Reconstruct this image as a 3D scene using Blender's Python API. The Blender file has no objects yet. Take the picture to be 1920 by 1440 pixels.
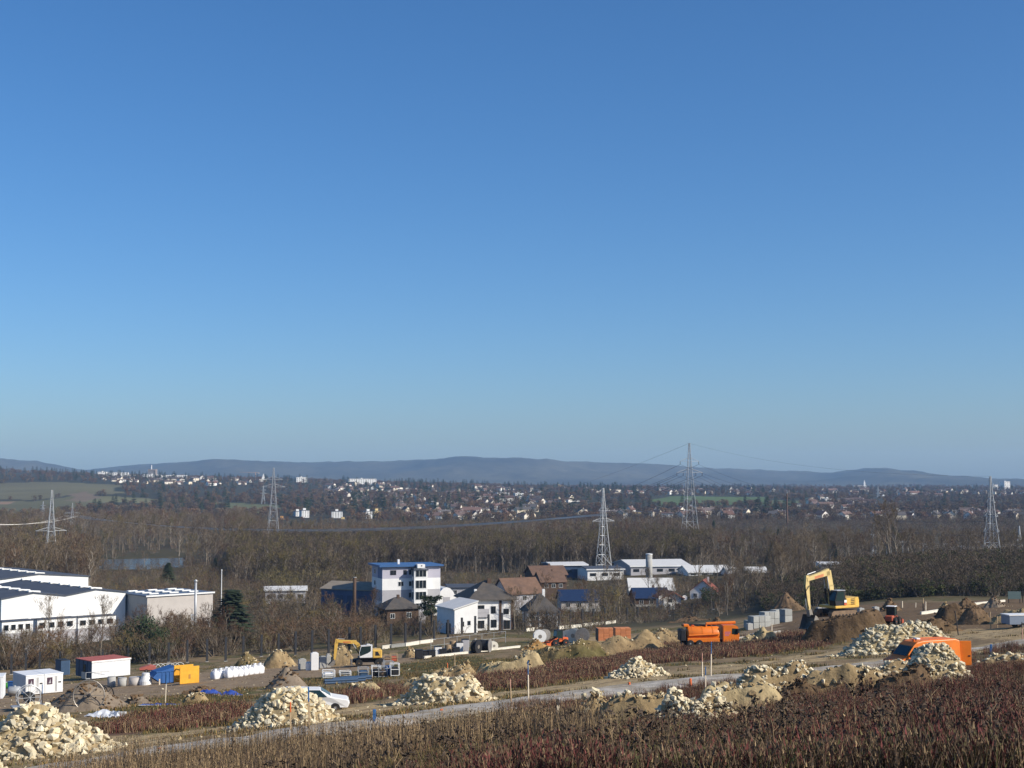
import bpy, math, random
import numpy as np
from mathutils import Vector, Matrix
R = math.radians
random.seed(7); rng = np.random.default_rng(7)
scene = bpy.context.scene
COL = scene.collection

# ------------------------------------------------------------------ camera
F = 2667.0                                  # focal length in pixels of the 1920 px wide photograph
PITCH = math.atan(180.0 / F)
CZ = 60.0                                   # eye height; the valley floor lies at about 20
cam = bpy.data.cameras.new('camera')
camo = bpy.data.objects.new('camera', cam); COL.objects.link(camo)
cam.sensor_width = 36.0; cam.lens = 36.0 * F / 1920.0
cam.clip_start = 0.5; cam.clip_end = 40000
camo.location = (0, 0, CZ); camo.rotation_euler = (math.pi / 2 + PITCH, 0, 0)
scene.camera = camo
# ------------------------------------------------------------------ sky and sun
SUN_AZ, SUN_EL = 112.0, 31.0                # degrees clockwise from the viewing direction; elevation
world = bpy.data.worlds.new('World'); scene.world = world; world.use_nodes = True
wn = world.node_tree.nodes; wl = world.node_tree.links
sky = wn.new('ShaderNodeTexSky'); sky.sky_type = 'NISHITA'; sky.sun_disc = False
sky.sun_elevation = R(SUN_EL); sky.sun_rotation = R(SUN_AZ)
sky.altitude = 200; sky.air_density = 0.85; sky.dust_density = 1.3; sky.ozone_density = 6.5
bg = wn['Background']; bg.inputs['Strength'].default_value = 0.124
hs = wn.new('ShaderNodeHueSaturation'); hs.inputs['Saturation'].default_value = 1.14
wl.new(sky.outputs['Color'], hs.inputs['Color']); wl.new(hs.outputs['Color'], bg.inputs['Color'])
sun = bpy.data.lights.new('sun', 'SUN'); suno = bpy.data.objects.new('sun', sun); COL.objects.link(suno)
sun.energy = 5.0; sun.angle = R(0.53); sun.color = (1.0, 0.93, 0.82)
sd = Vector((math.sin(R(SUN_AZ)) * math.cos(R(SUN_EL)), math.cos(R(SUN_AZ)) * math.cos(R(SUN_EL)), math.sin(R(SUN_EL))))
suno.rotation_euler = sd.to_track_quat('Z', 'Y').to_euler(); suno.location = (60, -60, 160)
vs = scene.view_settings
vs.view_transform = 'Standard'; vs.look = 'None'; vs.exposure = 0.15; vs.gamma = 1.0; vs.use_curve_mapping = False
cy = scene.cycles
cy.max_bounces = 4; cy.diffuse_bounces = 2; cy.glossy_bounces = 2; cy.transmission_bounces = 2; cy.volume_bounces = 0
cy.transparent_max_bounces = 4; cy.caustics_reflective = False; cy.caustics_refractive = False
cy.use_denoising = True; cy.denoiser = 'OPENIMAGEDENOISE'; cy.denoising_prefilter = 'ACCURATE'
cy.use_adaptive_sampling = False

# ------------------------------------------------------------------ pixel <-> place
CP, SP = math.cos(PITCH), math.sin(PITCH)
def us(px, py):
    cx = (px - 960.0) / F; cz = -(py - 720.0) / F
    dy = CP - cz * SP
    return cx / dy, -(SP + cz * CP) / dy     # sideways and downward metres per metre of depth
def vnoise(x, y, seed=0):
    x = np.asarray(x, float); y = np.asarray(y, float)
    xi = np.floor(x).astype(np.int64); yi = np.floor(y).astype(np.int64)
    fx = x - xi; fy = y - yi; fx = fx * fx * (3 - 2 * fx); fy = fy * fy * (3 - 2 * fy)
    def h(a, b):
        n = (a * 374761393 + b * 668265263 + seed * 974634253) & 0xffffffff
        n = ((n ^ (n >> 13)) * 1274126177) & 0xffffffff
        return ((n ^ (n >> 16)) & 0xffff) / 65535.0
    return (h(xi, yi) * (1 - fx) + h(xi + 1, yi) * fx) * (1 - fy) + (h(xi, yi + 1) * (1 - fx) + h(xi + 1, yi + 1) * fx) * fy
def fbm(x, y, o=4, seed=0):
    a = 0.5; s = 0; t = 0
    for i in range(o):
        s = s + a * vnoise(x, y, seed + i * 17); t += a; x = x * 2.03 + 11.7; y = y * 2.03 + 5.1; a *= 0.5
    return s / t
def smooth(a, b, x):
    t = np.clip((x - a) / (b - a), 0, 1); return t * t * (3 - 2 * t)
# control points of the land: depth -> ground level seen at photo columns
CTRL = {3: dict(a=[(c, 2300) for c in (-600, 200, 960, 1700, 2500)]),
        8: dict(a=[(-600, 1750), (200, 1720), (960, 1660), (1700, 1610), (2500, 1600)])}
rows = {
 20: [(-500, 1640), (150, 1640), (500, 1580), (900, 1500), (1300, 1462), (1600, 1446), (1900, 1438), (2400, 1430)],
 30: [(-500, 1570), (150, 1560), (500, 1515), (900, 1436), (1300, 1416), (1600, 1406), (1900, 1398), (2400, 1380)],
 45: [(-500, 1520), (150, 1500), (500, 1460), (900, 1396), (1300, 1379), (1600, 1360), (1900, 1343), (2400, 1310)],
 60: [(-500, 1465), (150, 1437), (500, 1400), (900, 1392), (1300, 1374), (1600, 1330), (1900, 1297), (2400, 1262)],
 75: [(-500, 1420), (150, 1393), (500, 1367), (900, 1350), (1300, 1332), (1600, 1300), (1900, 1275), (2400, 1235)],
 100: [(-500, 1370), (150, 1346), (500, 1326), (900, 1302), (1300, 1275), (1600, 1261), (1900, 1242), (2400, 1205)],
 130: [(-500, 1342), (150, 1318), (500, 1297), (900, 1273), (1300, 1248), (1600, 1229), (1900, 1201), (2400, 1165)],
 170: [(-500, 1318), (150, 1296), (500, 1272), (900, 1248), (1300, 1225), (1600, 1193), (1900, 1172), (2400, 1140)],
 205: [(-500, 1302), (150, 1282), (500, 1256), (900, 1233), (1300, 1211), (1600, 1172), (1900, 1153), (2400, 1125)],
 240: [(-500, 1288), (150, 1268), (500, 1243), (900, 1218), (1300, 1194), (1600, 1157), (1900, 1138), (2400, 1112)],
 285: [(-500, 1272), (150, 1252), (500, 1229), (900, 1196), (1300, 1174), (1450, 1158), (1600, 1138), (1900, 1124), (2400, 1098)],
 340: [(-500, 1240), (150, 1212), (500, 1190), (900, 1172), (1300, 1162), (1450, 1142), (1600, 1122), (1900, 1110), (2400, 1085)],
 385: [(-500, 1190), (150, 1172), (500, 1160), (900, 1153), (1300, 1153), (1450, 1122), (1600, 1082), (1900, 1066), (2400, 1055)],
 440: [(-500, 1140), (150, 1135), (500, 1132), (900, 1132), (1300, 1136), (1450, 1104), (1600, 1072), (1900, 1056), (2400, 1050)],
 600: [(-500, 1078), (150, 1083), (500, 1083), (900, 1080), (1300, 1075), (1600, 1060), (1900, 1052), (2400, 1050)],
 800: [(-500, 1034), (150, 1040), (500, 1038), (900, 1036), (1300, 1034), (1600, 1034), (1900, 1032), (2400, 1030)],
 1200: [(-500, 985), (150, 990), (500, 990), (900, 990), (1300, 988), (1600, 988), (1900, 988), (2400, 985)],
 1700: [(-500, 955), (150, 958), (350, 960), (600, 960), (900, 957), (1200, 956), (1600, 960), (1900, 962), (2400, 960)],
 2500: [(-500, 908), (0, 913), (150, 911), (350, 919), (600, 926), (900, 928), (1200, 931), (1600, 934), (1900, 936), (2400, 935)],
 3500: [(-500, 873), (0, 884), (150, 892), (350, 898), (600, 904), (900, 913), (1200, 919), (1600, 920), (1900, 921), (2400, 920)],
 5000: [(-500, 890), (0, 896), (350, 903), (900, 914), (1300, 915), (1900, 915), (2400, 915)],
 7500: [(-500, 905), (350, 909), (1000, 911), (1900, 911), (2400, 911)]}
cp = []
for dd, lst in list({3: CTRL[3]['a'], 8: CTRL[8]['a']}.items()) + list(rows.items()):
    for (px, py) in lst:
        u, s = us(px, py); cp.append((u, math.log(dd), s))
cp = np.array(cp)
KU, KV = 2.6, 1.0
def kern(r2): return np.where(r2 > 1e-12, 0.5 * r2 * np.log(np.maximum(r2, 1e-12)), 0.0)
n_ = len(cp); A = np.zeros((n_ + 3, n_ + 3)); X = np.c_[cp[:, 0] * KU, cp[:, 1] * KV]
A[:n_, :n_] = kern(((X[:, None] - X[None]) ** 2).sum(-1)) + np.eye(n_) * 1e-4
A[:n_, n_] = 1; A[:n_, n_ + 1:] = X; A[n_, :n_] = 1; A[n_ + 1:, :n_] = X.T
W_ = np.linalg.solve(A, np.r_[cp[:, 2], 0, 0, 0])
def Hs(x, y):
    x = np.asarray(x, float); y = np.maximum(np.asarray(y, float), 1.0); sh = np.broadcast(x, y).shape
    x = np.broadcast_to(x, sh).ravel(); y = np.broadcast_to(y, sh).ravel(); out = np.empty(x.size)
    for i in range(0, x.size, 40000):
        q = np.c_[x[i:i + 40000] / y[i:i + 40000] * KU, np.log(y[i:i + 40000]) * KV]
        k = kern(((q[:, None] - X[None]) ** 2).sum(-1))
        s = k @ W_[:n_] + W_[n_] + q @ W_[n_ + 1:]
        out[i:i + 40000] = CZ - s * y[i:i + 40000]
    return out.reshape(sh)
def H(x, y):
    z = Hs(x, y)
    near = 1 - smooth(260, 330, y)
    z = z + near * ((fbm(x / 9, y / 9, 3, 3) - .5) * .5 + (fbm(x / 1.7, y / 1.7, 3, 9) - .5) * .22) * smooth(10, 30, y)
    z = z + (1 - near) * (fbm(x / 120, y / 120, 3, 5) - .5) * 3.0 * smooth(900, 1600, y)
    return z
def h(x, y): return float(H(np.array([x]), np.array([y]))[0])
DS = np.exp(np.linspace(math.log(12), math.log(6500), 900))
def G(px, py, dmin=12, dmax=6500):
    """first ground point seen at a photo pixel, no nearer than dmin"""
    u, s = us(px, py); d = DS[(DS >= dmin) & (DS <= dmax)]
    g = H(u * d, d) - (CZ - s * d)
    k = np.nonzero(g > 0)[0]
    if len(k) == 0: dd = d[-1]
    elif k[0] == 0: dd = d[0]
    else:
        i = k[0]; t = g[i - 1] / (g[i - 1] - g[i]); dd = d[i - 1] + t * (d[i] - d[i - 1])
    return Vector((u * dd, dd, h(u * dd, dd)))
def GD(px, d):
    u, s = us(px, 900); return Vector((u * d, d, h(u * d, d)))
def AT(px, py, d):
    u, s = us(px, py); return Vector((u * d, d, CZ - s * d))

# ------------------------------------------------------------------ mesh building
class MB:
    def __init__(self): self.v = []; self.f = []; self.m = []
    def add(self, vs, fs, m=0):
        o = len(self.v); self.v += [tuple(p) for p in vs]; self.f += [tuple(i + o for i in q) for q in fs]; self.m += [m] * len(fs)
        return self
    def box(self, x0, x1, y0, y1, z0, z1, m=0, M=None):
        vs = [Vector((x, y, z)) for z in (z0, z1) for y in (y0, y1) for x in (x0, x1)]
        if M is not None: vs = [M @ p for p in vs]
        return self.add(vs, [(0, 2, 3, 1), (4, 5, 7, 6), (0, 1, 5, 4), (2, 6, 7, 3), (0, 4, 6, 2), (1, 3, 7, 5)], m)
    def bev(self, x0, x1, y0, y1, z0, z1, b=.05, m=0, M=None):
        """box with chamfered edges"""
        vs = []; b = min(b, (x1 - x0) / 2.1, (y1 - y0) / 2.1, (z1 - z0) / 2.1)
        import itertools
        for sx, sy, sz in itertools.product((0, 1), repeat=3):
            X_ = (x0, x1)[sx]; Y_ = (y0, y1)[sy]; Z_ = (z0, z1)[sz]; ix, iy, iz = (b, -b)[sx], (b, -b)[sy], (b, -b)[sz]
            vs += [Vector((X_, Y_ + iy, Z_ + iz)), Vector((X_ + ix, Y_, Z_ + iz)), Vector((X_ + ix, Y_ + iy, Z_))]
        if M is not None: vs = [M @ p for p in vs]
        return self.hull(vs, m)
    def hull(self, pts, m=0):
        import bmesh
        bm = bmesh.new()
        for p in pts: bm.verts.new(p)
        r = bmesh.ops.convex_hull(bm, input=bm.verts)
        bmesh.ops.dissolve_limit(bm, angle_limit=.01, verts=bm.verts, edges=bm.edges)
        bm.verts.index_update()
        vs = [v.co.copy() for v in bm.verts]; fs = [[v.index for v in f.verts] for f in bm.faces]; bm.free()
        return self.add(vs, fs, m)
    def prism(self, poly, y0, y1, m=0, M=None):
        """polygon in x,z extruded along y (poly anticlockwise seen from -y)"""
        n = len(poly)
        vs = [Vector((x, y0, z)) for x, z in poly] + [Vector((x, y1, z)) for x, z in poly]
        if M is not None: vs = [M @ p for p in vs]
        fs = [tuple(range(n)), tuple(range(2 * n - 1, n - 1, -1))] + [(i, i + n, (i + 1) % n + n, (i + 1) % n) for i in range(n)]
        return self.add(vs, fs, m)
    def tube(self, pts, rad, n=6, m=0, cap=True):
        pts = [Vector(p) for p in pts]; k = len(pts)
        if not hasattr(rad, '__len__'): rad = [rad] * k
        vs = []; t = (pts[1] - pts[0]).normalized(); a = t.orthogonal().normalized()
        for i, p in enumerate(pts):
            t = (pts[min(i + 1, k - 1)] - pts[max(i - 1, 0)]).normalized()
            a = (a - t * a.dot(t)); a = a.normalized() if a.length > 1e-6 else t.orthogonal().normalized()
            b = t.cross(a)
            for j in range(n):
                q = 2 * math.pi * j / n; vs.append(p + (a * math.cos(q) + b * math.sin(q)) * rad[i])
        fs = [(i * n + j, i * n + (j + 1) % n, (i + 1) * n + (j + 1) % n, (i + 1) * n + j) for i in range(k - 1) for j in range(n)]
        if cap: fs += [tuple(range(n - 1, -1, -1)), tuple(range((k - 1) * n, k * n))]
        return self.add(vs, fs, m)
    def cyl(self, p0, p1, r, n=12, m=0, r2=None): return self.tube([p0, p1], [r, r if r2 is None else r2], n, m)
    def lathe(self, prof, n=16, m=0, M=None):
        vs = []
        for r, z in prof:
            for j in range(n):
                q = 2 * math.pi * j / n; vs.append(Vector((r * math.cos(q), r * math.sin(q), z)))
        if M is not None: vs = [M @ p for p in vs]
        k = len(prof)
        fs = [(i * n + j, i * n + (j + 1) % n, (i + 1) * n + (j + 1) % n, (i + 1) * n + j) for i in range(k - 1) for j in range(n)]
        fs += [tuple(range(n - 1, -1, -1)), tuple(range((k - 1) * n, k * n))]
        return self.add(vs, fs, m)
    def mesh(self, name, mats, smooth=False):
        me = bpy.data.meshes.new(name); me.from_pydata([tuple(p) for p in self.v], [], self.f)
        for q in (mats if isinstance(mats, (list, tuple)) else [mats]): me.materials.append(q)
        if len(me.materials) > 1: me.polygons.foreach_set('material_index', self.m)
        if smooth: me.polygons.foreach_set('use_smooth', [True] * len(me.polygons))
        me.update(); return me
    def obj(self, name, mats, parent=None, smooth=False):
        return link(name, self.mesh(name, mats, smooth), parent)
def link(name, me, parent=None, loc=None, rotz=None):
    o = bpy.data.objects.new(name, me); COL.objects.link(o)
    if parent is not None: o.parent = parent
    if loc is not None: o.location = loc
    if rotz is not None: o.rotation_euler = (0, 0, rotz)
    return o
def tag(o, label=None, cat=None, group=None, kind=None):
    if label: o['label'] = label
    if cat: o['category'] = cat
    if group: o['group'] = group
    if kind or cat: o['kind'] = kind or 'thing'
    return o
def thing(name, label, cat, loc=(0, 0, 0), rotz=0.0, group=None):
    o = bpy.data.objects.new(name, None); COL.objects.link(o); o.empty_display_size = .3
    o.location = loc; o.rotation_euler = (0, 0, rotz)
    return tag(o, label, cat, group)
def dup(root, loc, rotz=None, label=None, scale=None):
    r = root.copy(); COL.objects.link(r); r.location = loc
    if rotz is not None: r.rotation_euler = (0, 0, rotz)
    if label: r['label'] = label
    if scale is not None: r.scale = (scale,) * 3 if not hasattr(scale, '__len__') else scale
    for ch in root.children:
        c = ch.copy(); COL.objects.link(c); c.parent = r
        for g in ch.children:
            d = g.copy(); COL.objects.link(d); d.parent = c
    return r
def np_mesh(name, V, Q, mat, smooth=True):
    me = bpy.data.meshes.new(name); V = np.ascontiguousarray(V, dtype=np.float32); Q = np.ascontiguousarray(Q, dtype=np.int32)
    me.vertices.add(len(V)); me.vertices.foreach_set('co', V.ravel())
    n, k = Q.shape
    me.loops.add(n * k); me.loops.foreach_set('vertex_index', Q.ravel())
    me.polygons.add(n); me.polygons.foreach_set('loop_start', np.arange(0, n * k, k, dtype=np.int32))
    me.polygons.foreach_set('use_smooth', np.full(n, smooth))
    me.update(calc_edges=True); me.materials.append(mat); return me

# ------------------------------------------------------------------ materials
MATS = {}
def mat(name, col, rough=.8, var=.18, scale=3.0, metal=0.0, bump=0.0, rand=0.0, spec=.3, hue=None, attr=None, detail=5, stretch=None, transl=0.0):
    if name in MATS: return MATS[name]
    m = bpy.data.materials.new(name); m.use_nodes = True; nt = m.node_tree; N = nt.nodes; L = nt.links
    b = N['Principled BSDF']; b.inputs['Roughness'].default_value = rough; b.inputs['Metallic'].default_value = metal
    b.inputs['Specular IOR Level'].default_value = spec
    tc = N.new('ShaderNodeTexCoord'); mp = N.new('ShaderNodeMapping'); L.new(tc.outputs['Object'], mp.inputs['Vector'])
    if stretch: mp.inputs['Scale'].default_value = stretch
    nz = N.new('ShaderNodeTexNoise'); nz.inputs['Scale'].default_value = scale; nz.inputs['Detail'].default_value = detail
    nz.inputs['Roughness'].default_value = .62
    L.new(mp.outputs[0], nz.inputs['Vector'])
    mr = N.new('ShaderNodeMapRange'); mr.inputs['From Min'].default_value = .28; mr.inputs['From Max'].default_value = .72
    mr.inputs['To Min'].default_value = 1 - var; mr.inputs['To Max'].default_value = 1 + var; L.new(nz.outputs['Fac'], mr.inputs['Value'])
    val = mr.outputs['Result']
    if rand:
        oi = N.new('ShaderNodeObjectInfo'); r2 = N.new('ShaderNodeMapRange')
        r2.inputs['To Min'].default_value = 1 - rand; r2.inputs['To Max'].default_value = 1 + rand; L.new(oi.outputs['Random'], r2.inputs['Value'])
        mu = N.new('ShaderNodeMath'); mu.operation = 'MULTIPLY'; L.new(val, mu.inputs[0]); L.new(r2.outputs['Result'], mu.inputs[1]); val = mu.outputs[0]
    base = None
    if attr:
        at = N.new('ShaderNodeAttribute'); at.attribute_name = attr; base = at.outputs['Color']
    elif hue is not None:
        mx = N.new('ShaderNodeMix'); mx.data_type = 'RGBA'; mx.inputs['A'].default_value = (*col, 1); mx.inputs['B'].default_value = (*hue, 1)
        if rand:
            w = N.new('ShaderNodeTexWhiteNoise'); w.noise_dimensions = '1D'; L.new(oi.outputs['Random'], w.inputs['W']); L.new(w.outputs['Value'], mx.inputs['Factor'])
        else:
            n2 = N.new('ShaderNodeTexNoise'); n2.inputs['Scale'].default_value = scale * .31; n2.inputs['Detail'].default_value = 4
            L.new(mp.outputs[0], n2.inputs['Vector']); m3 = N.new('ShaderNodeMapRange'); m3.inputs['From Min'].default_value = .38; m3.inputs['From Max'].default_value = .62
            L.new(n2.outputs['Fac'], m3.inputs['Value']); L.new(m3.outputs['Result'], mx.inputs['Factor'])
        base = mx.outputs['Result']
    vm = N.new('ShaderNodeVectorMath'); vm.operation = 'SCALE'
    if base is not None: L.new(base, vm.inputs[0])
    else: vm.inputs[0].default_value = col
    L.new(val, vm.inputs['Scale']); L.new(vm.outputs['Vector'], b.inputs['Base Color'])
    if bump:
        bp = N.new('ShaderNodeBump'); bp.inputs['Strength'].default_value = bump; bp.inputs['Distance'].default_value = .3 / max(scale, .01)
        L.new(nz.outputs['Fac'], bp.inputs['Height']); L.new(bp.outputs['Normal'], b.inputs['Normal'])
    if transl:
        pass
    MATS[name] = m; return m
def glass(name='dark_glass', col=(.015, .02, .024), rough=.08):
    if name in MATS: return MATS[name]
    m = bpy.data.materials.new(name); m.use_nodes = True; b = m.node_tree.nodes['Principled BSDF']
    b.inputs['Base Color'].default_value = (*col, 1); b.inputs['Roughness'].default_value = rough; b.inputs['Specular IOR Level'].default_value = .6
    MATS[name] = m; return m

# ------------------------------------------------------------------ ground sheet
def inpoly(x, y, poly):
    c = np.zeros(np.shape(x), bool); j = len(poly) - 1
    for i in range(len(poly)):
        xi, yi = poly[i]; xj, yj = poly[j]
        hit = ((yi > y) != (yj > y)) & (x < (xj - xi) * (y - yi) / (yj - yi + 1e-12) + xi)
        c ^= hit; j = i
    return c
def wpoly(pts, dmin=20): return [tuple(G(px, py, dmin)[:2]) for px, py in pts]
ROAD = [(-160, 1512, 40), (60, 1452, 40), (150, 1436, 50), (300, 1412, 50), (500, 1388, 55), (700, 1356, 60), (900, 1327, 70), (1050, 1307, 78), (1200, 1289, 85), (1320, 1277, 88), (1450, 1266, 92), (1560, 1256, 96), (1670, 1242, 100), (1830, 1219, 108), (1960, 1201, 112), (2150, 1177, 120)]
road_pts = [G(a, b, c) for a, b, c in ROAD]
TRACK = [(-200, 1455, 60), (150, 1402, 60), (300, 1383, 60), (500, 1358, 60), (700, 1332, 60), (900, 1306, 70), (1100, 1285, 80), (1300, 1259, 90), (1420, 1246, 95), (1560, 1228, 100), (1700, 1212, 110), (1850, 1190, 120), (2100, 1155, 130)]
track_pts = [G(a, b, c) for a, b, c in TRACK]
def seg_dist(x, y, P):
    best = np.full(np.shape(x), 1e9)
    for a, b in zip(P[:-1], P[1:]):
        dx, dy = b.x - a.x, b.y - a.y; t = np.clip(((x - a.x) * dx + (y - a.y) * dy) / (dx * dx + dy * dy), 0, 1)
        best = np.minimum(best, np.hypot(x - a.x - t * dx, y - a.y - t * dy))
    return best
ZON = {
 'red': [wpoly([(600, 1325), (800, 1300), (1000, 1290), (1150, 1262), (1180, 1240), (1080, 1240), (900, 1272), (700, 1296)]),
         wpoly([(1170, 1250), (1300, 1240), (1560, 1212), (1560, 1190), (1480, 1190), (1280, 1204), (1200, 1214), (1150, 1235)]),
         wpoly([(200, 1385), (420, 1358), (440, 1330), (230, 1350)])],
 'grass': [wpoly([(200, 1350), (430, 1335), (470, 1300), (330, 1310), (230, 1330)]),
           wpoly([(760, 1272), (1000, 1230), (1200, 1228), (1150, 1248), (900, 1285)]),
           wpoly([(700, 1250), (900, 1232), (960, 1240), (830, 1262)]),
           wpoly([(560, 1290), (760, 1270), (740, 1255), (560, 1275)])],
 'yard': [wpoly([(-100, 1360), (200, 1320), (420, 1295), (640, 1262), (780, 1240), (780, 1222), (640, 1238), (480, 1252), (250, 1272), (-100, 1296)]),
          wpoly([(1380, 1208), (1500, 1190), (1480, 1160), (1400, 1180)])],
 'soil': [wpoly([(1480, 1205), (1700, 1180), (1990, 1190), (1990, 1120), (1700, 1130), (1500, 1140), (1440, 1150)])],
 'tan': [wpoly([(1500, 1232), (1700, 1205), (1990, 1200), (1990, 1170), (1760, 1180)]),
         wpoly([(1000, 1240), (1240, 1228), (1290, 1190), (1060, 1195)])],
}
FIELDS = [([(-80, 957), (40, 966), (150, 955), (230, 938), (130, 930), (60, 940), (-80, 938)], (.12, .115, .062)),
          ([(-80, 935), (60, 938), (130, 928), (240, 925), (220, 910), (110, 903), (-80, 908)], (.135, .125, .07)),
          ([(130, 938), (175, 941), (180, 928), (150, 922), (133, 926)], (.17, .13, .09)),
          ([(178, 940), (300, 944), (315, 938), (240, 932), (180, 930)], (.15, .145, .075)),
          ([(-60, 947), (20, 945), (25, 941), (-60, 941)], (.25, .17, .11)),
          ([(440, 960), (520, 962), (520, 948), (400, 942)], (.13, .14, .07)),
          ([(1225, 948), (1440, 946), (1440, 932), (1260, 930), (1215, 938)], (.09, .13, .05)),
          ([(1440, 948), (1500, 948), (1505, 938), (1440, 938)], (.12, .14, .07))]
RIVER = wpoly([(120, 1062), (190, 1066), (260, 1067), (345, 1062), (352, 1052), (340, 1045), (190, 1049), (120, 1053)], 560)
def zone(x, y, key, j=1.5):
    jx = x + (fbm(x / 4, y / 4, 3, 21) - .5) * 2 * j * 2; jy = y + (fbm(x / 4, y / 4, 3, 22) - .5) * 2 * j * 3
    o = np.zeros(np.shape(x), bool)
    for p in ZON[key]: o |= inpoly(jx, jy, p)
    return o
def land_colour(x, y):
    n1 = fbm(x / 7, y / 7, 4, 31); n2 = fbm(x / 1.6, y / 1.6, 3, 32); n3 = fbm(x / 30, y / 30, 3, 33)
    def c(*a): return np.array(a)[None]
    def mix(a, b, t): return a * (1 - t[:, None]) + b * t[:, None]
    earth = mix(c(.27, .195, .11), c(.17, .12, .068), n2); grass = mix(c(.15, .125, .055), c(.10, .095, .038), n2)
    col = mix(earth, grass, smooth(.42, .58, n1 * .6 + n2 * .4))
    z = zone(x, y, 'yard'); col[z] = mix(c(.31, .225, .14), c(.2, .145, .092), n2)[z]
    z = zone(x, y, 'grass'); col[z] = mix(c(.10, .085, .035), c(.07, .075, .025), n1)[z]
    z = zone(x, y, 'red'); col[z] = mix(c(.13, .075, .05), c(.09, .05, .035), n2)[z]
    z = zone(x, y, 'soil'); col[z] = mix(c(.2, .135, .075), c(.105, .068, .038), n1 * .5 + n2 * .5)[z]
    z = zone(x, y, 'tan'); col[z] = mix(c(.40, .295, .155), c(.26, .185, .10), n1 * .5 + n2 * .5)[z]
    dt = seg_dist(x, y, track_pts) + (n1 - .5) * 3.5 + (n2 - .5) * 1.5
    t = (1 - smooth(2.2, 5.0, dt)) * smooth(.2, .42, n2 * .5 + n1 * .5); col = mix(col, mix(c(.46, .345, .185), c(.31, .225, .125), n2), t)
    d0 = seg_dist(x, y, track_pts) + (fbm(x / 14, y / 14, 2, 34) - .5) * 1.6; rut = np.exp(-((d0 - .95) / .28) ** 2) * smooth(.3, .55, n1 + .12); col = mix(col, c(.17, .12, .07), rut * .75)
    dr = seg_dist(x, y, road_pts) + (n2 - .5) * 1.2
    t = 1 - smooth(3.0, 5.0, dr); col = mix(col, mix(c(.48, .37, .21), c(.33, .245, .135), n2), t * .9)
    fg = smooth(2.5, 6, dr) * (y < road_y(x)); col = mix(col, mix(c(.17, .12, .065), c(.095, .067, .04), n2), fg * smooth(16, 24, y))
    # beyond the site: scrub, meadows and woodland floor
    far = smooth(285, 330, y + (n3 - .5) * 30)
    scrub = mix(c(.085, .064, .038), c(.06, .056, .028), n3); col = mix(col, scrub, far)
    n4 = fbm(x / 90, y / 90, 4, 35); n5 = fbm(x / 260, y / 260, 3, 36)
    wood = mix(c(.06, .05, .035), c(.035, .042, .025), n4)
    col = mix(col, wood, smooth(1250, 1500, y))
    for p, cc in FIELDS_W:
        z = inpoly(x + (n4 - .5) * 40, y + (n4 - .5) * 60, p)
        col[z] = (np.array(cc)[None] * (.8 + .4 * n4[:, None]))[z]
    z = (y > 4300); col = mix(col, mix(c(.07, .065, .05), c(.045, .05, .035), n5), z.astype(float))
    return np.clip(col, 0, 1)
RX = np.array([p.x for p in road_pts]); RY = np.array([p.y for p in road_pts])
def road_y(x): return np.interp(x, RX, RY)
FIELDS_W = [(wpoly(p, 1400), c) for p, c in FIELDS]
ru = np.r_[np.exp(np.arange(math.log(2.5), math.log(40), .03)), np.exp(np.arange(math.log(40), math.log(320), .0045)), np.exp(np.arange(math.log(320), math.log(8000), .012))]
cu = np.r_[np.linspace(-.95, -.46, 40)[:-1], np.linspace(-.46, .46, 400), np.linspace(.46, .95, 40)[1:]]
UU, DD = np.meshgrid(cu, ru); XX = (UU * DD).ravel(); YY = DD.ravel(); ZZ = H(XX, YY)
river_in = inpoly(XX, YY, RIVER); ZZ = np.where(river_in, ZZ - 2.5, ZZ)
dr_ = seg_dist(XX, YY, road_pts)
near_road = dr_ < 6
nr, nc = len(ru), len(cu); ii = np.arange((nr - 1) * (nc - 1)); a_ = ii // (nc - 1) * nc + ii % (nc - 1)
Q = np.c_[a_, a_ + 1, a_ + nc + 1, a_ + nc]
land_mat = mat('land', (.1, .1, .1), rough=.95, var=.3, scale=2.2, attr='land', bump=.5, detail=8, spec=.1)
me = np_mesh('ground', np.c_[XX, YY, ZZ], Q, land_mat)
LC = land_colour(XX, YY)
ca = me.color_attributes.new('land', 'FLOAT_COLOR', 'POINT'); ca.data.foreach_set('color', np.c_[LC, np.ones(len(LC))].astype(np.float32).ravel())
tag(link('ground', me), kind='structure')
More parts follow.
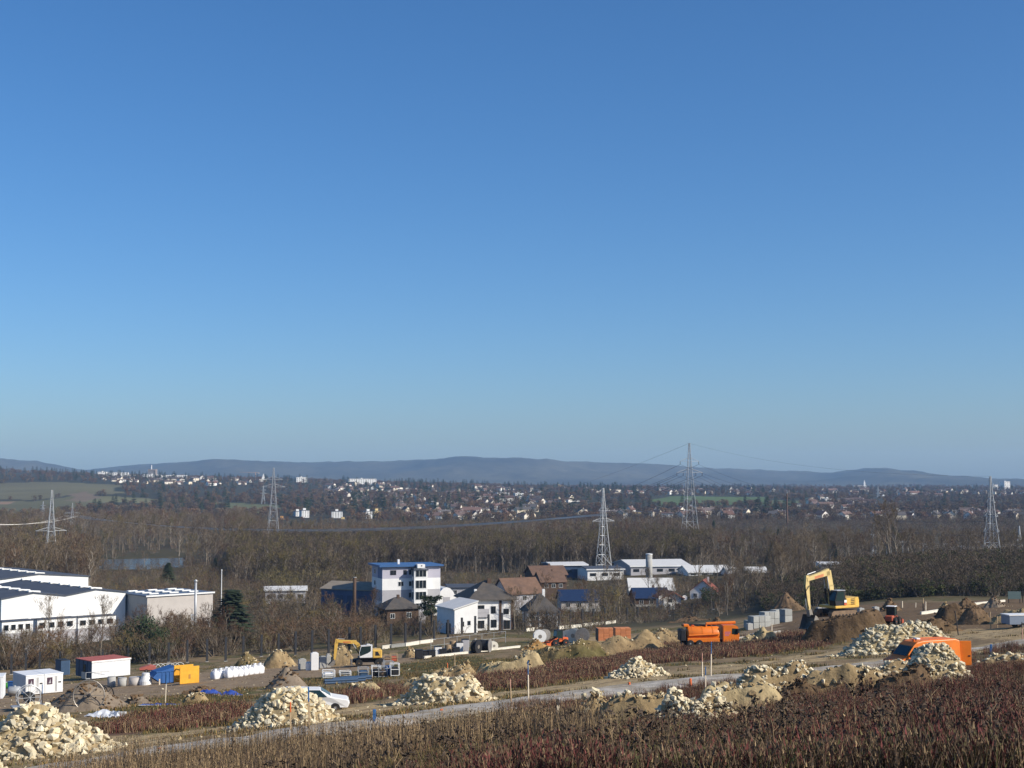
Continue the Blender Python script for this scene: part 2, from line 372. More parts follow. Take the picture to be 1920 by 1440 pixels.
# gravel road sheet
def ribbon(name, P, w0, w1, m, lift, step=1.0, edge=.5):
    V = []; L = 0; acc = []
    for a, b in zip(P[:-1], P[1:]):
        k = max(2, int((b - a).length / step))
        acc += [a.lerp(b, i / k) for i in range(k)]
    acc.append(P[-1]); xs = np.array([p.x for p in acc]); ys = np.array([p.y for p in acc])
    for _ in range(6): xs[1:-1] = (xs[:-2] + xs[1:-1] * 2 + xs[2:]) / 4; ys[1:-1] = (ys[:-2] + ys[1:-1] * 2 + ys[2:]) / 4
    tx = np.gradient(xs); ty = np.gradient(ys); ln = np.hypot(tx, ty); nx, ny = -ty / ln, tx / ln
    K = 13; ts = np.linspace(-1, 1, K); X_ = []; Y_ = []
    jl = (fbm(np.arange(len(xs)) / 3.0, xs * 0, 3, 77) - .5) * edge; jr = (fbm(np.arange(len(xs)) / 3.0, xs * 0 + 9, 3, 78) - .5) * edge
    for t in ts:
        off = np.where(t < 0, t * (w0 + jl), t * (w1 + jr)); X_.append(xs + nx * off); Y_.append(ys + ny * off)
    X_ = np.array(X_).T; Y_ = np.array(Y_).T; Z_ = H(X_, Y_)
    for _ in range(3): Z_[:, 1:-1] = (Z_[:, :-2] + Z_[:, 1:-1] + Z_[:, 2:]) / 3
    Z_ = Z_ + lift * (1 - .9 * np.abs(ts)[None] ** 6)
    n = len(xs); i2 = np.arange((n - 1) * (K - 1)); b_ = i2 // (K - 1) * K + i2 % (K - 1)
    me = np_mesh(name, np.c_[X_.ravel(), Y_.ravel(), Z_.ravel()], np.c_[b_, b_ + K, b_ + K + 1, b_ + 1], m)
    return tag(link(name, me), kind='structure')
gravel = mat('gravel', (.46, .42, .36), rough=.95, var=.3, scale=1.1, bump=.5, hue=(.33, .275, .2), detail=9, spec=.1)
ribbon('gravel_road', road_pts, 2.7, 2.7, gravel, .16, edge=1.8)
# river
rp = [Vector((x, y, 0)) for x, y in RIVER]; zc = min(h(p.x, p.y) for p in rp) - .7
wat = bpy.data.materials.new('water'); wat.use_nodes = True; b = wat.node_tree.nodes['Principled BSDF']
b.inputs['Base Color'].default_value = (.03, .04, .05, 1); b.inputs['Roughness'].default_value = .12
nz = wat.node_tree.nodes.new('ShaderNodeTexNoise'); nz.inputs['Scale'].default_value = .35; bp = wat.node_tree.nodes.new('ShaderNodeBump')
bp.inputs['Strength'].default_value = .25; wat.node_tree.links.new(nz.outputs['Fac'], bp.inputs['Height']); wat.node_tree.links.new(bp.outputs['Normal'], b.inputs['Normal'])
cx_ = sum(p.x for p in rp) / len(rp); cy_ = sum(p.y for p in rp) / len(rp)
w = MB(); w.add([(p.x + (p.x - cx_) * .03, p.y + (p.y - cy_) * .03, zc + .6) for p in rp], [tuple(range(len(rp)))]); tag(w.obj('river', wat), kind='structure')
# ------------------------------------------------------------------ far hills
SKYL = [(-700, 868), (-200, 866), (0, 871), (60, 873), (110, 877), (160, 882), (200, 877), (250, 872), (320, 868), (400, 863), (450, 863), (520, 867), (600, 867), (700, 866), (780, 863), (850, 860), (900, 863), (980, 862), (1050, 866), (1150, 868), (1240, 871), (1300, 876), (1400, 880), (1500, 884), (1560, 887), (1595, 883), (1622, 879), (1662, 879), (1690, 885), (1720, 889), (1780, 893), (1850, 898), (1920, 900), (2200, 904), (2700, 900)]
hu = np.linspace(-.9, .9, 700); hd = np.linspace(7300, 13500, 90)
U2, D2 = np.meshgrid(hu, hd); px2 = 960 + U2 * F
top = np.interp(px2, [a for a, b in SKYL], [(900 - b) / F for a, b in SKYL])      # rise per metre at the crest
crest = 10800.0; t2 = (D2 - 7300) / (crest - 7300)
prof = np.where(t2 < 1, smooth(0, 1, t2) * .75 + t2 * .25, 1 - (t2 - 1) * .6)
xw, yw = U2 * D2, D2
zb = -38.0
Z2 = zb + (top * crest - zb) * prof
rel = (fbm(xw / 900, yw / 1400, 4, 51) - .5); Z2 = Z2 + rel * 330 * np.clip(t2, 0, 1) * (1 - np.clip(t2, 0, 1) ** 3) + (fbm(xw / 60, yw / 160, 3, 52) - .5) * 16 * np.clip(t2 * 4, 0, 1)
n1 = fbm(xw / 500, yw / 900, 4, 55); n2 = fbm(xw / 110, yw / 300, 3, 56)
hc = np.stack([.045 + .035 * n2, .042 + .03 * n2, .03 + .018 * n2], -1) * (.15 + 1.7 * n1[..., None])
nr, nc = U2.shape; ii = np.arange((nr - 1) * (nc - 1)); a_ = ii // (nc - 1) * nc + ii % (nc - 1)
hm = mat('wooded_hills', (.05, .05, .03), rough=1, var=.3, scale=.02, attr='land', spec=.0)
me = np_mesh('hills', np.c_[xw.ravel(), yw.ravel(), Z2.ravel() + CZ], np.c_[a_, a_ + 1, a_ + nc + 1, a_ + nc], hm)
ca = me.color_attributes.new('land', 'FLOAT_COLOR', 'POINT'); ca.data.foreach_set('color', np.c_[hc.reshape(-1, 3), np.ones(hc.size // 3)].astype(np.float32).ravel())
tag(link('hills', me), kind='structure')
# ------------------------------------------------------------------ haze: the air of the whole valley
hz = MB(); hz.box(-13800, 13800, -400, 14200, -60, 330)
hm = bpy.data.materials.new('air'); hm.use_nodes = True; nt = hm.node_tree; nt.nodes.remove(nt.nodes['Principled BSDF'])
pv = nt.nodes.new('ShaderNodeVolumePrincipled'); pv.inputs['Density'].default_value = 6.8e-5; pv.inputs['Absorption Color'].default_value = (.22, .3, .4, 1); pv.inputs['Color'].default_value = (.37, .62, 1, 1); pv.inputs['Anisotropy'].default_value = 0.0
nt.links.new(pv.outputs[0], nt.nodes['Material Output'].inputs['Volume'])
tag(hz.obj('haze', hm), kind='stuff')

# ------------------------------------------------------------------ scattering of uncountable growth
STORE = bpy.data.collections.new('growth_shapes')          # never linked to the scene
def scatter(name, pts, scl, meshes, label=None, cat=None, rot=None):
    pts = np.asarray(pts, np.float32); n = len(pts)
    me = bpy.data.meshes.new(name); me.vertices.add(n); me.vertices.foreach_set('co', pts.ravel())
    scl = np.asarray(scl, np.float32); scl = np.repeat(scl[:, None], 3, 1) if scl.ndim == 1 else scl
    if rot is None:
        rot = np.c_[(rng.random((n, 2)) - .5) * .12, rng.random(n) * 6.283]
    a = me.attributes.new('scl', 'FLOAT_VECTOR', 'POINT'); a.data.foreach_set('vector', np.ascontiguousarray(scl, dtype=np.float32).ravel())
    a = me.attributes.new('rot', 'FLOAT_VECTOR', 'POINT'); a.data.foreach_set('vector', rot.astype(np.float32).ravel())
    a = me.attributes.new('pick', 'INT', 'POINT'); a.data.foreach_set('value', rng.integers(0, len(meshes), n).astype(np.int32))
    c = bpy.data.collections.new(name + '_shapes')
    for m in meshes: c.objects.link(bpy.data.objects.new(m.name, m))
    o = link(name, me)
    ng = bpy.data.node_groups.new(name, 'GeometryNodeTree')
    ng.interface.new_socket('Geometry', in_out='INPUT', socket_type='NodeSocketGeometry'); ng.interface.new_socket('Geometry', in_out='OUTPUT', socket_type='NodeSocketGeometry')
    N = ng.nodes; L = ng.links; gi = N.new('NodeGroupInput'); go = N.new('NodeGroupOutput'); ip = N.new('GeometryNodeInstanceOnPoints'); ci = N.new('GeometryNodeCollectionInfo')
    ci.inputs['Collection'].default_value = c; ci.inputs['Separate Children'].default_value = True; ci.inputs['Reset Children'].default_value = True
    ip.inputs['Pick Instance'].default_value = True
    L.new(gi.outputs[0], ip.inputs['Points']); L.new(ci.outputs[0], ip.inputs['Instance'])
    for nm, typ, sock in (('pick', 'INT', 'Instance Index'), ('rot', 'FLOAT_VECTOR', 'Rotation'), ('scl', 'FLOAT_VECTOR', 'Scale')):
        na = N.new('GeometryNodeInputNamedAttribute'); na.data_type = typ; na.inputs['Name'].default_value = nm
        if sock == 'Rotation':
            e = N.new('FunctionNodeEulerToRotation'); L.new(na.outputs['Attribute'], e.inputs[0]); L.new(e.outputs[0], ip.inputs[sock])
        else: L.new(na.outputs['Attribute'], ip.inputs[sock])
    L.new(ip.outputs[0], go.inputs[0])
    md = o.modifiers.new('growth', 'NODES'); md.node_group = ng
    tag(o, label, cat, kind='stuff'); return o

# ------------------------------------------------------------------ trees
def rvec(r): 
    a = r.random() * 6.283; z = r.uniform(-1, 1); q = math.sqrt(1 - z * z); return Vector((q * math.cos(a), q * math.sin(a), z))
def bare_tree(seed, hh=15.0, col=False, fork=.25, n1=12, n2=6, n3=6, n4=4, tw=.05, sides=5, trunkr=.017, spread=.42):
    """trunk with limbs, and a crown of fine twigs; foot at 0,0,0"""
    r = random.Random(seed); T = MB(); C = MB()
    lean = Vector((r.uniform(-.06, .06), r.uniform(-.06, .06), 1)); P = [Vector((0, 0, -.3))]; k = 7
    for i in range(1, k + 1): P.append(Vector((0, 0, -.3)) + lean * (hh * .93 * i / k) + Vector((r.uniform(-1, 1), r.uniform(-1, 1), 0)) * hh * .012 * i ** .5)
    rad = [hh * trunkr * (1 - .93 * i / k) ** .9 + .01 for i in range(k + 1)]; rad[0] *= 1.3
    T.tube(P, rad, sides)
    def at(t):
        f = t * k; i = min(int(f), k - 1); return P[i].lerp(P[i + 1], f - i), rad[i] + (rad[i + 1] - rad[i]) * (f - i)
    def tw_(p, d, ln, w):
        a = rvec(r).cross(d); a = a.normalized() * w * .5; e = p + d * ln + rvec(r) * ln * .12
        C.add([p - a, p + a, e], [(0, 1, 2)])
    def limb(p, d, ln, rr, lev):
        kk = 3; pts = [p]; q = p
        for i in range(kk):
            d = (d + rvec(r) * .16 + Vector((0, 0, .12))).normalized(); q = q + d * ln / kk; pts.append(q)
        if rr > tw * .8: T.tube(pts, [rr, rr * .75, rr * .5, rr * .25], 4 if lev == 1 else 3, cap=False)
        else:
            for x, y in zip(pts[:-1], pts[1:]):
                a = rvec(r).cross(y - x).normalized() * rr; C.add([x - a, x + a, y + a * .6, y - a * .6], [(0, 1, 2, 3)])
        n = (0, n2, n3, n4)[lev] if lev < 4 else 0
        for j in range(n):
            t = r.uniform(.3, 1.0) * kk; i = min(int(t), kk - 1); s = pts[i].lerp(pts[i + 1], t - i)
            dd = (d * (1.15 if not col else 1.5) + rvec(r) * .85 + Vector((0, 0, .25))).normalized(); l2 = ln * r.uniform(.38, .62)
            if lev == 3: tw_(s, dd, l2, tw)
            else: limb(s, dd, l2, rr * .45, lev + 1)
    for j in range(n1):
        t = fork + (1 - fork) * ((j + r.random()) / n1) * .98; p, rr = at(min(t, .99)); a = r.random() * 6.283 + j * 2.4
        up = (1.9 if col else .75) + t * .7; d = Vector((math.cos(a), math.sin(a), up)).normalized()
        limb(p, d, hh * (spread * (1.15 - t * .75) if not col else .26 * (1.2 - t * .7)) * r.uniform(.8, 1.15), max(rr * .55, tw), 1)
    return T, C
def bush(seed, hh=4.0, stems=16, n2=7, n3=6, tw=.042, wide=.9):
    r = random.Random(seed); T = MB(); C = MB()
    for j in range(stems):
        a = r.random() * 6.283; p = Vector((math.cos(a), math.sin(a), 0)) * r.random() * hh * .22; p.z = -.2
        d = Vector((math.cos(a) * r.uniform(.1, wide), math.sin(a) * r.uniform(.1, wide), 1)).normalized(); ln = hh * r.uniform(.6, 1.0)
        q = p + d * ln * .5 + rvec(r) * hh * .04; e = q + (d + Vector((0, 0, .2)) + rvec(r) * .2).normalized() * ln * .5
        T.tube([p, q, e], [hh * .01 + .01, hh * .007 + .006, .006], 3, cap=False)
        for k in range(n2):
            t = r.random(); s = p.lerp(q, .5 + t * .5) if t < .4 else q.lerp(e, t); d2 = (d + rvec(r) * .8).normalized(); l2 = ln * r.uniform(.2, .4)
            a_ = rvec(r).cross(d2).normalized() * tw * .5; m = s + d2 * l2; C.add([s - a_, s + a_, m], [(0, 1, 2)])
            for z in range(n3):
                s3 = s.lerp(m, r.uniform(.15, 1)); d3 = (d2 + rvec(r) * .9).normalized(); l3 = l2 * r.uniform(.35, .7); a_ = rvec(r).cross(d3).normalized() * tw * .5
                C.add([s3 - a_, s3 + a_, s3 + d3 * l3], [(0, 1, 2)])
    return T, C
def conifer(seed, hh=14.0, w=.26, n=44, leaf=.85, cols=1):
    r = random.Random(seed); T = MB(); C = MB(); T.tube([(0, 0, -.3), (.05, 0, hh * .5), (0, .05, hh * .98)], [hh * .017, hh * .01, .02], 6)
    for i in range(n):
        t = (i + r.random()) / n; z = hh * (.08 + .9 * t); L_ = hh * w * (1 - t) ** .8 * r.uniform(.75, 1.15) + .25
        for j in range(7):
            a = r.random() * 6.283; d = Vector((math.cos(a), math.sin(a), -.18 + .35 * t)); e = Vector((0, 0, z)) + d * L_
            if j < 2: T.tube([(0, 0, z), e], [.04, .01], 3, cap=False)
            for q in range(5):
                s = Vector((0, 0, z)).lerp(e, .25 + .75 * q / 4) + rvec(r) * .15; x = leaf * (1.25 - .2 * q * .5) * r.uniform(.7, 1.3)
                side = Vector((-d.y, d.x, 0)) * x * .55; tip = d.normalized() * x * .9 + Vector((0, 0, -.22 * x))
                C.add([s - side + Vector((0, 0, -.1 * x)), s + tip, s + side + Vector((0, 0, -.1 * x)), s - tip * .3 + Vector((0, 0, .12 * x))], [(0, 1, 3), (1, 2, 3)])
    return T, C
def leafy(seed, hh=5.0, wr=.5, lobes=9, leaves=900, leaf=.28, stem=.2):
    r = random.Random(seed); T = MB(); C = MB(); T.tube([(0, 0, -.3), (.1, 0, hh * .3), (0, .1, hh * .7)], [hh * .022, hh * .016, .03], 5)
    L_ = []
    for i in range(lobes):
        a = r.random() * 6.283; q = hh * wr * r.uniform(.1, .75); c = Vector((math.cos(a) * q, math.sin(a) * q, hh * (stem + (.88 - stem) * r.random() * (1 - .4 * q / (hh * wr))))); L_.append((c, hh * r.uniform(.13, .26)))
        T.tube([(0, 0, hh * .25), c], [.06, .02], 3, cap=False)
    for i in range(leaves):
        c, R_ = L_[r.randrange(lobes)]; n = rvec(r); p = c + Vector((n.x, n.y, n.z * .75)) * R_ * r.uniform(.55, 1.08)
        a = rvec(r).cross(n).normalized() * leaf * r.uniform(.5, 1); b_ = (n * .5 + rvec(r)).normalized() * leaf * r.uniform(.5, 1)
        C.add([p - a * .5, p + a * .5, p + b_], [(0, 1, 2)])
    return T, C
def pine(seed, hh=9.0):
    r = random.Random(seed); T = MB(); C = MB(); T.tube([(0, 0, -.3), (.3, .1, hh * .35), (.1, -.1, hh * .7), (.4, 0, hh * .92)], [.22, .17, .11, .04], 6)
    for i in range(13):
        z = hh * r.uniform(.42, .95); a = r.random() * 6.283; L_ = hh * r.uniform(.2, .42) * (1.25 - z / hh * .6); e = Vector((math.cos(a) * L_, math.sin(a) * L_, z + L_ * .15)); T.tube([(.2, 0, z * .93), e], [.07, .02], 4, cap=False)
        for c in range(3):
            q = Vector((.2, 0, z)).lerp(e, .5 + .25 * c) + rvec(r) * .3; R_ = hh * r.uniform(.07, .11)
            for k in range(60):
                n = rvec(r); p = q + Vector((n.x, n.y, n.z * .5)) * R_ * r.uniform(.4, 1.1); a_ = rvec(r) * .16; C.add([p - a_, p + a_, p + (n + rvec(r) * .4) * .42], [(0, 1, 2)])
    return T, C
bark = mat('bark', (.17, .135, .095), rough=.95, var=.25, scale=2, rand=.25, hue=(.23, .195, .15))
twig = mat('twigs', (.185, .138, .085), rough=.95, var=.2, scale=.6, rand=.22, hue=(.14, .1, .06))
twig_red = mat('reddish_twigs', (.12, .066, .04), rough=.95, var=.2, scale=.6, rand=.25, hue=(.15, .09, .046))
twig_gold = mat('golden_twigs', (.16, .118, .042), rough=.95, var=.2, scale=.6, rand=.25, hue=(.115, .098, .04))
twig_dark = mat('dark_twigs', (.11, .08, .055), rough=.95, var=.2, scale=.6, rand=.25, hue=(.085, .066, .042))
needle = mat('needles', (.028, .042, .02), rough=.9, var=.4, scale=1.2, rand=.2, hue=(.04, .058, .022))
leafm = mat('evergreen_leaves', (.05, .062, .02), rough=.8, var=.4, scale=1.2, rand=.25, hue=(.08, .085, .025))
def kindof(prefix, gens, tm, cm, split=True):
    out = []
    for T, C in gens: out.append((T.mesh('trunk', tm), C.mesh('crown', cm)))
    return out
BROAD = kindof('b', [bare_tree(10 + i, 15) for i in range(5)], bark, twig)
BROADR = [(a, C.mesh('crown', twig_red)) for (a, b_), (T, C) in zip(BROAD[:3], [bare_tree(10 + i, 15) for i in range(3)])]
POPLAR = kindof('p', [bare_tree(30 + i, 22, col=True, fork=.16, n1=22, n2=5, n3=5, n4=3, tw=.05) for i in range(3)], bark, twig)
twig_b = mat('brown_bush_twigs', (.135, .1, .062), rough=.95, var=.2, scale=.6, rand=.22, hue=(.1, .072, .045))
BUSH = kindof('s', [bush(50 + i) for i in range(4)], bark, twig_b)
BUSHR = kindof('s', [bush(60 + i) for i in range(3)], bark, twig_red)
BUSHG = kindof('s', [bush(70 + i, wide=.6) for i in range(3)], bark, twig_gold)
BUSHD = kindof('s', [bush(75 + i, stems=20) for i in range(3)], bark, twig_dark)
SPRUCE = kindof('c', [conifer(80 + i, w=.22 + .05 * i) for i in range(2)], bark, needle)
EVER = kindof('e', [leafy(90 + i) for i in range(3)], bark, leafm)
EVERD = kindof('e', [leafy(95 + i, lobes=16, leaves=2600, leaf=.3, stem=.08) for i in range(2)], bark, needle)
PINE = kindof('n', [pine(99)], bark, needle)
BASEH = {id(BROAD): 15, id(BROADR): 15, id(POPLAR): 22, id(BUSH): 4, id(BUSHR): 4, id(BUSHG): 4, id(BUSHD): 4, id(SPRUCE): 14, id(EVER): 5, id(EVERD): 5, id(PINE): 9}
def plant(name, kind, p, hh, label, cat='tree', group=None, wide=1.0, seed=None):
    r = random.Random(seed if seed is not None else int(p.x * 131 + p.y * 17)); s = hh / BASEH[id(kind)]
    o = thing(name, label, cat, p, r.random() * 6.283, group); o.scale = (s * wide, s * wide, s)
    tm, cm = kind[r.randrange(len(kind))]; link('trunk', tm, o); link('crown', cm, o); return o
def joined(tc, tm, cm):
    T, C = tc; m = MB(); m.v = list(T.v); m.f = list(T.f); m.m = [0] * len(T.f); m.add(C.v, C.f, 1); return m.mesh('tree_shape', [tm, cm])
# light shapes for the far mass
FB = [joined(bare_tree(110 + i, 15, n1=10, n2=5, n3=4, n4=3, tw=.12, sides=4), bark, twig) for i in range(4)]
FB2 = [joined(bare_tree(120 + i, 15, n1=10, n2=5, n3=4, n4=3, tw=.13, sides=4, fork=.35, spread=.3, trunkr=.011), bark, twig_dark) for i in range(4)]
FB3 = [joined(bare_tree(180 + i, 15, n1=10, n2=5, n3=4, n4=3, tw=.13, sides=4, fork=.2, spread=.46), bark, m) for i, m in enumerate((twig_gold, twig_red, twig))]
FP = [joined(bare_tree(130 + i, 22, col=True, fork=.16, n1=16, n2=4, n3=4, n4=2, tw=.12, sides=4), bark, twig) for i in range(3)]
FC = [joined(conifer(140 + i, 14, n=16, leaf=1.0), bark, needle) for i in range(2)]
FS = [joined(bush(150 + i, 4, stems=12, n2=4, n3=4, tw=.07), bark, m) for i, m in enumerate((twig_b, twig_red, twig_dark, twig_gold))]
FL = [joined(leafy(160 + i, 12, wr=.42, leaves=420, leaf=1.3, stem=.15), bark, m) for i, m in enumerate((twig, twig_dark, twig_red))]
# places where no tree may stand: (px range, depth range)
KEEP = []
def clear(x, y):
    u = x / y; px = 960 + u * F
    ok = np.ones(np.shape(x), bool)
    for a, b_, c, d in KEEP: ok &= ~((px > a) & (px < b_) & (y > c) & (y < d))
    return ok
def cap(B, s, base=15.0):
    """keep crowns low enough that the town beyond stays in sight"""
    px = 960 + B[:, 0] / B[:, 1] * F; lim = np.interp(px, [-300, 440, 520, 1280, 1340, 2300], [960, 962, 986, 984, 1000, 1006]) + (fbm(B[:, 0] / 35, B[:, 1] / 35, 3, 95) - .5) * 34 + rng.normal(0, 5, len(B))
    zt = CZ - (lim - 900) / F * B[:, 1]; return np.clip(np.minimum(s, (zt - B[:, 2]) / base), .22, None)
def wedge(n, px0, px1, d0, d1, dens=None):
    """n random ground points in a wedge of the valley"""
    u = (rng.uniform(px0, px1, n) - 960) / F; d = np.sqrt(rng.uniform(d0 ** 2, d1 ** 2, n)); x = u * d
    k = clear(x, d) & ~inpoly(x, d, RIVER)
    if dens is not None: k &= rng.random(n) < dens(x, d)
    x, d = x[k], d[k]; return np.c_[x, d, H(x, d)]

# ------------------------------------------------------------------ buildings of the valley
white = mat('white_render', (.77, .76, .73), rough=.85, var=.09, scale=.35, detail=8)
cream = mat('cream_render', (.72, .66, .50), rough=.85, var=.06, scale=.8)
lilac = mat('lilac_render', (.46, .44, .50), rough=.85, var=.05, scale=.8)
greyw = mat('grey_render', (.40, .39, .40), rough=.85, var=.06, scale=.8)
beige = mat('beige_sheet', (.46, .42, .38), rough=.6, var=.08, scale=.5)
shaded_wall = mat('grey_sheet_wall', (.27, .29, .30), rough=.5, var=.08, scale=.5)  # darker grey that paints the shade on the metal hall's left wall
blue_wall = mat('blue_sheet_wall', (.055, .095, .18), rough=.5, var=.12, scale=.6)
navy = mat('navy_panel', (.04, .07, .13), rough=.5, var=.08, scale=.6)
blue_trim = mat('blue_trim', (.05, .12, .27), rough=.45, var=.06, scale=.6)
dark_roof = mat('dark_flat_roof', (.065, .075, .095), rough=.75, var=.12, scale=.25)
blue_roof = mat('blue_grey_roof', (.10, .135, .19), rough=.6, var=.1, scale=.25)
slate = mat('slate_tiles', (.075, .068, .062), rough=.8, var=.2, scale=1.2, hue=(.1, .085, .07))
brown_tile = mat('brown_tiles', (.13, .08, .055), rough=.85, var=.2, scale=1.2, hue=(.17, .1, .065))
red_tile = mat('red_tiles', (.24, .075, .05), rough=.85, var=.18, scale=1.2, hue=(.18, .06, .045))
rust_roof = mat('weathered_roof', (.25, .21, .16), rough=.9, var=.2, scale=.5)
sheet_roof = mat('pale_sheet_roof', (.62, .61, .58), rough=.6, var=.06, scale=.5)
timber = mat('dark_timber', (.09, .055, .035), rough=.8, var=.2, scale=2)
frame_w = mat('white_frame', (.72, .72, .70), rough=.5, var=.03)
frame_d = mat('dark_frame', (.05, .05, .055), rough=.5, var=.05)
skylight = mat('skylight_plastic', (.78, .77, .72), rough=.35, var=.05)
solar = mat('solar_panel', (.02, .035, .08), rough=.25, var=.15, scale=2, spec=.5)
steel = mat('galvanised_steel', (.46, .47, .47), rough=.45, var=.12, scale=1.0, metal=.35)
conc = mat('concrete', (.42, .41, .38), rough=.9, var=.12, scale=1.4, hue=(.36, .35, .32))
GL = glass()
def place(px, d, sink=.4):
    p = GD(px, d); p.z -= sink; return p
def width_to(px0, d, yaw, px1):
    """length of a wall that starts at column px0, depth d, runs at yaw and ends at column px1"""
    u0 = (px0 - 960) / F; u1 = (px1 - 960) / F; c, s = math.cos(yaw), math.sin(yaw)
    return (u1 * d - u0 * d) / (c - u1 * s)
def hgt(p, py, d=None):
    """height above p of the level seen at photo row py"""
    s = us(960, py)[1]; return CZ - s * (d or p.y) - p.z
WCACHE = {}
def window(o, face, a, z, w, hh, off=0.0, fm=None, bars=1, gm=None):
    """face 'f' lies in y=off, 'l' in x=off, 'r' in x=off facing right; a is the left edge along the wall"""
    fm = fm or frame_w; gm = gm or GL; key = (round(w, 2), round(hh, 2), fm.name, bars, gm.name); t = .07
    if key not in WCACHE:
        m = MB(); m.box(0, w, -.06, .05, 0, t).box(0, w, -.06, .05, hh - t, hh).box(0, t, -.06, .05, t, hh - t).box(w - t, w, -.06, .05, t, hh - t)
        for i in range(bars): x = w * (i + 1) / (bars + 1); m.box(x - t * .4, x + t * .4, -.055, .045, t, hh - t)
        g = MB(); g.box(t, w - t, -.035, .02, t, hh - t)
        WCACHE[key] = (m.mesh('window', fm), g.mesh('pane', gm))
    f, g = WCACHE[key]
    wo = link('window', f, o); 
    if face == 'f': wo.location = (a, off - .02, z)
    elif face == 'l': wo.location = (off - .02, a + w, z); wo.rotation_euler = (0, 0, -math.pi / 2)
    else: wo.location = (off + .02, a, z); wo.rotation_euler = (0, 0, math.pi / 2)
    link('pane', g, wo); return wo
def part(o, name, mb, m, smooth=False): return mb.obj(name, m, o, smooth)
def gable(m, x0, x1, y0, y1, z0, rise, ov=.4, th=.22, axis='x'):
    """gable roof, ridge along axis; slab with thickness"""
    if axis == 'y':
        xc = (x0 + x1) / 2; a = x0 - ov; b = x1 + ov; dz = rise * ov / ((x1 - x0) / 2)
        m.prism([(a, z0 - dz), (xc, z0 + rise), (b, z0 - dz), (b, z0 - dz + th), (xc, z0 + rise + th * 1.2), (a, z0 - dz + th)], y0 - ov, y1 + ov)
    else:
        M = Matrix.Rotation(math.pi / 2, 4, 'Z'); yc = (y0 + y1) / 2; a = y0 - ov; b = y1 + ov; dz = rise * ov / ((y1 - y0) / 2)
        m.prism([(a, z0 - dz), (yc, z0 + rise), (b, z0 - dz), (b, z0 - dz + th), (yc, z0 + rise + th * 1.2), (a, z0 - dz + th)], -(x1 + ov), -(x0 - ov), 0, M)
    return m
def gwall(m, x0, x1, y0, y1, z1, rise, axis='x'):
    """walls with gable ends"""
    if axis == 'y': m.prism([(x0, 0), (x1, 0), (x1, z1), ((x0 + x1) / 2, z1 + rise), (x0, z1)], y0, y1)
    else:
        M = Matrix.Rotation(math.pi / 2, 4, 'Z'); m.prism([(y0, 0), (y1, 0), (y1, z1), ((y0 + y1) / 2, z1 + rise), (y0, z1)], -x1, -x0, 0, M)
    return m
def hip(m, x0, x1, y0, y1, z0, rise, ov=.6, th=.2):
    a, b, c, d = x0 - ov, x1 + ov, y0 - ov, y1 + ov; yc = (c + d) / 2; k = (d - c) / 2
    r0, r1 = (a + k * .9, b - k * .9) if b - a > d - c else ((a + b) / 2 - .2, (a + b) / 2 + .2)
    vs = [(a, c, z0), (b, c, z0), (b, d, z0), (a, d, z0), (a, c, z0 + th), (b, c, z0 + th), (b, d, z0 + th), (a, d, z0 + th), (r0, yc, z0 + rise), (r1, yc, z0 + rise)]
    return m.add(vs, [(3, 2, 1, 0), (0, 1, 5, 4), (1, 2, 6, 5), (2, 3, 7, 6), (3, 0, 4, 7), (4, 5, 9, 8), (5, 6, 9), (6, 7, 8, 9), (7, 4, 8)])

# --- factory: white halls with shallow gables, ridges running back
YF = R(42)
def factory(px0, px1, d, py_eave, gables, depth, label, roofm, wallm, n_sky, rise=1.1):
    p = place(px0, d); W = width_to(px0, d, YF, px1); z1 = hgt(p, py_eave, d)
    o = thing('factory_hall', label, 'factory', p, YF); gw = W / gables
    w = MB(); 
    for i in range(gables):
        w.prism([(i * gw, 0), (i * gw + gw, 0), (i * gw + gw, z1), (i * gw + gw / 2, z1 + rise), (i * gw, z1)], 0, depth)
    part(o, 'wall', w, wallm)
    rf = MB()
    for i in range(gables):
        a, b = i * gw - (.35 if i == 0 else 0), i * gw + gw + (.35 if i == gables - 1 else 0); c = i * gw + gw / 2; th = .25
        rf.prism([(a, z1), (c, z1 + rise), (b, z1), (b, z1 + th), (c, z1 + rise + th), (a, z1 + th)], -.4, depth + .3)
    ro = part(o, 'roof', rf, roofm)
    for i in range(gables):
        for k in range(n_sky):
            y = 1.5 + (depth - 3) * k / max(n_sky - 1, 1); c = i * gw + gw / 2
            s = MB(); s.bev(-.95, 2.1, -.55, .55, 0, .5, .12); q = part(ro, 'skylight', s, skylight); q.location = (c, y, z1 + rise + .02); q.rotation_euler = (0, .08, 0)
    return o, W, z1
o, W, z1 = factory(8, 239, 338, 1124, 2, 44, 'white factory hall with twin low gables and dark roof left of photo', dark_roof, white, 8)
for a, z, w_, h_ in ((.5, 3.0, .7, 1.3), (1.6, 3.0, .7, 1.3), (3.7, 3.0, 1.8, 1.3), (11.0, 3.0, 1.8, 1.3), (14.5, 3.0, 1.8, 1.3), (19, 3, 1.8, 1.3)): window(o, 'f', a, z, w_, h_, fm=frame_d)
st = MB()      # outside stair
for k in range(9): st.box(6.6 + k * .27, 6.9 + k * .27, -1.2, -.1, .6 + k * .4, .66 + k * .4)
st.box(6.4, 9.2, -1.3, -.08, 4.3, 4.4).box(6.4, 9.2, -1.32, -1.26, 4.4, 5.4)
for x in (6.5, 7.8, 9.1): st.box(x - .06, x + .06, -1.3, -1.2, 0, 5.4)
part(o, 'outside_stair', st, frame_d); dr = MB(); dr.box(7.0, 8.2, -.03, .04, 4.4, 6.5); part(o, 'door', dr, frame_d)
factory(-18, 169, 402, 1090, 1, 50, 'rear white factory hall behind the lattice pylon', dark_roof, white, 9, rise=1.3)
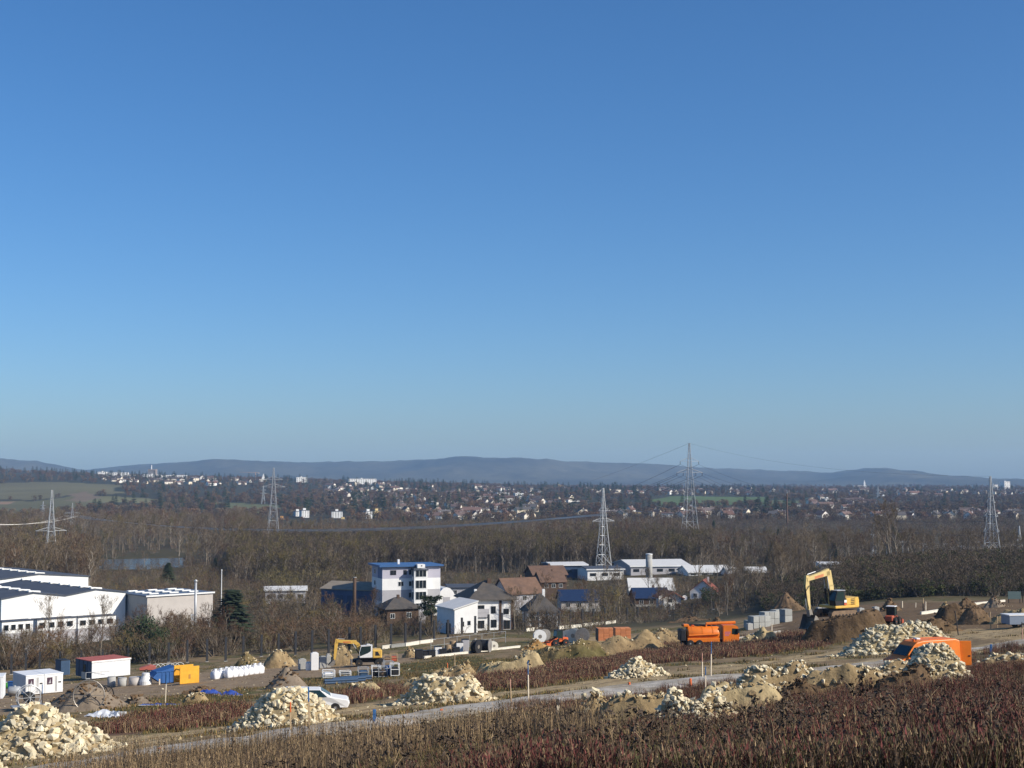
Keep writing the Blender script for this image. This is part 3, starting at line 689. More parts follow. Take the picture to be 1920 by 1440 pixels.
# low office row in front of the factory
for px0, px1, d in ((10, 68, 318), (76, 148, 331), (152, 222, 345)):
    p = place(px0, d); W = width_to(px0, d, YF, px1); z1 = hgt(p, 1167 - (px0 - 10) * .06, d); z0 = z1 - 2.6
    nm = {10: 'leftmost', 76: 'middle', 152: 'rightmost'}[px0]
    o = thing('office_cabin', nm + ' of three long white cabins with big windows before the factory', 'cabin', p, YF, 'white cabins in front of the factory')
    w = MB(); w.box(0, W, 0, 3.2, z0, z1); part(o, 'wall', w, white); w = MB(); w.box(.1, W - .1, .1, 3.1, -1.5, z0 - .003); part(o, 'plinth', w, greyw)
    r_ = MB(); r_.bev(-.15, W + .15, -.2, 3.4, z1, z1 + .18, .05); part(o, 'roof', r_, dark_roof)
    n = 4
    for k in range(n): window(o, 'f', .35 + k * (W - .5) / n, z0 + .65, (W - .5) / n * .72, 1.35, fm=frame_w, bars=0)
# --- grey metal hall with skylight bands
d = 352; p = place(280, d); W = width_to(280, d, YF, 402); z1 = hgt(p, 1119, d)
o = thing('metal_hall', 'grey metal hall with blue grey flat roof and white skylights beside spruce', 'hall', p, YF); D_ = 17
w = MB(); w.box(0, W, 0, D_, 0, z1); part(o, 'wall', w, beige); w = MB(); w.box(-.06, 0, .1, D_ - .1, 0, z1 - .02); part(o, 'side_cladding', w, shaded_wall)  # left wall's shade is put into the darker colour of its sheet
r_ = MB(); r_.bev(-.5, W + .3, -.4, D_ + .3, z1, z1 + .3, .08); ro = part(o, 'roof', r_, blue_roof)
tr = MB(); tr.box(-.55, W + .32, -.46, -.41, z1 - .05, z1 + .34); part(o, 'trim', tr, frame_w)
for i in range(3):
    for k in range(4):
        s = MB(); s.bev(0, 2.6, 0, 1.1, 0, .35, .1); q = part(ro, 'skylight', s, skylight); q.location = (1.6 + i * W / 3.3, 2 + k * 3.7, z1 + .3)
for k in range(3): window(o, 'f', W * .62 + k * 2.0, 2.2, 1.6, 1.2, fm=frame_w)
p = place(370, 338); zt = hgt(p, 1089); o = thing('steel_chimney', 'tall shiny steel flue pipe beside the metal hall', 'chimney', p)
m = MB(); m.cyl((0, 0, 0), (0, 0, zt), .28, 12); part(o, 'pipe', m, steel, True); m = MB(); m.lathe([(.28, zt - .3), (.4, zt - .3), (.4, zt + .1), (.05, zt + .35)], 12); part(o, 'cap', m, steel, True)
m = MB(); m.box(-1.0, -.35, -.3, .3, 0, zt * .45); part(o, 'filter_box', m, frame_w)
p = place(418, 372); zt = hgt(p, 1069); o = thing('mast', 'slim white mast above the spruce top', 'mast', p); m = MB(); m.tube([(0, 0, 0), (0, 0, zt)], [.16, .1], 8); part(o, 'pole', m, frame_w); m = MB(); m.lathe([(.16, zt - .15), (.2, zt), (.05, zt + .2)], 8); part(o, 'cap', m, frame_w)
# --- blue shed
d = 392; yaw = R(-24); p = place(604, d); z1 = hgt(p, 1104, d); W = width_to(604, d, yaw, 700)
o = thing('blue_shed', 'long blue sheet metal shed with weathered roof left of apartment block', 'shed', p, yaw)
w = MB(); gwall(w, 0, W, 0, 12, z1, 1.6); part(o, 'wall', w, blue_wall)
r_ = MB(); gable(r_, 0, W, 0, 12, z1, 1.6, .4); part(o, 'roof', r_, rust_roof)
for k in range(4): b_ = MB(); b_.box(1.5 + k * 3.4, 3.6 + k * 3.4, -.05, .0, .1, z1 * .8); part(o, 'panel', b_, navy)
p = place(666, 372); zt = hgt(p, 1083); o = thing('timber_pole', 'thick brown pole standing before the blue shed', 'pole', p); m = MB(); m.tube([(0, 0, 0), (0, 0, zt * .5), (.05, 0, zt)], [.5, .47, .42], 10); part(o, 'shaft', m, timber, True); m = MB(); m.cyl((0.05, 0, zt), (.05, 0, zt + .15), .48, 10); part(o, 'cap', m, conc)
# --- apartment block
d = 378; yaw = R(20); p = place(718, d); W = width_to(718, d, yaw, 826); zt = hgt(p, 1064, d); zb = hgt(p, 1150, d); fl = (zt - zb) / 4; D_ = 11
o = thing('apartment_block', 'white and lilac apartment block with blue roof and glazed stair tower', 'apartment block', p, yaw)
for i, m_ in enumerate((white, greyw, white, lilac)):
    z0 = zb + i * fl if i else 0; w = MB(); e = .0 if i != 2 else .012; w.box(-e, W + e, -e, D_ + e, z0, zb + (i + 1) * fl); part(o, 'storey', w, m_)
w = MB(); w.box(-.05, 0, .0, D_ * .42, zb + 3 * fl, zt - .02); part(o, 'blue_panel', w, blue_trim)
r_ = MB(); r_.prism([(-1.0, zt + .1), (W + .7, zt + .1), (W + .7, zt + .5), (-1.0, zt + .62)], -.9, D_ + .6); part(o, 'roof', r_, blue_trim)
c_ = MB(); c_.box(W * .33, W * .33 + .55, 4, 4.6, zt + .5, zt + 1.8); part(o, 'chimney', c_, white)
tx0, tx1 = W * .50, W * .73; t = MB(); t.box(tx0, tx1, -2.6, -.02, 0, zt - .8); tw_ = part(o, 'stair_tower', t, white)
t = MB(); t.prism([(tx0 - .2, zt - .8), (tx1 + .2, zt - .8), (tx1 + .2, zt - .6), (tx0 - .2, zt - .2)], -2.9, -.03); part(o, 'tower_roof', t, dark_roof)
t = MB(); t.box(tx0 + 1.0, tx1 - .6, -2.2, -.1, zt - .25, zt + .75); hd_ = part(o, 'roof_hatch', t, white); t = MB(); t.cyl(((tx0 + tx1) / 2 + .3, -2.26, zt + .35), ((tx0 + tx1) / 2 + .3, -2.19, zt + .35), .18, 10); part(hd_, 'round_window', t, GL)
for k in range(4):
    z = zb + k * fl + .45
    if z > .2: window(o, 'f', tx0 + .35, z, (tx1 - tx0) - .7, fl * .72, off=-2.6, fm=frame_w, bars=2); window(o, 'l', -2.1, z, 1.3, fl * .7, off=tx0, fm=frame_w, bars=0)
for k, xs in ((3, ((.135, .8), (.185, .8), (.36, .9), (.455, .9))), (2, ((.27, 1.5), (.455, .95))), (1, ((.455, 1.0),)), (0, ((.22, 1.8), (.455, 1.0)))):
    for x, w_ in xs: window(o, 'f', W * x, zb + k * fl + .95, w_, 1.25, fm=frame_w if k == 2 and x < .3 else frame_d)
for k in range(4):
    window(o, 'l', 6.8, zb + k * fl + .9, 1.5, 1.3, off=-.012, fm=frame_w); window(o, 'f', W * .84, zb + k * fl + .9, 1.2, 1.3, fm=frame_w) if k < 1 else None
b_ = MB(); b_.box(W * .78, W * .97, -1.3, -.02, zb + fl * .05, zb + fl * .15); part(o, 'balcony', b_, conc)
# --- dark house with hip roof in front of the block
d = 345; yaw = R(24); p = place(727, d); z1 = hgt(p, 1143, d); W = width_to(727, d, yaw, 786)
o = thing('bungalow', 'dark timber bungalow with pyramid roof below the apartment block', 'house', p, yaw)
w = MB(); w.box(0, W, 0, 7, 0, z1); part(o, 'wall', w, timber); r_ = MB(); hip(r_, 0, W, 0, 7, z1, 2.6, .7); ro = part(o, 'roof', r_, slate)
c_ = MB(); c_.box(W * .45, W * .45 + .6, 3, 3.6, z1 + 1.6, z1 + 3.2); part(ro, 'chimney', c_, timber)
window(o, 'f', W * .62, z1 - 2.2, 1.2, 1.4, fm=frame_w); window(o, 'f', W * .1, z1 - 2.2, 1.2, 1.2, fm=frame_w)
a_ = MB(); a_.box(W, W + 2.2, 1, 4, 0, z1 - .6); part(o, 'annex', a_, greyw)
# --- white house with large hip roof and garage wing
d = 316; yaw = R(16); p = place(893, d); z1 = hgt(p, 1126, d); W = width_to(893, d, yaw, 962)
o = thing('villa', 'white villa with big dark hip roof and brown corner pillars behind the posts', 'house', p, yaw); D_ = 11.5
w = MB(); w.box(-1.2, W, 0, D_, 0, z1); part(o, 'wall', w, white)
r_ = MB(); hip(r_, -1.2, W, 0, D_, z1, 4.0, .9); ro = part(o, 'roof', r_, slate); c_ = MB(); c_.box(.2, .75, 2.2, 2.8, z1 + .5, z1 + 2.3); part(ro, 'chimney', c_, white)
fl_ = MB(); fl_.box(W * .45, W * .45 + .9, 4.6, 5.3, z1 + 3.2, z1 + 4.5); part(ro, 'chimney', fl_, timber)
for x, w_ in ((-1.3, 1.3), (W * .62, .55), (W - .5, .55)): b_ = MB(); b_.box(x, x + w_, -.12, .0, 0, z1); part(o, 'pillar', b_, timber)
lo = MB(); lo.box(.15, W * .34, -.5, -.02, z1 * .48, z1 * .62).box(.15, W * .34, -.55, -.48, z1 * .62, z1 * .74); part(o, 'balcony', lo, greyw)
window(o, 'f', .3, z1 * .62, 1.6, 1.6, fm=frame_d); window(o, 'f', .3, .9, 1.6, 1.7, fm=frame_d); window(o, 'f', W * .40, z1 * .58, 1.1, 1.6, fm=frame_d)
window(o, 'f', W * .40, 1.0, 1.3, 1.7, fm=frame_d); window(o, 'f', W * .74, z1 * .55, 1.2, 1.2, fm=frame_d); window(o, 'f', W * .74, .6, 1.5, 1.9, fm=timber)
d = 306; yaw = R(26); p = place(853, d); z1 = hgt(p, 1143, d); W = width_to(853, d, yaw, 896)
o = thing('garage_wing', 'white garage with pale sloping sheet roof left of the villa', 'garage', p, yaw)
w = MB(); w.prism([(0, 0), (W, 0), (W, z1 + 1.5), (0, z1)], 0, 9.5); part(o, 'wall', w, white); r_ = MB(); r_.prism([(-.4, z1 - .1), (W + .1, z1 + 1.5), (W + .1, z1 + 1.75), (-.4, z1 + .15)], -.35, 9.9); part(o, 'roof', r_, sheet_roof)
window(o, 'f', W * .28, 1.9, .7, 1.0, fm=frame_d, bars=0); window(o, 'f', W * .56, 2.1, .7, .9, fm=frame_d, bars=0); dr = MB(); dr.box(-.04, .0, 2, 4.6, 0, 2.4); part(o, 'garage_door', dr, frame_d)
# --- further houses: (name,label,px0,px1,depth,yaw,py_eave,rise,D,axis,wall,roof,windows)
HS = [
 ('house', 'grey gabled house with reddish brown roof behind the villa', 953, 1016, 385, 28, 1113, 3.6, 9, 'x', greyw, brown_tile),
 ('house', 'low house with dark hipped roof right of the villa', 992, 1046, 330, 10, 1150, 4.2, 9, 'h', white, slate),
 ('barn', 'brown roofed barn nearest the long halls', 1000, 1062, 500, 14, 1078, 2.6, 12, 'x', timber, brown_tile),
 ('barn', 'brown roofed barn lower and nearer than its neighbour', 1015, 1060, 470, 14, 1091, 2.8, 10, 'x', timber, brown_tile),
 ('house', 'house with blue solar roof behind the big bare tree', 1052, 1122, 420, 6, 1126, 2.6, 9, 'x', beige, solar),
 ('chalet', 'timber chalet with deep blue solar roof beside the small white house', 1190, 1252, 452, 6, 1121, 2.6, 9, 'x', timber, solar),
 ('house', 'grey corrugated roofed house above the solar chalet', 1180, 1262, 500, 2, 1106, 3.6, 9, 'x', cream, sheet_roof),
 ('house', 'white gabled house with red roof half hidden by bare trees', 1292, 1340, 470, -14, 1108, 3.4, 9, 'y', white, red_tile),
 ('house', 'low house under brown roof left of the barns', 950, 992, 460, 10, 1103, 2.2, 8, 'x', timber, slate),
 ('workshop', 'flat dark roofed workshop behind the apartment block', 842, 905, 440, 8, 1102, .5, 12, 'x', greyw, dark_roof)]
for nm, lab, a, b_, d, yaw, pe, rise, D_, ax, wm, rm in HS:
    yaw = R(yaw); p = place(a, d); W = width_to(a, d, yaw, b_); z1 = hgt(p, pe, d); o = thing(nm, lab, nm if nm != 'chalet' else 'house', p, yaw)
    w = MB(); r_ = MB()
    if ax == 'h': w.box(0, W, 0, D_, 0, z1); hip(r_, 0, W, 0, D_, z1, rise, .6)
    else: gwall(w, 0, W, 0, D_, z1, rise, ax); gable(r_, 0, W, 0, D_, z1, rise, .5, .22, ax)
    part(o, 'wall', w, wm); ro = part(o, 'roof', r_, rm)
    c_ = MB(); c_.box(W * .6, W * .6 + .6, D_ * .55, D_ * .55 + .6, z1 + rise * .5, z1 + rise + .9); part(ro, 'chimney', c_, white if wm is white else brown_tile)
    for k in range(3): window(o, 'f', W * (.12 + .3 * k), max(z1 - 2.0, .4), 1.3, 1.3, fm=frame_w)
    if rm is solar:
        b2 = MB(); b2.box(-.2, W + .2, -1.6, -.02, z1 - 3.1, z1 - 2.9).box(-.2, W + .2, -1.62, -1.54, z1 - 2.9, z1 - 2.0); part(o, 'balcony', b2, conc)
d = 432; yaw = R(9); p = place(1243, d); W = width_to(1243, d, yaw, 1275); z1 = hgt(p, 1120, d)
o = thing('small_house', 'small white gabled house with red eaves and satellite dishes behind the posts', 'house', p, yaw)
w = MB(); gwall(w, 0, W, 0, 9, z1, 1.5, 'y'); part(o, 'wall', w, white); r_ = MB(); gable(r_, 0, W, 0, 9, z1, 1.5, 1.0, .25, 'y'); part(o, 'roof', r_, red_tile)
window(o, 'f', W * .26, z1 - 1.5, 1.3, 1.1, fm=frame_d); window(o, 'f', W * .7, .9, 1.3, 1.3, fm=frame_d)
for x in (-.9, W + 1.0):
    s = MB(); s.lathe([(.05, 0), (.45, .08), (.75, .25), (.78, .26), (.45, .05), (.05, -.05)], 14, 0, Matrix.Rotation(R(75), 4, 'X') @ Matrix.Rotation(0, 4, 'Z')); q = part(o, 'satellite_dish', s, frame_w, True); q.location = (x, -.3, z1 - .2)
    s = MB(); s.tube([(x, -.25, z1 - .2), (W / 2 + (x > 0) * W / 2 - (x < 0) * W / 2, .1, z1 - .5)], .05, 5); part(o, 'bracket', s, steel)
# long halls at the wood's edge
def hall(px0, px1, d, yaw, pe, D_, label, wm, rm, rise=.6, trim=None, nbay=5):
    yaw = R(yaw); p = place(px0, d); W = width_to(px0, d, yaw, px1); z1 = hgt(p, pe, d); o = thing('industrial_hall', label, 'hall', p, yaw)
    w = MB(); gwall(w, 0, W, 0, D_, z1, rise); part(o, 'wall', w, wm); r_ = MB(); gable(r_, 0, W, 0, D_, z1, rise, .5, .3); part(o, 'roof', r_, rm)
    if trim: t = MB(); t.box(-.6, W + .6, -.62, -.53, z1 - .25, z1 + .25); part(o, 'trim', t, trim)
    for k in range(nbay): window(o, 'f', W * (k + .2) / nbay, z1 * .45, W / nbay * .5, 1.2, fm=frame_d, bars=2)
hall(1034, 1100, 590, 12, 1060, 16, 'dark blue walled hall with pale roof edge left of the lattice pylon', navy, sheet_roof, trim=frame_w, nbay=3)
hall(1101, 1168, 575, 12, 1068, 16, 'white walled hall with flat dark roof under the lattice pylon', white, dark_roof, trim=frame_w, nbay=3)
hall(1182, 1292, 600, 12, 1062, 26, 'long hall with bright white roof right of the round silo', greyw, sheet_roof, rise=1.8, trim=frame_w)
hall(1290, 1372, 585, 8, 1074, 18, 'white roofed shed right of the long hall', white, sheet_roof, rise=2.2, nbay=4)
hall(1366, 1440, 570, 4, 1078, 16, 'rightmost of the white roofed sheds behind the bare trees', white, sheet_roof, rise=2.4, nbay=4)
hall(1536, 1578, 470, 0, 1058, 8, 'small white flat building above the yellow excavator', white, sheet_roof, rise=.3, nbay=3)
hall(500, 576, 440, 10, 1108, 9, 'low shed with pale roof left of the blue shed', greyw, sheet_roof, rise=.8, nbay=4)
p = place(1216, 548); zt = hgt(p, 1040); o = thing('round_silo', 'round brown concrete silo tower with white cap beside the halls', 'silo', p)
m = MB(); m.lathe([(1.25, 0), (1.25, zt)], 18); part(o, 'shaft', m, conc, True); m = MB(); m.lathe([(1.35, zt), (1.35, zt + .35), (.3, zt + .5)], 18); part(o, 'cap', m, frame_w)
for k in range(3): m = MB(); m.lathe([(1.29, zt * .3 * (k + 1) - .1), (1.29, zt * .3 * (k + 1) + .1)], 18); part(o, 'band', m, steel)
p = place(838, 405); zt = hgt(p, 1101); o = thing('arched_tent', 'white arched tent between apartment block and villa', 'tent', p, R(20)); m = MB(); n = 10
for k in range(5):
    a0 = [( -3.4 * math.cos(math.pi * i / n), zt * math.sin(math.pi * i / n)) for i in range(n + 1)]
    m.prism(a0, k * 1.6, k * 1.6 + 1.56)
part(o, 'cover', m, white); m = MB(); m.box(-1, 1, -.06, -.01, 0, zt * .6); part(o, 'door', m, greyw)

# ------------------------------------------------------------------ lattice pylons
def pylon(px, d, py_top, py_base=None, arms=(), w0=.085, label='', segs=11, thick=.11, grp='lattice power pylons', yaw=0.0, mesh_parts=True, wtop=.012):
    p = GD(px, d); p.z -= .5; Ht = hgt(p, py_top, d); o = thing('lattice_pylon', label, 'pylon', p, yaw, grp); W0 = Ht * w0
    def half(z): return W0 * (1 - z / Ht) ** 1.2 + Ht * wtop * .5
    L = MB(); B_ = MB(); zs = [Ht * (1 - (1 - i / segs) ** 1.35) for i in range(segs + 1)]
    for sx in (-1, 1):
        for sy in (-1, 1): L.tube([(sx * half(z), sy * half(z), z) for z in zs], [thick * 1.1] * len(zs), 4)
    for i in range(segs):
        a, b = half(zs[i]), half(zs[i + 1]); z0, z1 = zs[i], zs[i + 1]
        for k in range(4):
            c, s = math.cos(k * math.pi / 2), math.sin(k * math.pi / 2); rot = lambda x, y: (x * c - y * s, x * s + y * c)
            B_.tube([(*rot(-a, -a), z0), (*rot(b, -b), z1)], thick * .65, 3, cap=False); B_.tube([(*rot(a, -a), z0), (*rot(-b, -b), z1)], thick * .65, 3, cap=False)
            B_.tube([(*rot(-b, -b), z1), (*rot(b, -b), z1)], thick * .55, 3, cap=False)
    part(o, 'leg_frame', L, steel); part(o, 'bracing', B_, steel)
    tips = []
    for py, half_px, ins in arms:
        z = hgt(p, py, d); hw = half_px * d / F; A_ = MB(); q = half(z)
        for s in (-1, 1):
            for y in (-q, q):
                A_.tube([(s * q, y, z), (s * hw, 0, z)], thick * .8, 4); A_.tube([(s * q, y, z + Ht * .035), (s * hw, 0, z)], thick * .7, 4)
            for t in (.3, .55, .8): A_.tube([(s * (q + (hw - q) * t), 0, z), (s * (q + (hw - q) * t), 0, z + Ht * .035 * (1 - t))], thick * .5, 3)
        ar = part(o, 'crossarm', A_, steel)
        pos = [-1, 1] if ins == 2 else [-1, -.5, .5, 1]
        for s in pos:
            I = MB(); I.lathe([(.09, 0), (.22, -.35), (.09, -.5), (.22, -.85), (.09, -1.0), (.22, -1.4), (.06, -1.9)], 6); io = part(ar, 'insulator', I, frame_d); io.location = (s * hw * .97, 0, z - .05)
            tips.append(Matrix.Translation(p) @ Matrix.Rotation(yaw, 4, 'Z') @ Vector((s * hw * .97, 0, z - 1.9)))
    return o, tips, Matrix.Translation(p) @ Vector((0, 0, Ht))
wirem = mat('wire', (.78, .74, .68), rough=.6, var=.05)
wired = mat('dark_wire', (.06, .06, .07), rough=.5, var=.05)
def wire(a, b, sag, r, label, m=wirem, n=26, grp='power lines'):
    a, b = Vector(a), Vector(b); w = MB(); w.tube([a.lerp(b, i / n) - Vector((0, 0, 4 * sag * (i / n) * (1 - i / n))) for i in range(n + 1)], r, 4)
    return tag(w.obj('power_line', m), label, 'power line', grp)
P1, t1, top1 = pylon(98, 560, 919, arms=((995, 28, 4),), label='tall pale lattice pylon in front of the rear factory hall', yaw=.5, w0=.072)
P0, t0, top0 = pylon(137, 1050, 943, arms=((962, 14, 4),), label='slender distant pylon right of the tall left pylon', thick=.12, yaw=.3)
P2, t2_, top2 = pylon(513, 860, 877, arms=((899, 17, 2), (913, 22, 4)), label='tall pylon rising from the wood left of centre', yaw=.35, w0=.075)
P3, t3, top3 = pylon(1131, 610, 915, arms=((957, 10, 2), (977, 24, 4)), label='pylon standing over the long halls', yaw=.5, w0=.068)
P4, t4, top4 = pylon(1293, 880, 831, arms=((865, 19, 2), (886, 26, 4)), label='tallest pylon whose tip rises above the hills', yaw=.25, w0=.07)
P5, t5, top5 = pylon(1857, 560, 893, arms=((942, 9, 2), (968, 14, 2), (996, 16, 4)), label='grey pylon with three pairs of arms near the right edge', yaw=.2, w0=.075)
P6, t6, top6 = pylon(1909, 640, 986, arms=((1014, 9, 2),), label='short pylon at the right edge of the photo', yaw=.6)
P7, t7, top7 = pylon(1637, 640, 983, arms=((1003, 9, 2),), label='short pylon among bare trees right of the excavator', yaw=.2)
for px, d, py, lb in ((82, 1500, 940, 'faint small pylon before the green fields'), (494, 2000, 911, 'faint small pylon left of the tall central pylon'), (1059, 3000, 912, 'tiny far pylon beside the yellow tower block'), (1200, 3000, 916, 'tiny far pylon on the wooded rise'), (1646, 2600, 911, 'tiny far pylon right of the wooded knoll')):
    pylon(px, d, py, arms=((py + 8, 5, 2), (py + 14, 6, 2)), label=lb, thick=.3, segs=6)
for k in range(4): wire(t0[k], t3[k % 2] + Vector((0, 0, .35 * (k // 2))), 8 + .5 * k, .1, 'pale cable strung low across the whole wood')
for k in range(4): wire(t0[k], AT(-60, 981 - k * .6, 620), 3, .06, 'pale cable leaving the photo at the left edge')
for k in range(6): wire(t4[k], AT(900 - k * 8, 936 + k * 3, 2300), 26, .09, 'dark cable sloping down to the left from the tallest pylon', wired)
wire(top4, AT(870, 935, 2300), 16, .06, 'thin top cable sloping left from the tallest pylon', wired)
for k, j in ((0, 0), (1, 1), (2, 2), (3, 3), (4, 4), (5, 7)): wire(t4[k], t5[j], 9, .05, 'dark cable between the tallest pylon and the right one', wired)
wire(top4, top5, 5, .035, 'thin top cable between the tallest pylon and the right one', wired)
for k in range(4): wire(t7[k % 2] + Vector((0, 0, .4 * k)), t6[k % 2] + Vector((0, 0, .3 * k)), 3, .035, 'pale low cable between the two short pylons')

# ------------------------------------------------------------------ far town: hillside houses, blocks, churches
fw = mat('far_walls', (.8, .785, .74), rough=.9, var=.03, rand=.14, hue=(.72, .62, .46))
fr = mat('far_roofs', (.15, .085, .065), rough=.9, var=.1, rand=.4, hue=(.085, .08, .08))
fwin = mat('far_windows', (.06, .065, .07), rough=.4, var=.05)
def far_house(L, D_, z1, rise, axis):
    m = MB(); gwall(m, -L / 2, L / 2, -D_ / 2, D_ / 2, z1, rise, axis); n = len(m.f); r_ = MB(); gable(r_, -L / 2, L / 2, -D_ / 2, D_ / 2, z1, rise, .5, .3, axis); m.add(r_.v, r_.f, 1)
    for k in range(3):
        x = -L / 2 + L * (.14 + .3 * k)
        for z in (1.0, 3.6):
            if z + 1.4 < z1 + .2: m.box(x, x + 1.2, -D_ / 2 - .05, -D_ / 2, z, z + 1.3, 2)
    c = .6; m.box(L * .2, L * .2 + c, .5, .5 + c, z1 + rise * .6, z1 + rise + 1, 0)
    return m.mesh('house', [fw, fr, fwin])
FH = [far_house(11, 9, 4.5, 3.6, 'x'), far_house(10, 11, 5.5, 3.8, 'y'), far_house(14, 10, 6, 3, 'x'), far_house(9, 12, 5, 4.4, 'y'), far_house(22, 10, 6.5, 3.2, 'x'), far_house(12, 10, 6, .6, 'x')]
def far_block(L, D_, z1, cols, rows, top=.4, wm=None):
    m = MB(); m.box(-L / 2, L / 2, -D_ / 2, D_ / 2, 0, z1, 0).box(-L / 2 - .2, L / 2 + .2, -D_ / 2 - .2, D_ / 2 + .2, z1, z1 + top, 1); m.box(-1.5, 1.5, -1.5, 1.5, z1 + top, z1 + top + 2, 0)
    for i in range(cols):
        for j in range(rows):
            x = -L / 2 + L * (i + .28) / cols; z = z1 * (j + .32) / rows; m.box(x, x + L / cols * .42, -D_ / 2 - .06, -D_ / 2, z, z + z1 / rows * .42, 2)
            y = -D_ / 2 + D_ * (i + .3) / cols; m.box(-L / 2 - .06, -L / 2, y, y + D_ / cols * .35, z, z + z1 / rows * .42, 2)
    return m
town_pts = []
def town(n, poly, label, group, dmin=1420, lim=None):
    xs = [a for a, b in poly]; ys = [b for a, b in poly]; k = 0; tries = 0
    while k < n and tries < n * 12:
        tries += 1; a, b = random.uniform(min(xs), max(xs)), random.uniform(min(ys), max(ys))
        if not inpoly(np.array([a]), np.array([b]), poly)[0]: continue
        p = G(a, b, dmin)
        if p.y > 6300 or any(abs(p.x - q[0]) < 13 and abs(p.y - q[1]) < 22 for q in town_pts): continue
        town_pts.append((p.x, p.y)); p.z -= .8
        o = link('town_house', FH[random.randrange(len(FH))], None, p, R(random.choice((-38, -14, 10, 30, 52)) + random.uniform(-8, 8))); s = random.uniform(.7, 1.0) * (1 + max(0, p.y - 2500) / 6000); o.scale = (s, s, s)
        tag(o, label, 'house', group); k += 1
FARH = [
 (70, [(690, 925), (760, 912), (900, 925), (1000, 945), (1000, 985), (860, 985), (780, 975), (720, 950)], 'pale house in the dense hillside quarter at the centre', 'houses of the central hillside quarter'),
 (34, [(600, 915), (700, 908), (780, 915), (720, 945), (640, 950)], 'house scattered among trees high on the central slope', 'scattered houses of the upper slope'),
 (26, [(880, 915), (1010, 918), (1090, 945), (1000, 950), (900, 930)], 'house on the ridge right of the hillside quarter', 'houses of the ridge'),
 (22, [(170, 899), (350, 897), (470, 903), (470, 915), (360, 910), (200, 905)], 'house in the hilltop town on the left', 'houses of the hilltop town'),
 (48, [(1560, 968), (1900, 965), (1930, 1000), (1600, 1002), (1500, 985)], 'small house in the valley suburb on the right', 'houses of the right valley suburb'),
 (34, [(1080, 955), (1250, 960), (1480, 965), (1480, 990), (1300, 985), (1080, 975)], 'house at the wood edge right of centre', 'houses along the wood edge'),
 (40, [(1080, 919), (1700, 921), (1930, 922), (1930, 932), (1500, 930), (1100, 926)], 'far pale house in the town strip under the hills', 'houses of the far town strip'),
 (14, [(1480, 935), (1620, 935), (1640, 958), (1500, 955)], 'house on the wooded knoll right of the tallest pylon', 'houses of the wooded knoll')]
for n, poly, lab, grp in FARH: town(n, poly, lab, grp)
B_ = []
for n, poly in ((110, FARH[0][1]), (50, FARH[1][1]), (40, FARH[2][1]), (70, FARH[4][1]), (40, FARH[5][1]), (110, FARH[6][1]), (30, FARH[3][1])):
    xs = [a for a, b in poly]; ys = [b for a, b in poly]; k = 0
    while k < n:
        k += 1; a, b = random.uniform(min(xs), max(xs)), random.uniform(min(ys), max(ys))
        if inpoly(np.array([a]), np.array([b]), poly)[0]:
            p = G(a, b, 1420)
            if p.y < 6300 and not any(abs(p.x - q[0]) < 12 and abs(p.y - q[1]) < 20 for q in town_pts): town_pts.append((p.x, p.y)); B_.append((p.x, p.y, p.z - .8))
B_ = np.array(B_); scatter('far_houses', B_, rng.uniform(.6, .9, len(B_)) * (1 + np.maximum(0, B_[:, 1] - 2500) / 6000), FH, 'smaller pale houses filling the far town', 'houses', rot=np.c_[np.zeros((len(B_), 2)), np.radians(rng.choice([-38, -14, 10, 30, 52], len(B_)) + rng.uniform(-8, 8, len(B_)))])
def block(px, d, w_px, py_top, yaw, label, cols=5, rows=4, depth=12, wm=fw, rm=fr, py_base=None, cat='building'):
    p = GD(px, d)
    if py_base: p.z = CZ - us(px, py_base)[1] * d
    p.z -= 1; z1 = hgt(p, py_top, d); W = w_px * d / F; o = thing('tower_block' if z1 > 18 else 'long_block', label, cat, p, R(yaw)); m = far_block(W, depth, z1, cols, rows)
    for nm, i, mm in (('wall', 0, wm), ('roof', 1, rm), ('windows', 2, fwin)):
        q = MB(); 
        for f, k in zip(m.f, m.m):
            if k == i: q.add([m.v[j] for j in f], [tuple(range(len(f)))])
        part(o, 'window_band' if nm == 'windows' else nm, q, mm)
fwy = mat('far_yellow_wall', (.72, .55, .25), rough=.9, var=.04); fwo = mat('far_ochre_wall', (.5, .27, .1), rough=.9, var=.04); fwp = mat('far_white_wall', (.8, .79, .76), rough=.9, var=.03)
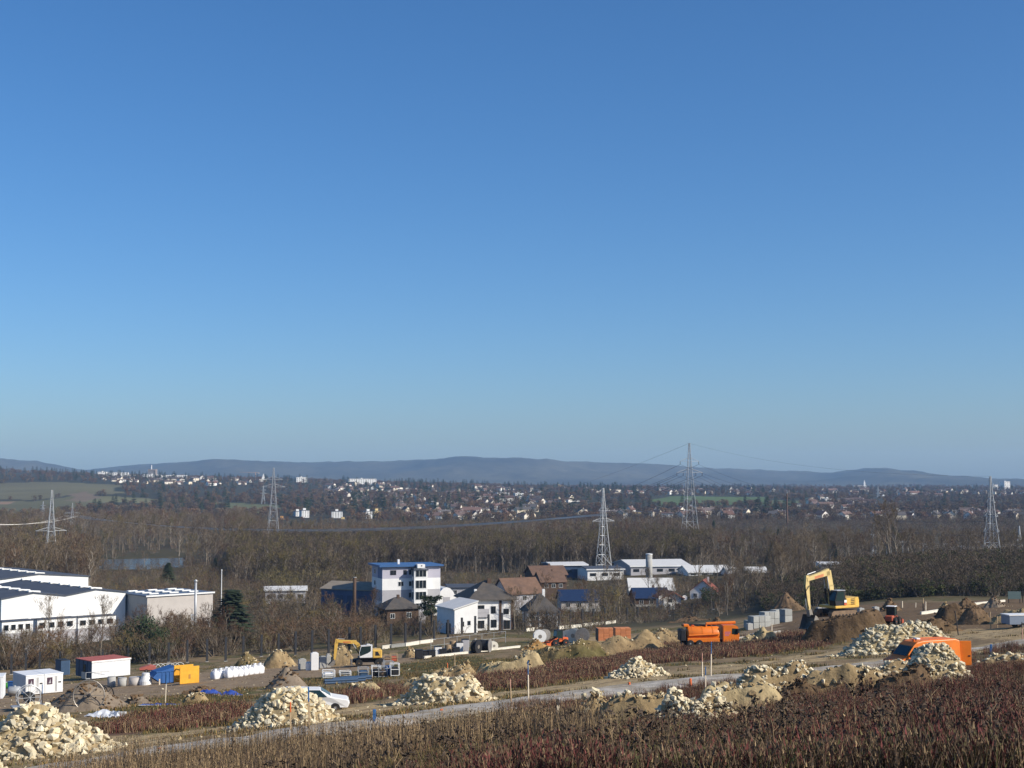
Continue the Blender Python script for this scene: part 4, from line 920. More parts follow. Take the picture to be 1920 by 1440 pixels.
for a in ((571, 1500, 14, 957, 18, 'left white tower block rising behind the wood', 3, 6, 16, fwp, dark_roof), (558, 1530, 10, 959, 18, 'white panel block joined beside the left tower block', 2, 6, 16, fwp, dark_roof), (632, 1500, 20, 959, 10, 'middle white tower block behind the wood', 4, 6, 14, fwp, dark_roof),
          (690, 1480, 12, 959, 20, 'white half of the right pair of tower blocks', 2, 6, 12, fwp, dark_roof), (706, 1500, 12, 958, 20, 'cream half of the right pair of tower blocks', 2, 6, 12, fwy, dark_roof), (529, 1450, 14, 972, 15, 'ochre block beside the central pylon', 3, 4, 12, fwo, dark_roof),
          (643, 1440, 14, 974, 20, 'yellow low block under the middle tower', 3, 2, 12, fwy, fr), (802, 1420, 42, 976, 5, 'long pale block at the wood edge below the hillside quarter', 9, 2, 12, fwp, dark_roof), (678, 3300, 52, 898, 14, 'long white complex on the central ridge', 12, 3, 30, fwp, sheet_roof),
          (565, 3350, 20, 895, 14, 'white block on the ridge right of the white spire', 5, 3, 20, fwp, sheet_roof), (222, 3500, 36, 886, 10, 'largest white block of the hilltop town', 9, 3, 20, fwp, sheet_roof), (192, 3450, 16, 885, 10, 'white block at the left end of the hilltop town', 4, 3, 16, fwp, sheet_roof), (247, 3450, 12, 890, 20, 'white cube right of the largest hilltop block', 3, 3, 14, fwp, fr), (325, 3450, 50, 891, 10, 'long low white row at the right of the hilltop town', 12, 2, 16, fwp, sheet_roof), (285, 3480, 34, 890, 10, 'white hospital wing below the scaffolded tower', 8, 2, 16, fwp, sheet_roof),
          (1010, 2050, 46, 938, 14, 'long white school complex on the slope', 10, 2, 20, fwp, sheet_roof), (1062, 2080, 44, 939, 14, 'right wing of the white school complex', 9, 2, 20, fwp, sheet_roof), (942, 2350, 22, 924, 14, 'white flat building above the school', 5, 2, 16, fwp, sheet_roof), (972, 2300, 16, 925, 14, 'small white flat building above the school', 4, 2, 14, fwp, sheet_roof), (1047, 3600, 16, 910, 30, 'yellowish tower block on the far rise', 4, 5, 20, fwy, fr),
          (1295, 1700, 48, 950, 6, 'grey flat office block behind the tallest pylon', 9, 3, 20, greyw, dark_roof), (1180, 1600, 110, 960, 4, 'long ochre warehouse right of the hall pylon', 14, 2, 24, fwy, fr), (1358, 1650, 10, 956, 10, 'small white block right of the tallest pylon', 3, 3, 12, fwp, fr), (1680, 1650, 46, 957, 6, 'long white roofed hall in the right suburb', 8, 2, 24, fwp, sheet_roof), (1800, 1620, 62, 958, 2, 'wide pale hall at right above the suburb', 8, 2, 24, fwp, sheet_roof),
          (1726, 3600, 16, 922, 10, 'white flat block in the far right town', 4, 3, 18, fwp, sheet_roof), (1707, 3700, 14, 918, 30, 'tilted white hall beside the far right block', 4, 2, 18, fwp, sheet_roof), (1656, 2700, 12, 930, 10, 'small white block right of the knoll', 4, 2, 14, fwp, sheet_roof), (1550, 2200, 14, 935, 10, 'white villa row on the knoll', 4, 2, 12, fwp, fr), (1606, 2200, 18, 940, 10, 'white stepped houses left of the far crane', 5, 2, 12, fwp, fr),
          (1884, 4000, 12, 903, 16, 'tall white silo tower at far right', 3, 5, 22, fwp, sheet_roof), (1863, 4000, 10, 909, 16, 'lower white tower left of the tall silo tower', 3, 4, 18, fwp, sheet_roof), (1892, 3960, 8, 916, 16, 'white shed at the foot of the silo tower', 3, 2, 18, fwp, sheet_roof),
          (1870, 4020, 26, 917, 16, 'low works building under the silo towers', 6, 1, 18, fwp, sheet_roof), (1390, 4300, 34, 919, 6, 'long white terrace in the far strip', 9, 2, 16, fwp, sheet_roof), (1330, 4300, 40, 919, 6, 'left long white terrace of the far strip', 9, 2, 16, fwp, sheet_roof)):
    block(*a)
# hilltop tower in scaffolding, white spire, far chimney mast, cranes
p = GD(286, 3500); o = thing('scaffolded_tower', 'dark scaffolded tower above the hilltop town', 'tower', p); z1 = hgt(p, 880); m = MB(); m.box(-9, 9, -9, 9, 0, z1); part(o, 'shaft', m, mat('scaffold', (.3, .22, .18), var=.3, scale=.3)); m = MB()
for k in range(5): m.box(-10, 10, -10, 10, z1 * (.35 + .14 * k), z1 * (.35 + .14 * k) + .8)
part(o, 'scaffold_deck', m, steel); m = MB(); m.tube([(-3, 0, z1), (-3, 0, hgt(p, 872))], [1.3, .9], 8); part(o, 'mast', m, fwp)
p = GD(493, 3300); o = thing('church_spire', 'white pointed spire above the hillside trees', 'church', p); z1 = hgt(p, 887); m = MB(); m.add([(-5, -3, 0), (5, -3, 0), (5, 3, 0), (-5, 3, 0), (1.5, 0, z1)], [(0, 1, 4), (1, 2, 4), (2, 3, 4), (3, 0, 4), (3, 2, 1, 0)]); part(o, 'spire', m, fwp); m = MB(); m.box(-8, 8, -6, 6, 0, z1 * .3); part(o, 'nave', m, fw)
def crane(px, d, pyt, pyb, jib0, jib1, label):
    p = GD(px, d); o = thing('tower_crane', label, 'crane', p); z1 = hgt(p, pyt); k = d / F; cm = mat('crane_paint', (.55, .35, .25), var=.05); m = MB(); m.tube([(0, 0, 0), (0, 0, z1)], .8, 4); part(o, 'mast', m, cm); m = MB(); m.tube([(jib0 * k, 0, z1), (jib1 * k, 0, z1 + 1)], [.5, .3], 4); part(o, 'jib', m, cm)
    m = MB(); m.box(jib0 * k - 1, jib0 * k + 2, -1, 1, z1 - 3, z1); part(o, 'counterweight', m, conc)
crane(479, 3400, 886, 0, 6, -30, 'far construction crane left of the white spire'); crane(1569, 2050, 943, 0, -6, 30, 'far construction crane below the wooded knoll')
p = GD(1475, 1250); o = thing('brick_chimney', 'slim brown chimney stack standing before the right town', 'chimney', p); z1 = hgt(p, 925); m = MB(); m.tube([(0, 0, 0), (0, 0, z1)], [.9, .55], 10); part(o, 'shaft', m, brown_tile); m = MB(); m.cyl((0, 0, z1), (0, 0, z1 + .8), .75, 10); part(o, 'rim', m, conc)
p = GD(1618, 4500); o = thing('far_church', 'tiny white church at the foot of the hills', 'church', p); m = MB(); m.box(-30, 10, -6, 6, 0, 9); part(o, 'nave', m, fwp); m = MB(); m.box(2, 7, -3, 3, 0, 16); m.add([(2, -3, 16), (7, -3, 16), (7, 3, 16), (2, 3, 16), (4.5, 0, 27)], [(0, 1, 4), (1, 2, 4), (2, 3, 4), (3, 0, 4)]); part(o, 'tower', m, fwp)

# ------------------------------------------------------------------ woods
KEEP += [(-60, 250, 320, 400), (-80, 180, 395, 470), (270, 410, 345, 395), (600, 704, 385, 410), (690, 845, 366, 402), (712, 800, 335, 356), (815, 972, 296, 334), (945, 1025, 378, 400), (985, 1050, 325, 345), (990, 1070, 460, 520), (1040, 1130, 410, 435), (1180, 1290, 425, 470), (1175, 1270, 490, 515), (1280, 1345, 455, 485), (1020, 1450, 555, 640), (1530, 1585, 400, 485), (185, 352, 480, 742), (820, 900, 395, 460), (545, 720, 1380, 1520)]
fbmask = lambda x, y: np.clip(fbm(x / 40, y / 40, 3, 91) * 2.6 - .55, 0, 1)
# individual trees of the riverside wood that stand out: pale tall poplars and broad crowns
lst = []
def tall(px, d, hh, kind=POPLAR, lab='tall bare poplar at the edge of the riverside wood', grp='poplars of the riverside wood'):
    x = (px - 960) / F * d
    if clear(np.array([x]), np.array([float(d)]))[0]: plant('bare_tree', kind, GD(px, d), hh, lab, 'tree', grp)
for px in (20, 48, 150, 176, 205, 232, 262, 300, 328, 352, 372, 398, 430, 455, 470, 540, 575, 610, 640, 668, 700, 735, 772, 800, 833, 860, 890, 920, 950, 985, 1015, 1045, 1080, 1110, 1180, 1230, 1262, 1330, 1355, 1380, 1420): tall(px, random.uniform(840, 980) + (60 if px > 450 else 0), random.uniform(15, 22) if px < 470 else random.uniform(10, 15))
for px in (1240, 1262, 1285, 1305, 1322, 1340, 1365, 1385, 1410, 1450, 1500, 1540, 1590, 1700, 1745, 1770, 1800): tall(px, random.uniform(560, 720), random.uniform(10, 16), BROAD, 'bare broad tree in the wood behind the halls', 'broad trees behind the halls')
for px, d, hh in ((215, 770, 19), (60, 720, 16), (20, 640, 13), (360, 640, 13), (392, 700, 15), (445, 640, 12), (150, 790, 15)): plant('bare_tree', BROAD, GD(px, d), hh, 'bare broad tree near the river bend', 'tree', 'trees by the river')
for i in range(26): px = random.uniform(300, 1900); d = random.uniform(620, 1250); tall(px, d, random.uniform(6, 10), SPRUCE, 'dark conifer standing out in the bare wood', 'conifers of the bare wood')
for px, d, hh in ((1662, 460, 20), (1678, 470, 18), (1648, 480, 15)): plant('bare_tree', BROAD, GD(px, d), hh, 'dark tall bare tree in front of the short pylon', 'tree', 'dark trees before the short pylon')
for px, d, hh, lb in ((318, 560, 8, 'round dark conifer beside the river'), (1446, 660, 11, 'dark conifer standing in the right part of the wood')): plant('conifer', SPRUCE, GD(px, d), hh, lb, wide=1.5)
# the mass of the wood
pts = [wedge(1500, -350, 480, 640, 1350, fbmask), wedge(4600, 440, 1330, 620, 820), wedge(3000, 440, 1330, 820, 1350, fbmask), wedge(2600, 1300, 2300, 520, 1350, fbmask), wedge(900, -350, 300, 480, 640, fbmask), wedge(300, 440, 700, 520, 640)]
A_ = np.concatenate([pts[1], pts[5]]); scatter('young_wood', A_, cap(A_, rng.uniform(.6, .85, len(A_))), FB2 + FB[:1] + FB3[:1], 'dense dark brown young wood behind the houses', 'wood')
A_ = np.concatenate([pts[0], pts[2], pts[3], pts[4]]); scatter('riverside_wood', A_, cap(A_, rng.uniform(.6, 1.15, len(A_))), FB + FB3, 'bare brown riverside wood across the valley', 'wood')
A_ = np.concatenate([wedge(3800, -350, 2300, 440, 1300, lambda x, y: .75), wedge(2500, 1250, 2250, 440, 800), wedge(1500, -300, 500, 450, 700)])
Bx = wedge(3000, 1000, 2300, 1000, 1450); scatter('valley_scrub', Bx, rng.uniform(.8, 1.7, len(Bx)), FS[:3], 'low scrub in front of the right suburb', 'scrub')
scatter('wood_undergrowth', A_, cap(A_, rng.uniform(.6, 1.3, len(A_)), 4), FS, 'brown undergrowth and scrub along the riverside wood', 'scrub')
# trees between the far houses
def infield(x, y):
    o = np.zeros(len(x), bool)
    for p, c in FIELDS_W: o |= inpoly(x, y, p)
    return o
def farw(n, a, b, d0, d1, dens=None):
    q = wedge(n, a, b, d0, d1, dens); return q[~infield(q[:, 0], q[:, 1])]
mask2 = lambda x, y: np.clip(fbm(x / 130, y / 130, 3, 93) * 3 - .8, .22, 1)
A_ = np.concatenate([farw(9500, -400, 2300, 1330, 2600, mask2), farw(7500, -400, 2300, 2600, 4300, mask2), farw(2500, -400, 2300, 4300, 7300, mask2)])
scatter('far_woodland', A_, rng.uniform(.45, .95, len(A_)) * (1 + np.maximum(0, A_[:, 1] - 3000) / 8000), FL, 'bluish brown trees covering the far slopes', 'wood')
mask3 = lambda x, y: np.clip(fbm(x / 110, y / 110, 3, 97) * 4 - 1.9, .02, 1)
A_ = np.concatenate([farw(3200, -400, 1500, 1500, 3900, mask3), farw(700, 1000, 2300, 1400, 3900, mask3)])
scatter('far_conifers', A_, rng.uniform(.7, 1.25, len(A_)) * 1.1, FC, 'dark conifers scattered over the far slopes', 'wood')

# ------------------------------------------------------------------ heaps of earth and stone
tan_soil = mat('tan_loam', (.36, .265, .14), rough=.97, var=.28, scale=1.1, bump=.7, hue=(.27, .19, .10), spec=.05, detail=9)
pale_soil = mat('pale_loam', (.47, .37, .20), rough=.97, var=.25, scale=1.2, bump=.7, hue=(.36, .27, .15), spec=.05, detail=9)
brown_soil = mat('brown_earth', (.20, .13, .075), rough=.97, var=.3, scale=1.2, bump=.7, hue=(.14, .095, .055), spec=.05, detail=9)
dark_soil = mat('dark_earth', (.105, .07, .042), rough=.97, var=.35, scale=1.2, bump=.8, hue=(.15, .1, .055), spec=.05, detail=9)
ochre_soil = mat('ochre_sand', (.33, .17, .055), rough=.97, var=.2, scale=1.2, bump=.5, hue=(.4, .24, .09), spec=.05, detail=9)
grey_grit = mat('grey_grit', (.26, .205, .145), rough=.97, var=.18, scale=3, bump=.5, hue=(.21, .165, .12), spec=.05, detail=9)
grassy = mat('grassy_earth', (.2, .145, .07), rough=.97, var=.35, scale=1.2, bump=.6, hue=(.125, .105, .045), spec=.05, detail=9)
stone_m = mat('limestone', (.70, .62, .43), rough=.92, var=.13, scale=4, rand=.2, hue=(.58, .48, .31), bump=.3, spec=.1)
stone_g = mat('grey_limestone', (.52, .47, .35), rough=.92, var=.15, scale=4, rand=.22, hue=(.6, .52, .34), bump=.3, spec=.1)
HEAPS = []
def heap_dims(x0, x1, yt, yb, asp=.8, dmin=20):
    a = G((x0 + x1) / 2, yb, dmin); rx = (x1 - x0) / 2 * a.y / F
    ry = rx * asp; c = Vector(((((x0 + x1) / 2) - 960) / F * (a.y + ry * .8), a.y + ry * .8, 0)); rx = (x1 - x0) / 2 * c.y / F; c.z = h(c.x, c.y)
    return c, rx, ry, max(.25, CZ - us(960, yt)[1] * c.y - c.z)
def heap_h(c, rx, ry, hh, x, y, seed, flat=1.0, rough=.5, peaks=None):
    dx, dy = (x - c.x) / rx, (y - c.y) / ry; a = np.arctan2(dy, dx)
    wob = 1 + (fbm(np.cos(a) * 1.6 + 7, np.sin(a) * 1.6 + seed, 3, seed) - .5) * .6
    r = np.hypot(dx, dy) / wob
    p = np.clip((1 - r) * flat, 0, 1); p = np.where(p > .8, .8 + .2 * np.sin((p - .8) / .2 * math.pi / 2) * .75, p) / .95 if flat == 1.0 else p * p * (3 - 2 * p) * .6 + p * .4
    if peaks:                                   # a ridge of several tips along x
        q = fbm(dx * peaks + seed, dx * 0 + seed, 2, seed + 3); p = np.clip(p * 1.9, 0, 1) * (.42 + .85 * q)
    p = p * (.78 + .44 * fbm(dx * 1.7 + seed, dy * 1.7, 3, seed + 5))
    nz = (fbm(x / .9, y / .9, 4, seed + 1) - .5) * rough * .9 + (fbm(x / 2.4, y / 2.4, 3, seed + 2) - .5) * rough
    return p * hh + nz * np.clip(p * 4, 0, 1) * min(1, hh * .6), r
def heap_mesh(c, rx, ry, hh, seed, flat, rough, peaks, m, rings=28, segs=72):
    V = [(0, 0, 0)]; rr = np.linspace(0, 1.22, rings + 1)[1:]; aa = np.arange(segs) / segs * 2 * math.pi
    Rr, Aa = np.meshgrid(rr, aa, indexing='ij'); x = np.r_[c.x, (c.x + Rr * np.cos(Aa) * rx).ravel()]; y = np.r_[c.y, (c.y + Rr * np.sin(Aa) * ry).ravel()]
    ph, r = heap_h(c, rx, ry, hh, x, y, seed, flat, rough, peaks); z = H(x, y) + ph + np.where(ph <= 0.02, -.12, 0) - np.clip((r - 1) * 3, 0, 1) * .3
    fs = [(0, 1 + j, 1 + (j + 1) % segs) for j in range(segs)]
    fs += [(1 + i * segs + j, 1 + (i + 1) * segs + j, 1 + (i + 1) * segs + (j + 1) % segs, 1 + i * segs + (j + 1) % segs) for i in range(rings - 1) for j in range(segs)]
    me = bpy.data.meshes.new('heap'); me.from_pydata([(a - c.x, b - c.y, d - c.z) for a, b, d in zip(x, y, z)], [], fs); me.materials.append(m)
    me.polygons.foreach_set('use_smooth', [True] * len(me.polygons)); me.update(); return me
def mound(x0, x1, yt, yb, label, m, asp=.8, flat=1.0, rough=.9, peaks=None, dmin=20, name='earth_mound', cat='mound', seed=None):
    c, rx, ry, hh = heap_dims(x0, x1, yt, yb, asp, dmin); seed = seed or int(x0 + yb * 3) % 991
    o = link(name, heap_mesh(c, rx, ry, hh, seed, flat, rough, peaks, m), None, c); tag(o, label, cat); return o, c, rx, ry, hh, seed
STONES = []
for i in range(14):
    r = random.Random(300 + i); q = MB(); sx, sy, sz = r.uniform(.75, 1.25), r.uniform(.65, 1.0), r.uniform(.45, .8)
    q.hull([Vector((v.x * sx, v.y * sy, v.z * sz)) * r.uniform(.42, .56) for v in (rvec(r) for _ in range(13))]); STONES.append(q)
SM = [q.mesh('stone', stone_m) for q in STONES]; SG = [q.mesh('stone', stone_g) for q in STONES]
def stone_pile(x0, x1, yt, yb, label, n, size, m=SM, core=pale_soil, asp=.8, peaks=None, extra=0, flat=1.0, dmin=20, cover=1.0, side=None):
    c, rx, ry, hh = heap_dims(x0, x1, yt, yb, asp, dmin); seed = int(x0 * 7 + yb) % 991; r = random.Random(seed)
    o = thing('stone_pile', label, 'stone pile', c); sz0 = size * c.y / F
    me = heap_mesh(c, rx * .97, ry * .97, hh - sz0 * .3, seed, flat, .3, peaks, core); link('core', me, o)
    X_ = []; N = n + extra; k = 0
    while len(X_) < N and k < N * 8:
        k += 1; a = r.random() * 6.283; q = math.sqrt(r.random()) * 1.04; x, y = c.x + math.cos(a) * q * rx, c.y + math.sin(a) * q * ry
        if math.sin(a) > .35 and r.random() < .6: continue                 # fewer on the far side
        if side is not None and not side((x - c.x) / rx, (y - c.y) / ry, r): continue
        X_.append((x, y, q))
    xs = np.array([a[0] for a in X_]); ys = np.array([a[1] for a in X_]); ph, rr = heap_h(c, rx * .97, ry * .97, hh - sz0 * .3, xs, ys, seed, flat, .3, peaks); zs = H(xs, ys) + ph
    items = []
    for x, y, z, q in zip(xs, ys, zs, rr):
        s = sz0 * min(max(r.lognormvariate(-.05, .4), .35), 1.75) * (1 if q < .95 else .75); items.append((s, x - c.x, y - c.y, z - c.z + s * .12))
    items.sort(reverse=True); ex = MB()
    for i, (s, x, y, z) in enumerate(items):
        rot = (r.uniform(-.6, .6), r.uniform(-.6, .6), r.random() * 6.283); v = r.randrange(14)
        if i < n:
            q = link('stone', m[v], o, (x, y, z)); q.rotation_euler = rot; q.scale = (s, s, s)
        else:
            from mathutils import Euler
            M = Matrix.Translation((x, y, z)) @ Euler(rot).to_matrix().to_4x4() @ Matrix.Scale(s, 4); ex.add([M @ Vector(p) for p in STONES[v].v], STONES[v].f)
    if len(items) > n: tag(ex.obj('rubble', m[0].materials[0], o), kind='stuff')
    return o
stone_pile(-70, 240, 1318, 1420, 'largest pile of cream limestone blocks at the bottom left', 300, 15, extra=520, asp=.62, dmin=40)
stone_pile(-90, 70, 1424, 1470, 'cut off heap of small cream stones in the bottom left corner', 70, 12, asp=.6, extra=60, dmin=40)
stone_pile(432, 655, 1288, 1364, 'peaked pile of cream blocks with a blue tipped stake before it', 300, 11, extra=420, asp=.62, dmin=50, flat=1.3)
stone_pile(745, 928, 1272, 1319, 'low ragged row of cream stones on the verge left of centre', 260, 11, extra=240, asp=.5, peaks=2.2, dmin=60)
stone_pile(1135, 1252, 1234, 1271, 'small pile of pale stones right of centre above the road', 200, 8.5, extra=160, asp=.6, dmin=80)
stone_pile(1664, 1828, 1206, 1282, 'heap of cream stones hiding the lower part of the orange van', 280, 9.5, extra=520, asp=.5, dmin=70, flat=1.35)
stone_pile(1548, 1796, 1170, 1226, 'broad grey and cream rubble heap behind the orange van', 290, 9, m=SG, extra=620, asp=.4, flat=1.5, dmin=100)
stone_pile(1215, 1375, 1282, 1364, 'rough heap of earth and big cream blocks by the road', 190, 13, extra=200, asp=.5, core=tan_soil, dmin=50, peaks=1.4)
stone_pile(1130, 1250, 1300, 1342, 'scattered cream blocks between earth hump and rough heap', 80, 14, extra=20, asp=.5, core=tan_soil, dmin=50, peaks=1.6)
stone_pile(1335, 1560, 1246, 1302, 'long bank of tan earth with pale stones along the road', 190, 9, extra=200, asp=.35, core=tan_soil, dmin=70, peaks=3.0)
stone_pile(1560, 1720, 1238, 1276, 'earth and stone bank left of the orange van', 90, 8, extra=40, asp=.35, core=tan_soil, dmin=70, peaks=2.4)
stone_pile(1800, 2010, 1222, 1246, 'flat stony bank at the right edge below the road', 90, 8, extra=40, asp=.3, core=tan_soil, dmin=70, peaks=2.0)
mound(1100, 1300, 1309, 1352, 'long low tan berm under the rough stone heap', tan_soil, asp=.3, dmin=50, flat=2.0, rough=1.3)
mound(1280, 1480, 1286, 1330, 'tan clod berm joining the two stone banks', pale_soil, asp=.3, dmin=55, flat=2.0, rough=1.3)
mound(1470, 1680, 1258, 1298, 'brown earthy berm running towards the orange van', tan_soil, asp=.28, dmin=60, flat=2.0, rough=1.3)
mound(1072, 1160, 1296, 1345, 'smooth tan earth hump at the end of the stone heaps', tan_soil, asp=.6, dmin=50)
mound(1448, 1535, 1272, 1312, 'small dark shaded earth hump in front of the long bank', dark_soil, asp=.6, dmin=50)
mound(1625, 1745, 1246, 1290, 'brown earth bank with dry grass below the orange van', brown_soil, asp=.4, dmin=60, peaks=1.5)
mound(86, 246, 1277, 1333, 'big brown grit heap in the yard behind the limestone pile', grey_grit, asp=.75, rough=.15, dmin=90)
mound(505, 578, 1252, 1290, 'dark grey grit heap with a shaded left flank', grey_grit, asp=.8, rough=.12, dmin=100)
mound(432, 500, 1222, 1258, 'grassy earth mound behind the white bags', grassy, asp=.8, dmin=150)
mound(495, 562, 1223, 1252, 'tan earth mound right of the grassy one', tan_soil, asp=.7, dmin=150, flat=1.5)
mound(612, 676, 1216, 1248, 'tan earth mound behind the wheeled excavator arm', tan_soil, asp=.7, dmin=170, flat=1.4)
mound(752, 786, 1213, 1233, 'small tan mound right of the wheeled excavator', tan_soil, asp=.7, dmin=170)
mound(976, 1030, 1199, 1218, 'ochre sand mound left of the small loader', ochre_soil, asp=.7, rough=.15, dmin=170)
mound(645, 722, 1276, 1302, 'pale tan spoil heap right of the white car', pale_soil, asp=.5, dmin=100, peaks=1.5)
mound(752, 838, 1264, 1290, 'pale spoil heap with a dark hollow', pale_soil, asp=.5, dmin=100, peaks=1.8)
mound(800, 905, 1244, 1274, 'tan spoil ridge behind the paired stakes', tan_soil, asp=.5, dmin=110, peaks=1.5)
mound(880, 1025, 1227, 1266, 'long yellowish spoil ridge left of centre', pale_soil, asp=.35, dmin=110, flat=1.8, peaks=1.3)
mound(1035, 1260, 1192, 1226, 'long rough brown spoil bank before the brick stacks', tan_soil, asp=.3, dmin=150, peaks=3.5, rough=.8)
mound(990, 1130, 1206, 1236, 'low grassy spoil slope below the small loader', grassy, asp=.4, dmin=140, peaks=2)
mound(1190, 1290, 1178, 1206, 'tan earth mound between brick stacks and orange truck', tan_soil, asp=.5, dmin=180, rough=.6)
mound(1320, 1362, 1160, 1180, 'reddish earth mound behind the orange truck', brown_soil, asp=.8, dmin=220)
mound(1436, 1502, 1113, 1148, 'brown earth cone left of the yellow excavator', brown_soil, asp=.8, dmin=250, rough=.2)
mound(1375, 1470, 1180, 1206, 'tan trench bank right of the orange truck', pale_soil, asp=.35, dmin=170, peaks=2.5)
EXM = mound(1498, 1658, 1156, 1204, 'flat topped dark earth platform under the yellow excavator', dark_soil, asp=.4, dmin=130, flat=2.8, rough=.5)
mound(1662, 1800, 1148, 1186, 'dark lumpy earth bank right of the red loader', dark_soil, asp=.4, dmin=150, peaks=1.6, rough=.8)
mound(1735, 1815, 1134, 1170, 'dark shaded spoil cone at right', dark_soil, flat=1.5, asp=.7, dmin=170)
mound(1780, 1860, 1136, 1172, 'grey brown grit cone at right', brown_soil, flat=1.3, asp=.7, dmin=170, rough=.2)
mound(1840, 1990, 1130, 1168, 'tan spoil ridge at the right edge', tan_soil, asp=.5, dmin=170, peaks=1.5)
mound(1782, 1828, 1120, 1142, 'brown earth mound near the hedge bank', brown_soil, asp=.6, dmin=230)
mound(1835, 1880, 1117, 1140, 'pale grit cone with white top near the hedge bank', grey_grit, asp=.6, dmin=230)
mound(1640, 1685, 1122, 1146, 'brown mound behind the red loader', brown_soil, asp=.6, dmin=230)
mound(1745, 1785, 1126, 1146, 'small tan mound near the hedge bank', tan_soil, asp=.6, dmin=220)
mound(1250, 1330, 1155, 1166, 'low flat earth swell under the post row', brown_soil, asp=.5, dmin=280)
mound(340, 420, 1284, 1302, 'low brown swell between yellow box and grit heap', brown_soil, asp=.5, dmin=100)
mound(225, 300, 1300, 1322, 'low grit tail right of the big grit heap', grey_grit, asp=.5, dmin=90)
mound(345, 400, 1302, 1318, 'small pale earth hump behind the grass', tan_soil, asp=.5, dmin=90, peaks=1.5)

# ------------------------------------------------------------------ post row along the lower edge of the site
post_m = mat('dark_steel_post', (.035, .036, .04), rough=.6, var=.15)
POSTS = [(21, 1227, 1265), (48, 1225, 1262), (74, 1222, 1257), (112, 1221, 1254), (152, 1220, 1252), (192, 1218, 1250), (240, 1215, 1246), (280, 1206, 1245), (316, 1205, 1242), (351, 1200, 1242), (388, 1198, 1241), (423, 1195, 1240), (456, 1193, 1236), (490, 1190, 1231), (522, 1188, 1230), (554, 1184, 1229), (585, 1182, 1228), (616, 1180, 1226), (655, 1176, 1221), (676, 1175, 1219), (704, 1172, 1215), (733, 1170, 1213), (760, 1168, 1210), (788, 1165, 1206), (814, 1163, 1200), (840, 1162, 1197), (866, 1158, 1191), (891, 1155, 1188), (916, 1152, 1185), (941, 1149, 1187), (985, 1148, 1183), (1009, 1147, 1180), (1026, 1146, 1178), (1048, 1145, 1178), (1070, 1144, 1175), (1092, 1142, 1173), (1113, 1141, 1171), (1134, 1140, 1168), (1156, 1139, 1166), (1176, 1139, 1165), (1196, 1138, 1162), (1216, 1136, 1160), (1236, 1135, 1157), (1255, 1133, 1155), (1275, 1132, 1153), (1298, 1131, 1150), (1318, 1130, 1146), (1338, 1130, 1143)]
PB = []
for px, yt, yb in POSTS:
    p = G(px, yb, 240); zt = max(hgt(p, yt), 1.5); PB.append((px, p)); o = thing('steel_post', 'tall dark steel post in the long row behind the site', 'post', (p.x, p.y, p.z - .3), R(18), 'dark posts of the long row')
    m = MB(); m.box(-.2, .2, -.2, -.16, 0, zt + .3).box(-.2, .2, .16, .2, 0, zt + .3).box(-.03, .03, -.16, .16, 0, zt + .3); part(o, 'beam', m, post_m); m = MB(); m.box(-.3, .3, -.3, .3, .2, .42); part(o, 'footing', m, conc)
whitec = mat('pale_concrete', (.66, .62, .52), rough=.9, var=.1, scale=1.5)
def slab(px0, y0, px1, y1, hh, label, grp, dmin=200, th=.18, lift=0.0, m=whitec, nm='concrete_slab', cat='slab'):
    a, b = G(px0, y0, dmin), G(px1, y1, dmin); d = b - a; o = thing(nm, label, cat, (a.x, a.y, 0), math.atan2(d.y, d.x), grp); L_ = math.hypot(d.x, d.y); q = MB()
    q.add([(0, 0, a.z - .2 + lift), (L_, 0, b.z - .2 + lift), (L_, th, b.z - .2 + lift), (0, th, a.z - .2 + lift), (0, 0, a.z + hh + lift), (L_, 0, b.z + hh + lift), (L_, th, b.z + hh + lift), (0, th, a.z + hh + lift)], [(3, 2, 1, 0), (4, 5, 6, 7), (0, 1, 5, 4), (1, 2, 6, 5), (2, 3, 7, 6), (3, 0, 4, 7)]); part(o, 'panel', q, m)
    q = MB(); q.add([(0, -.03, a.z + hh + lift + .004), (L_, -.03, b.z + hh + lift + .004), (L_, th + .03, b.z + hh + lift + .004), (0, th + .03, a.z + hh + lift + .004), (0, -.03, a.z + hh + lift + .09), (L_, -.03, b.z + hh + lift + .09), (L_, th + .03, b.z + hh + lift + .09), (0, th + .03, a.z + hh + lift + .09)], [(3, 2, 1, 0), (4, 5, 6, 7), (0, 1, 5, 4), (1, 2, 6, 5), (2, 3, 7, 6), (3, 0, 4, 7)]); part(o, 'cap', q, m)
for i, (a, b, c, d) in enumerate([(717, 1217, 733, 1215), (734, 1215, 760, 1212), (761, 1212, 787, 1208), (788, 1208, 812, 1204)]): slab(a, b, c, d, .55, ('first', 'second', 'third', 'fourth')[i] + ' from left of the pale plinth slabs right of the wheeled excavator', 'plinth slabs beside the excavator')
for i, (a, b, c, d) in enumerate([(987, 1184, 1009, 1182), (1048, 1180, 1069, 1178), (1071, 1178, 1091, 1176), (1093, 1175, 1112, 1173), (1114, 1173, 1133, 1171), (1136, 1171, 1155, 1168)]): slab(a, b, c, d, .62, ('leftmost', 'second', 'third', 'fourth', 'fifth', 'rightmost')[i] + ' of the white slabs between posts behind the brick stacks', 'white slabs between posts', 240)
slab(796, 1235, 976, 1214, .28, 'long pale kerb wall in front of the cable drums', None, 150, .3, nm='kerb_wall', cat='wall')
slab(1384, 1203, 1464, 1190, .45, 'pale concrete kerb in the trench right of the orange truck', None, 150, .3, nm='kerb_wall', cat='wall')
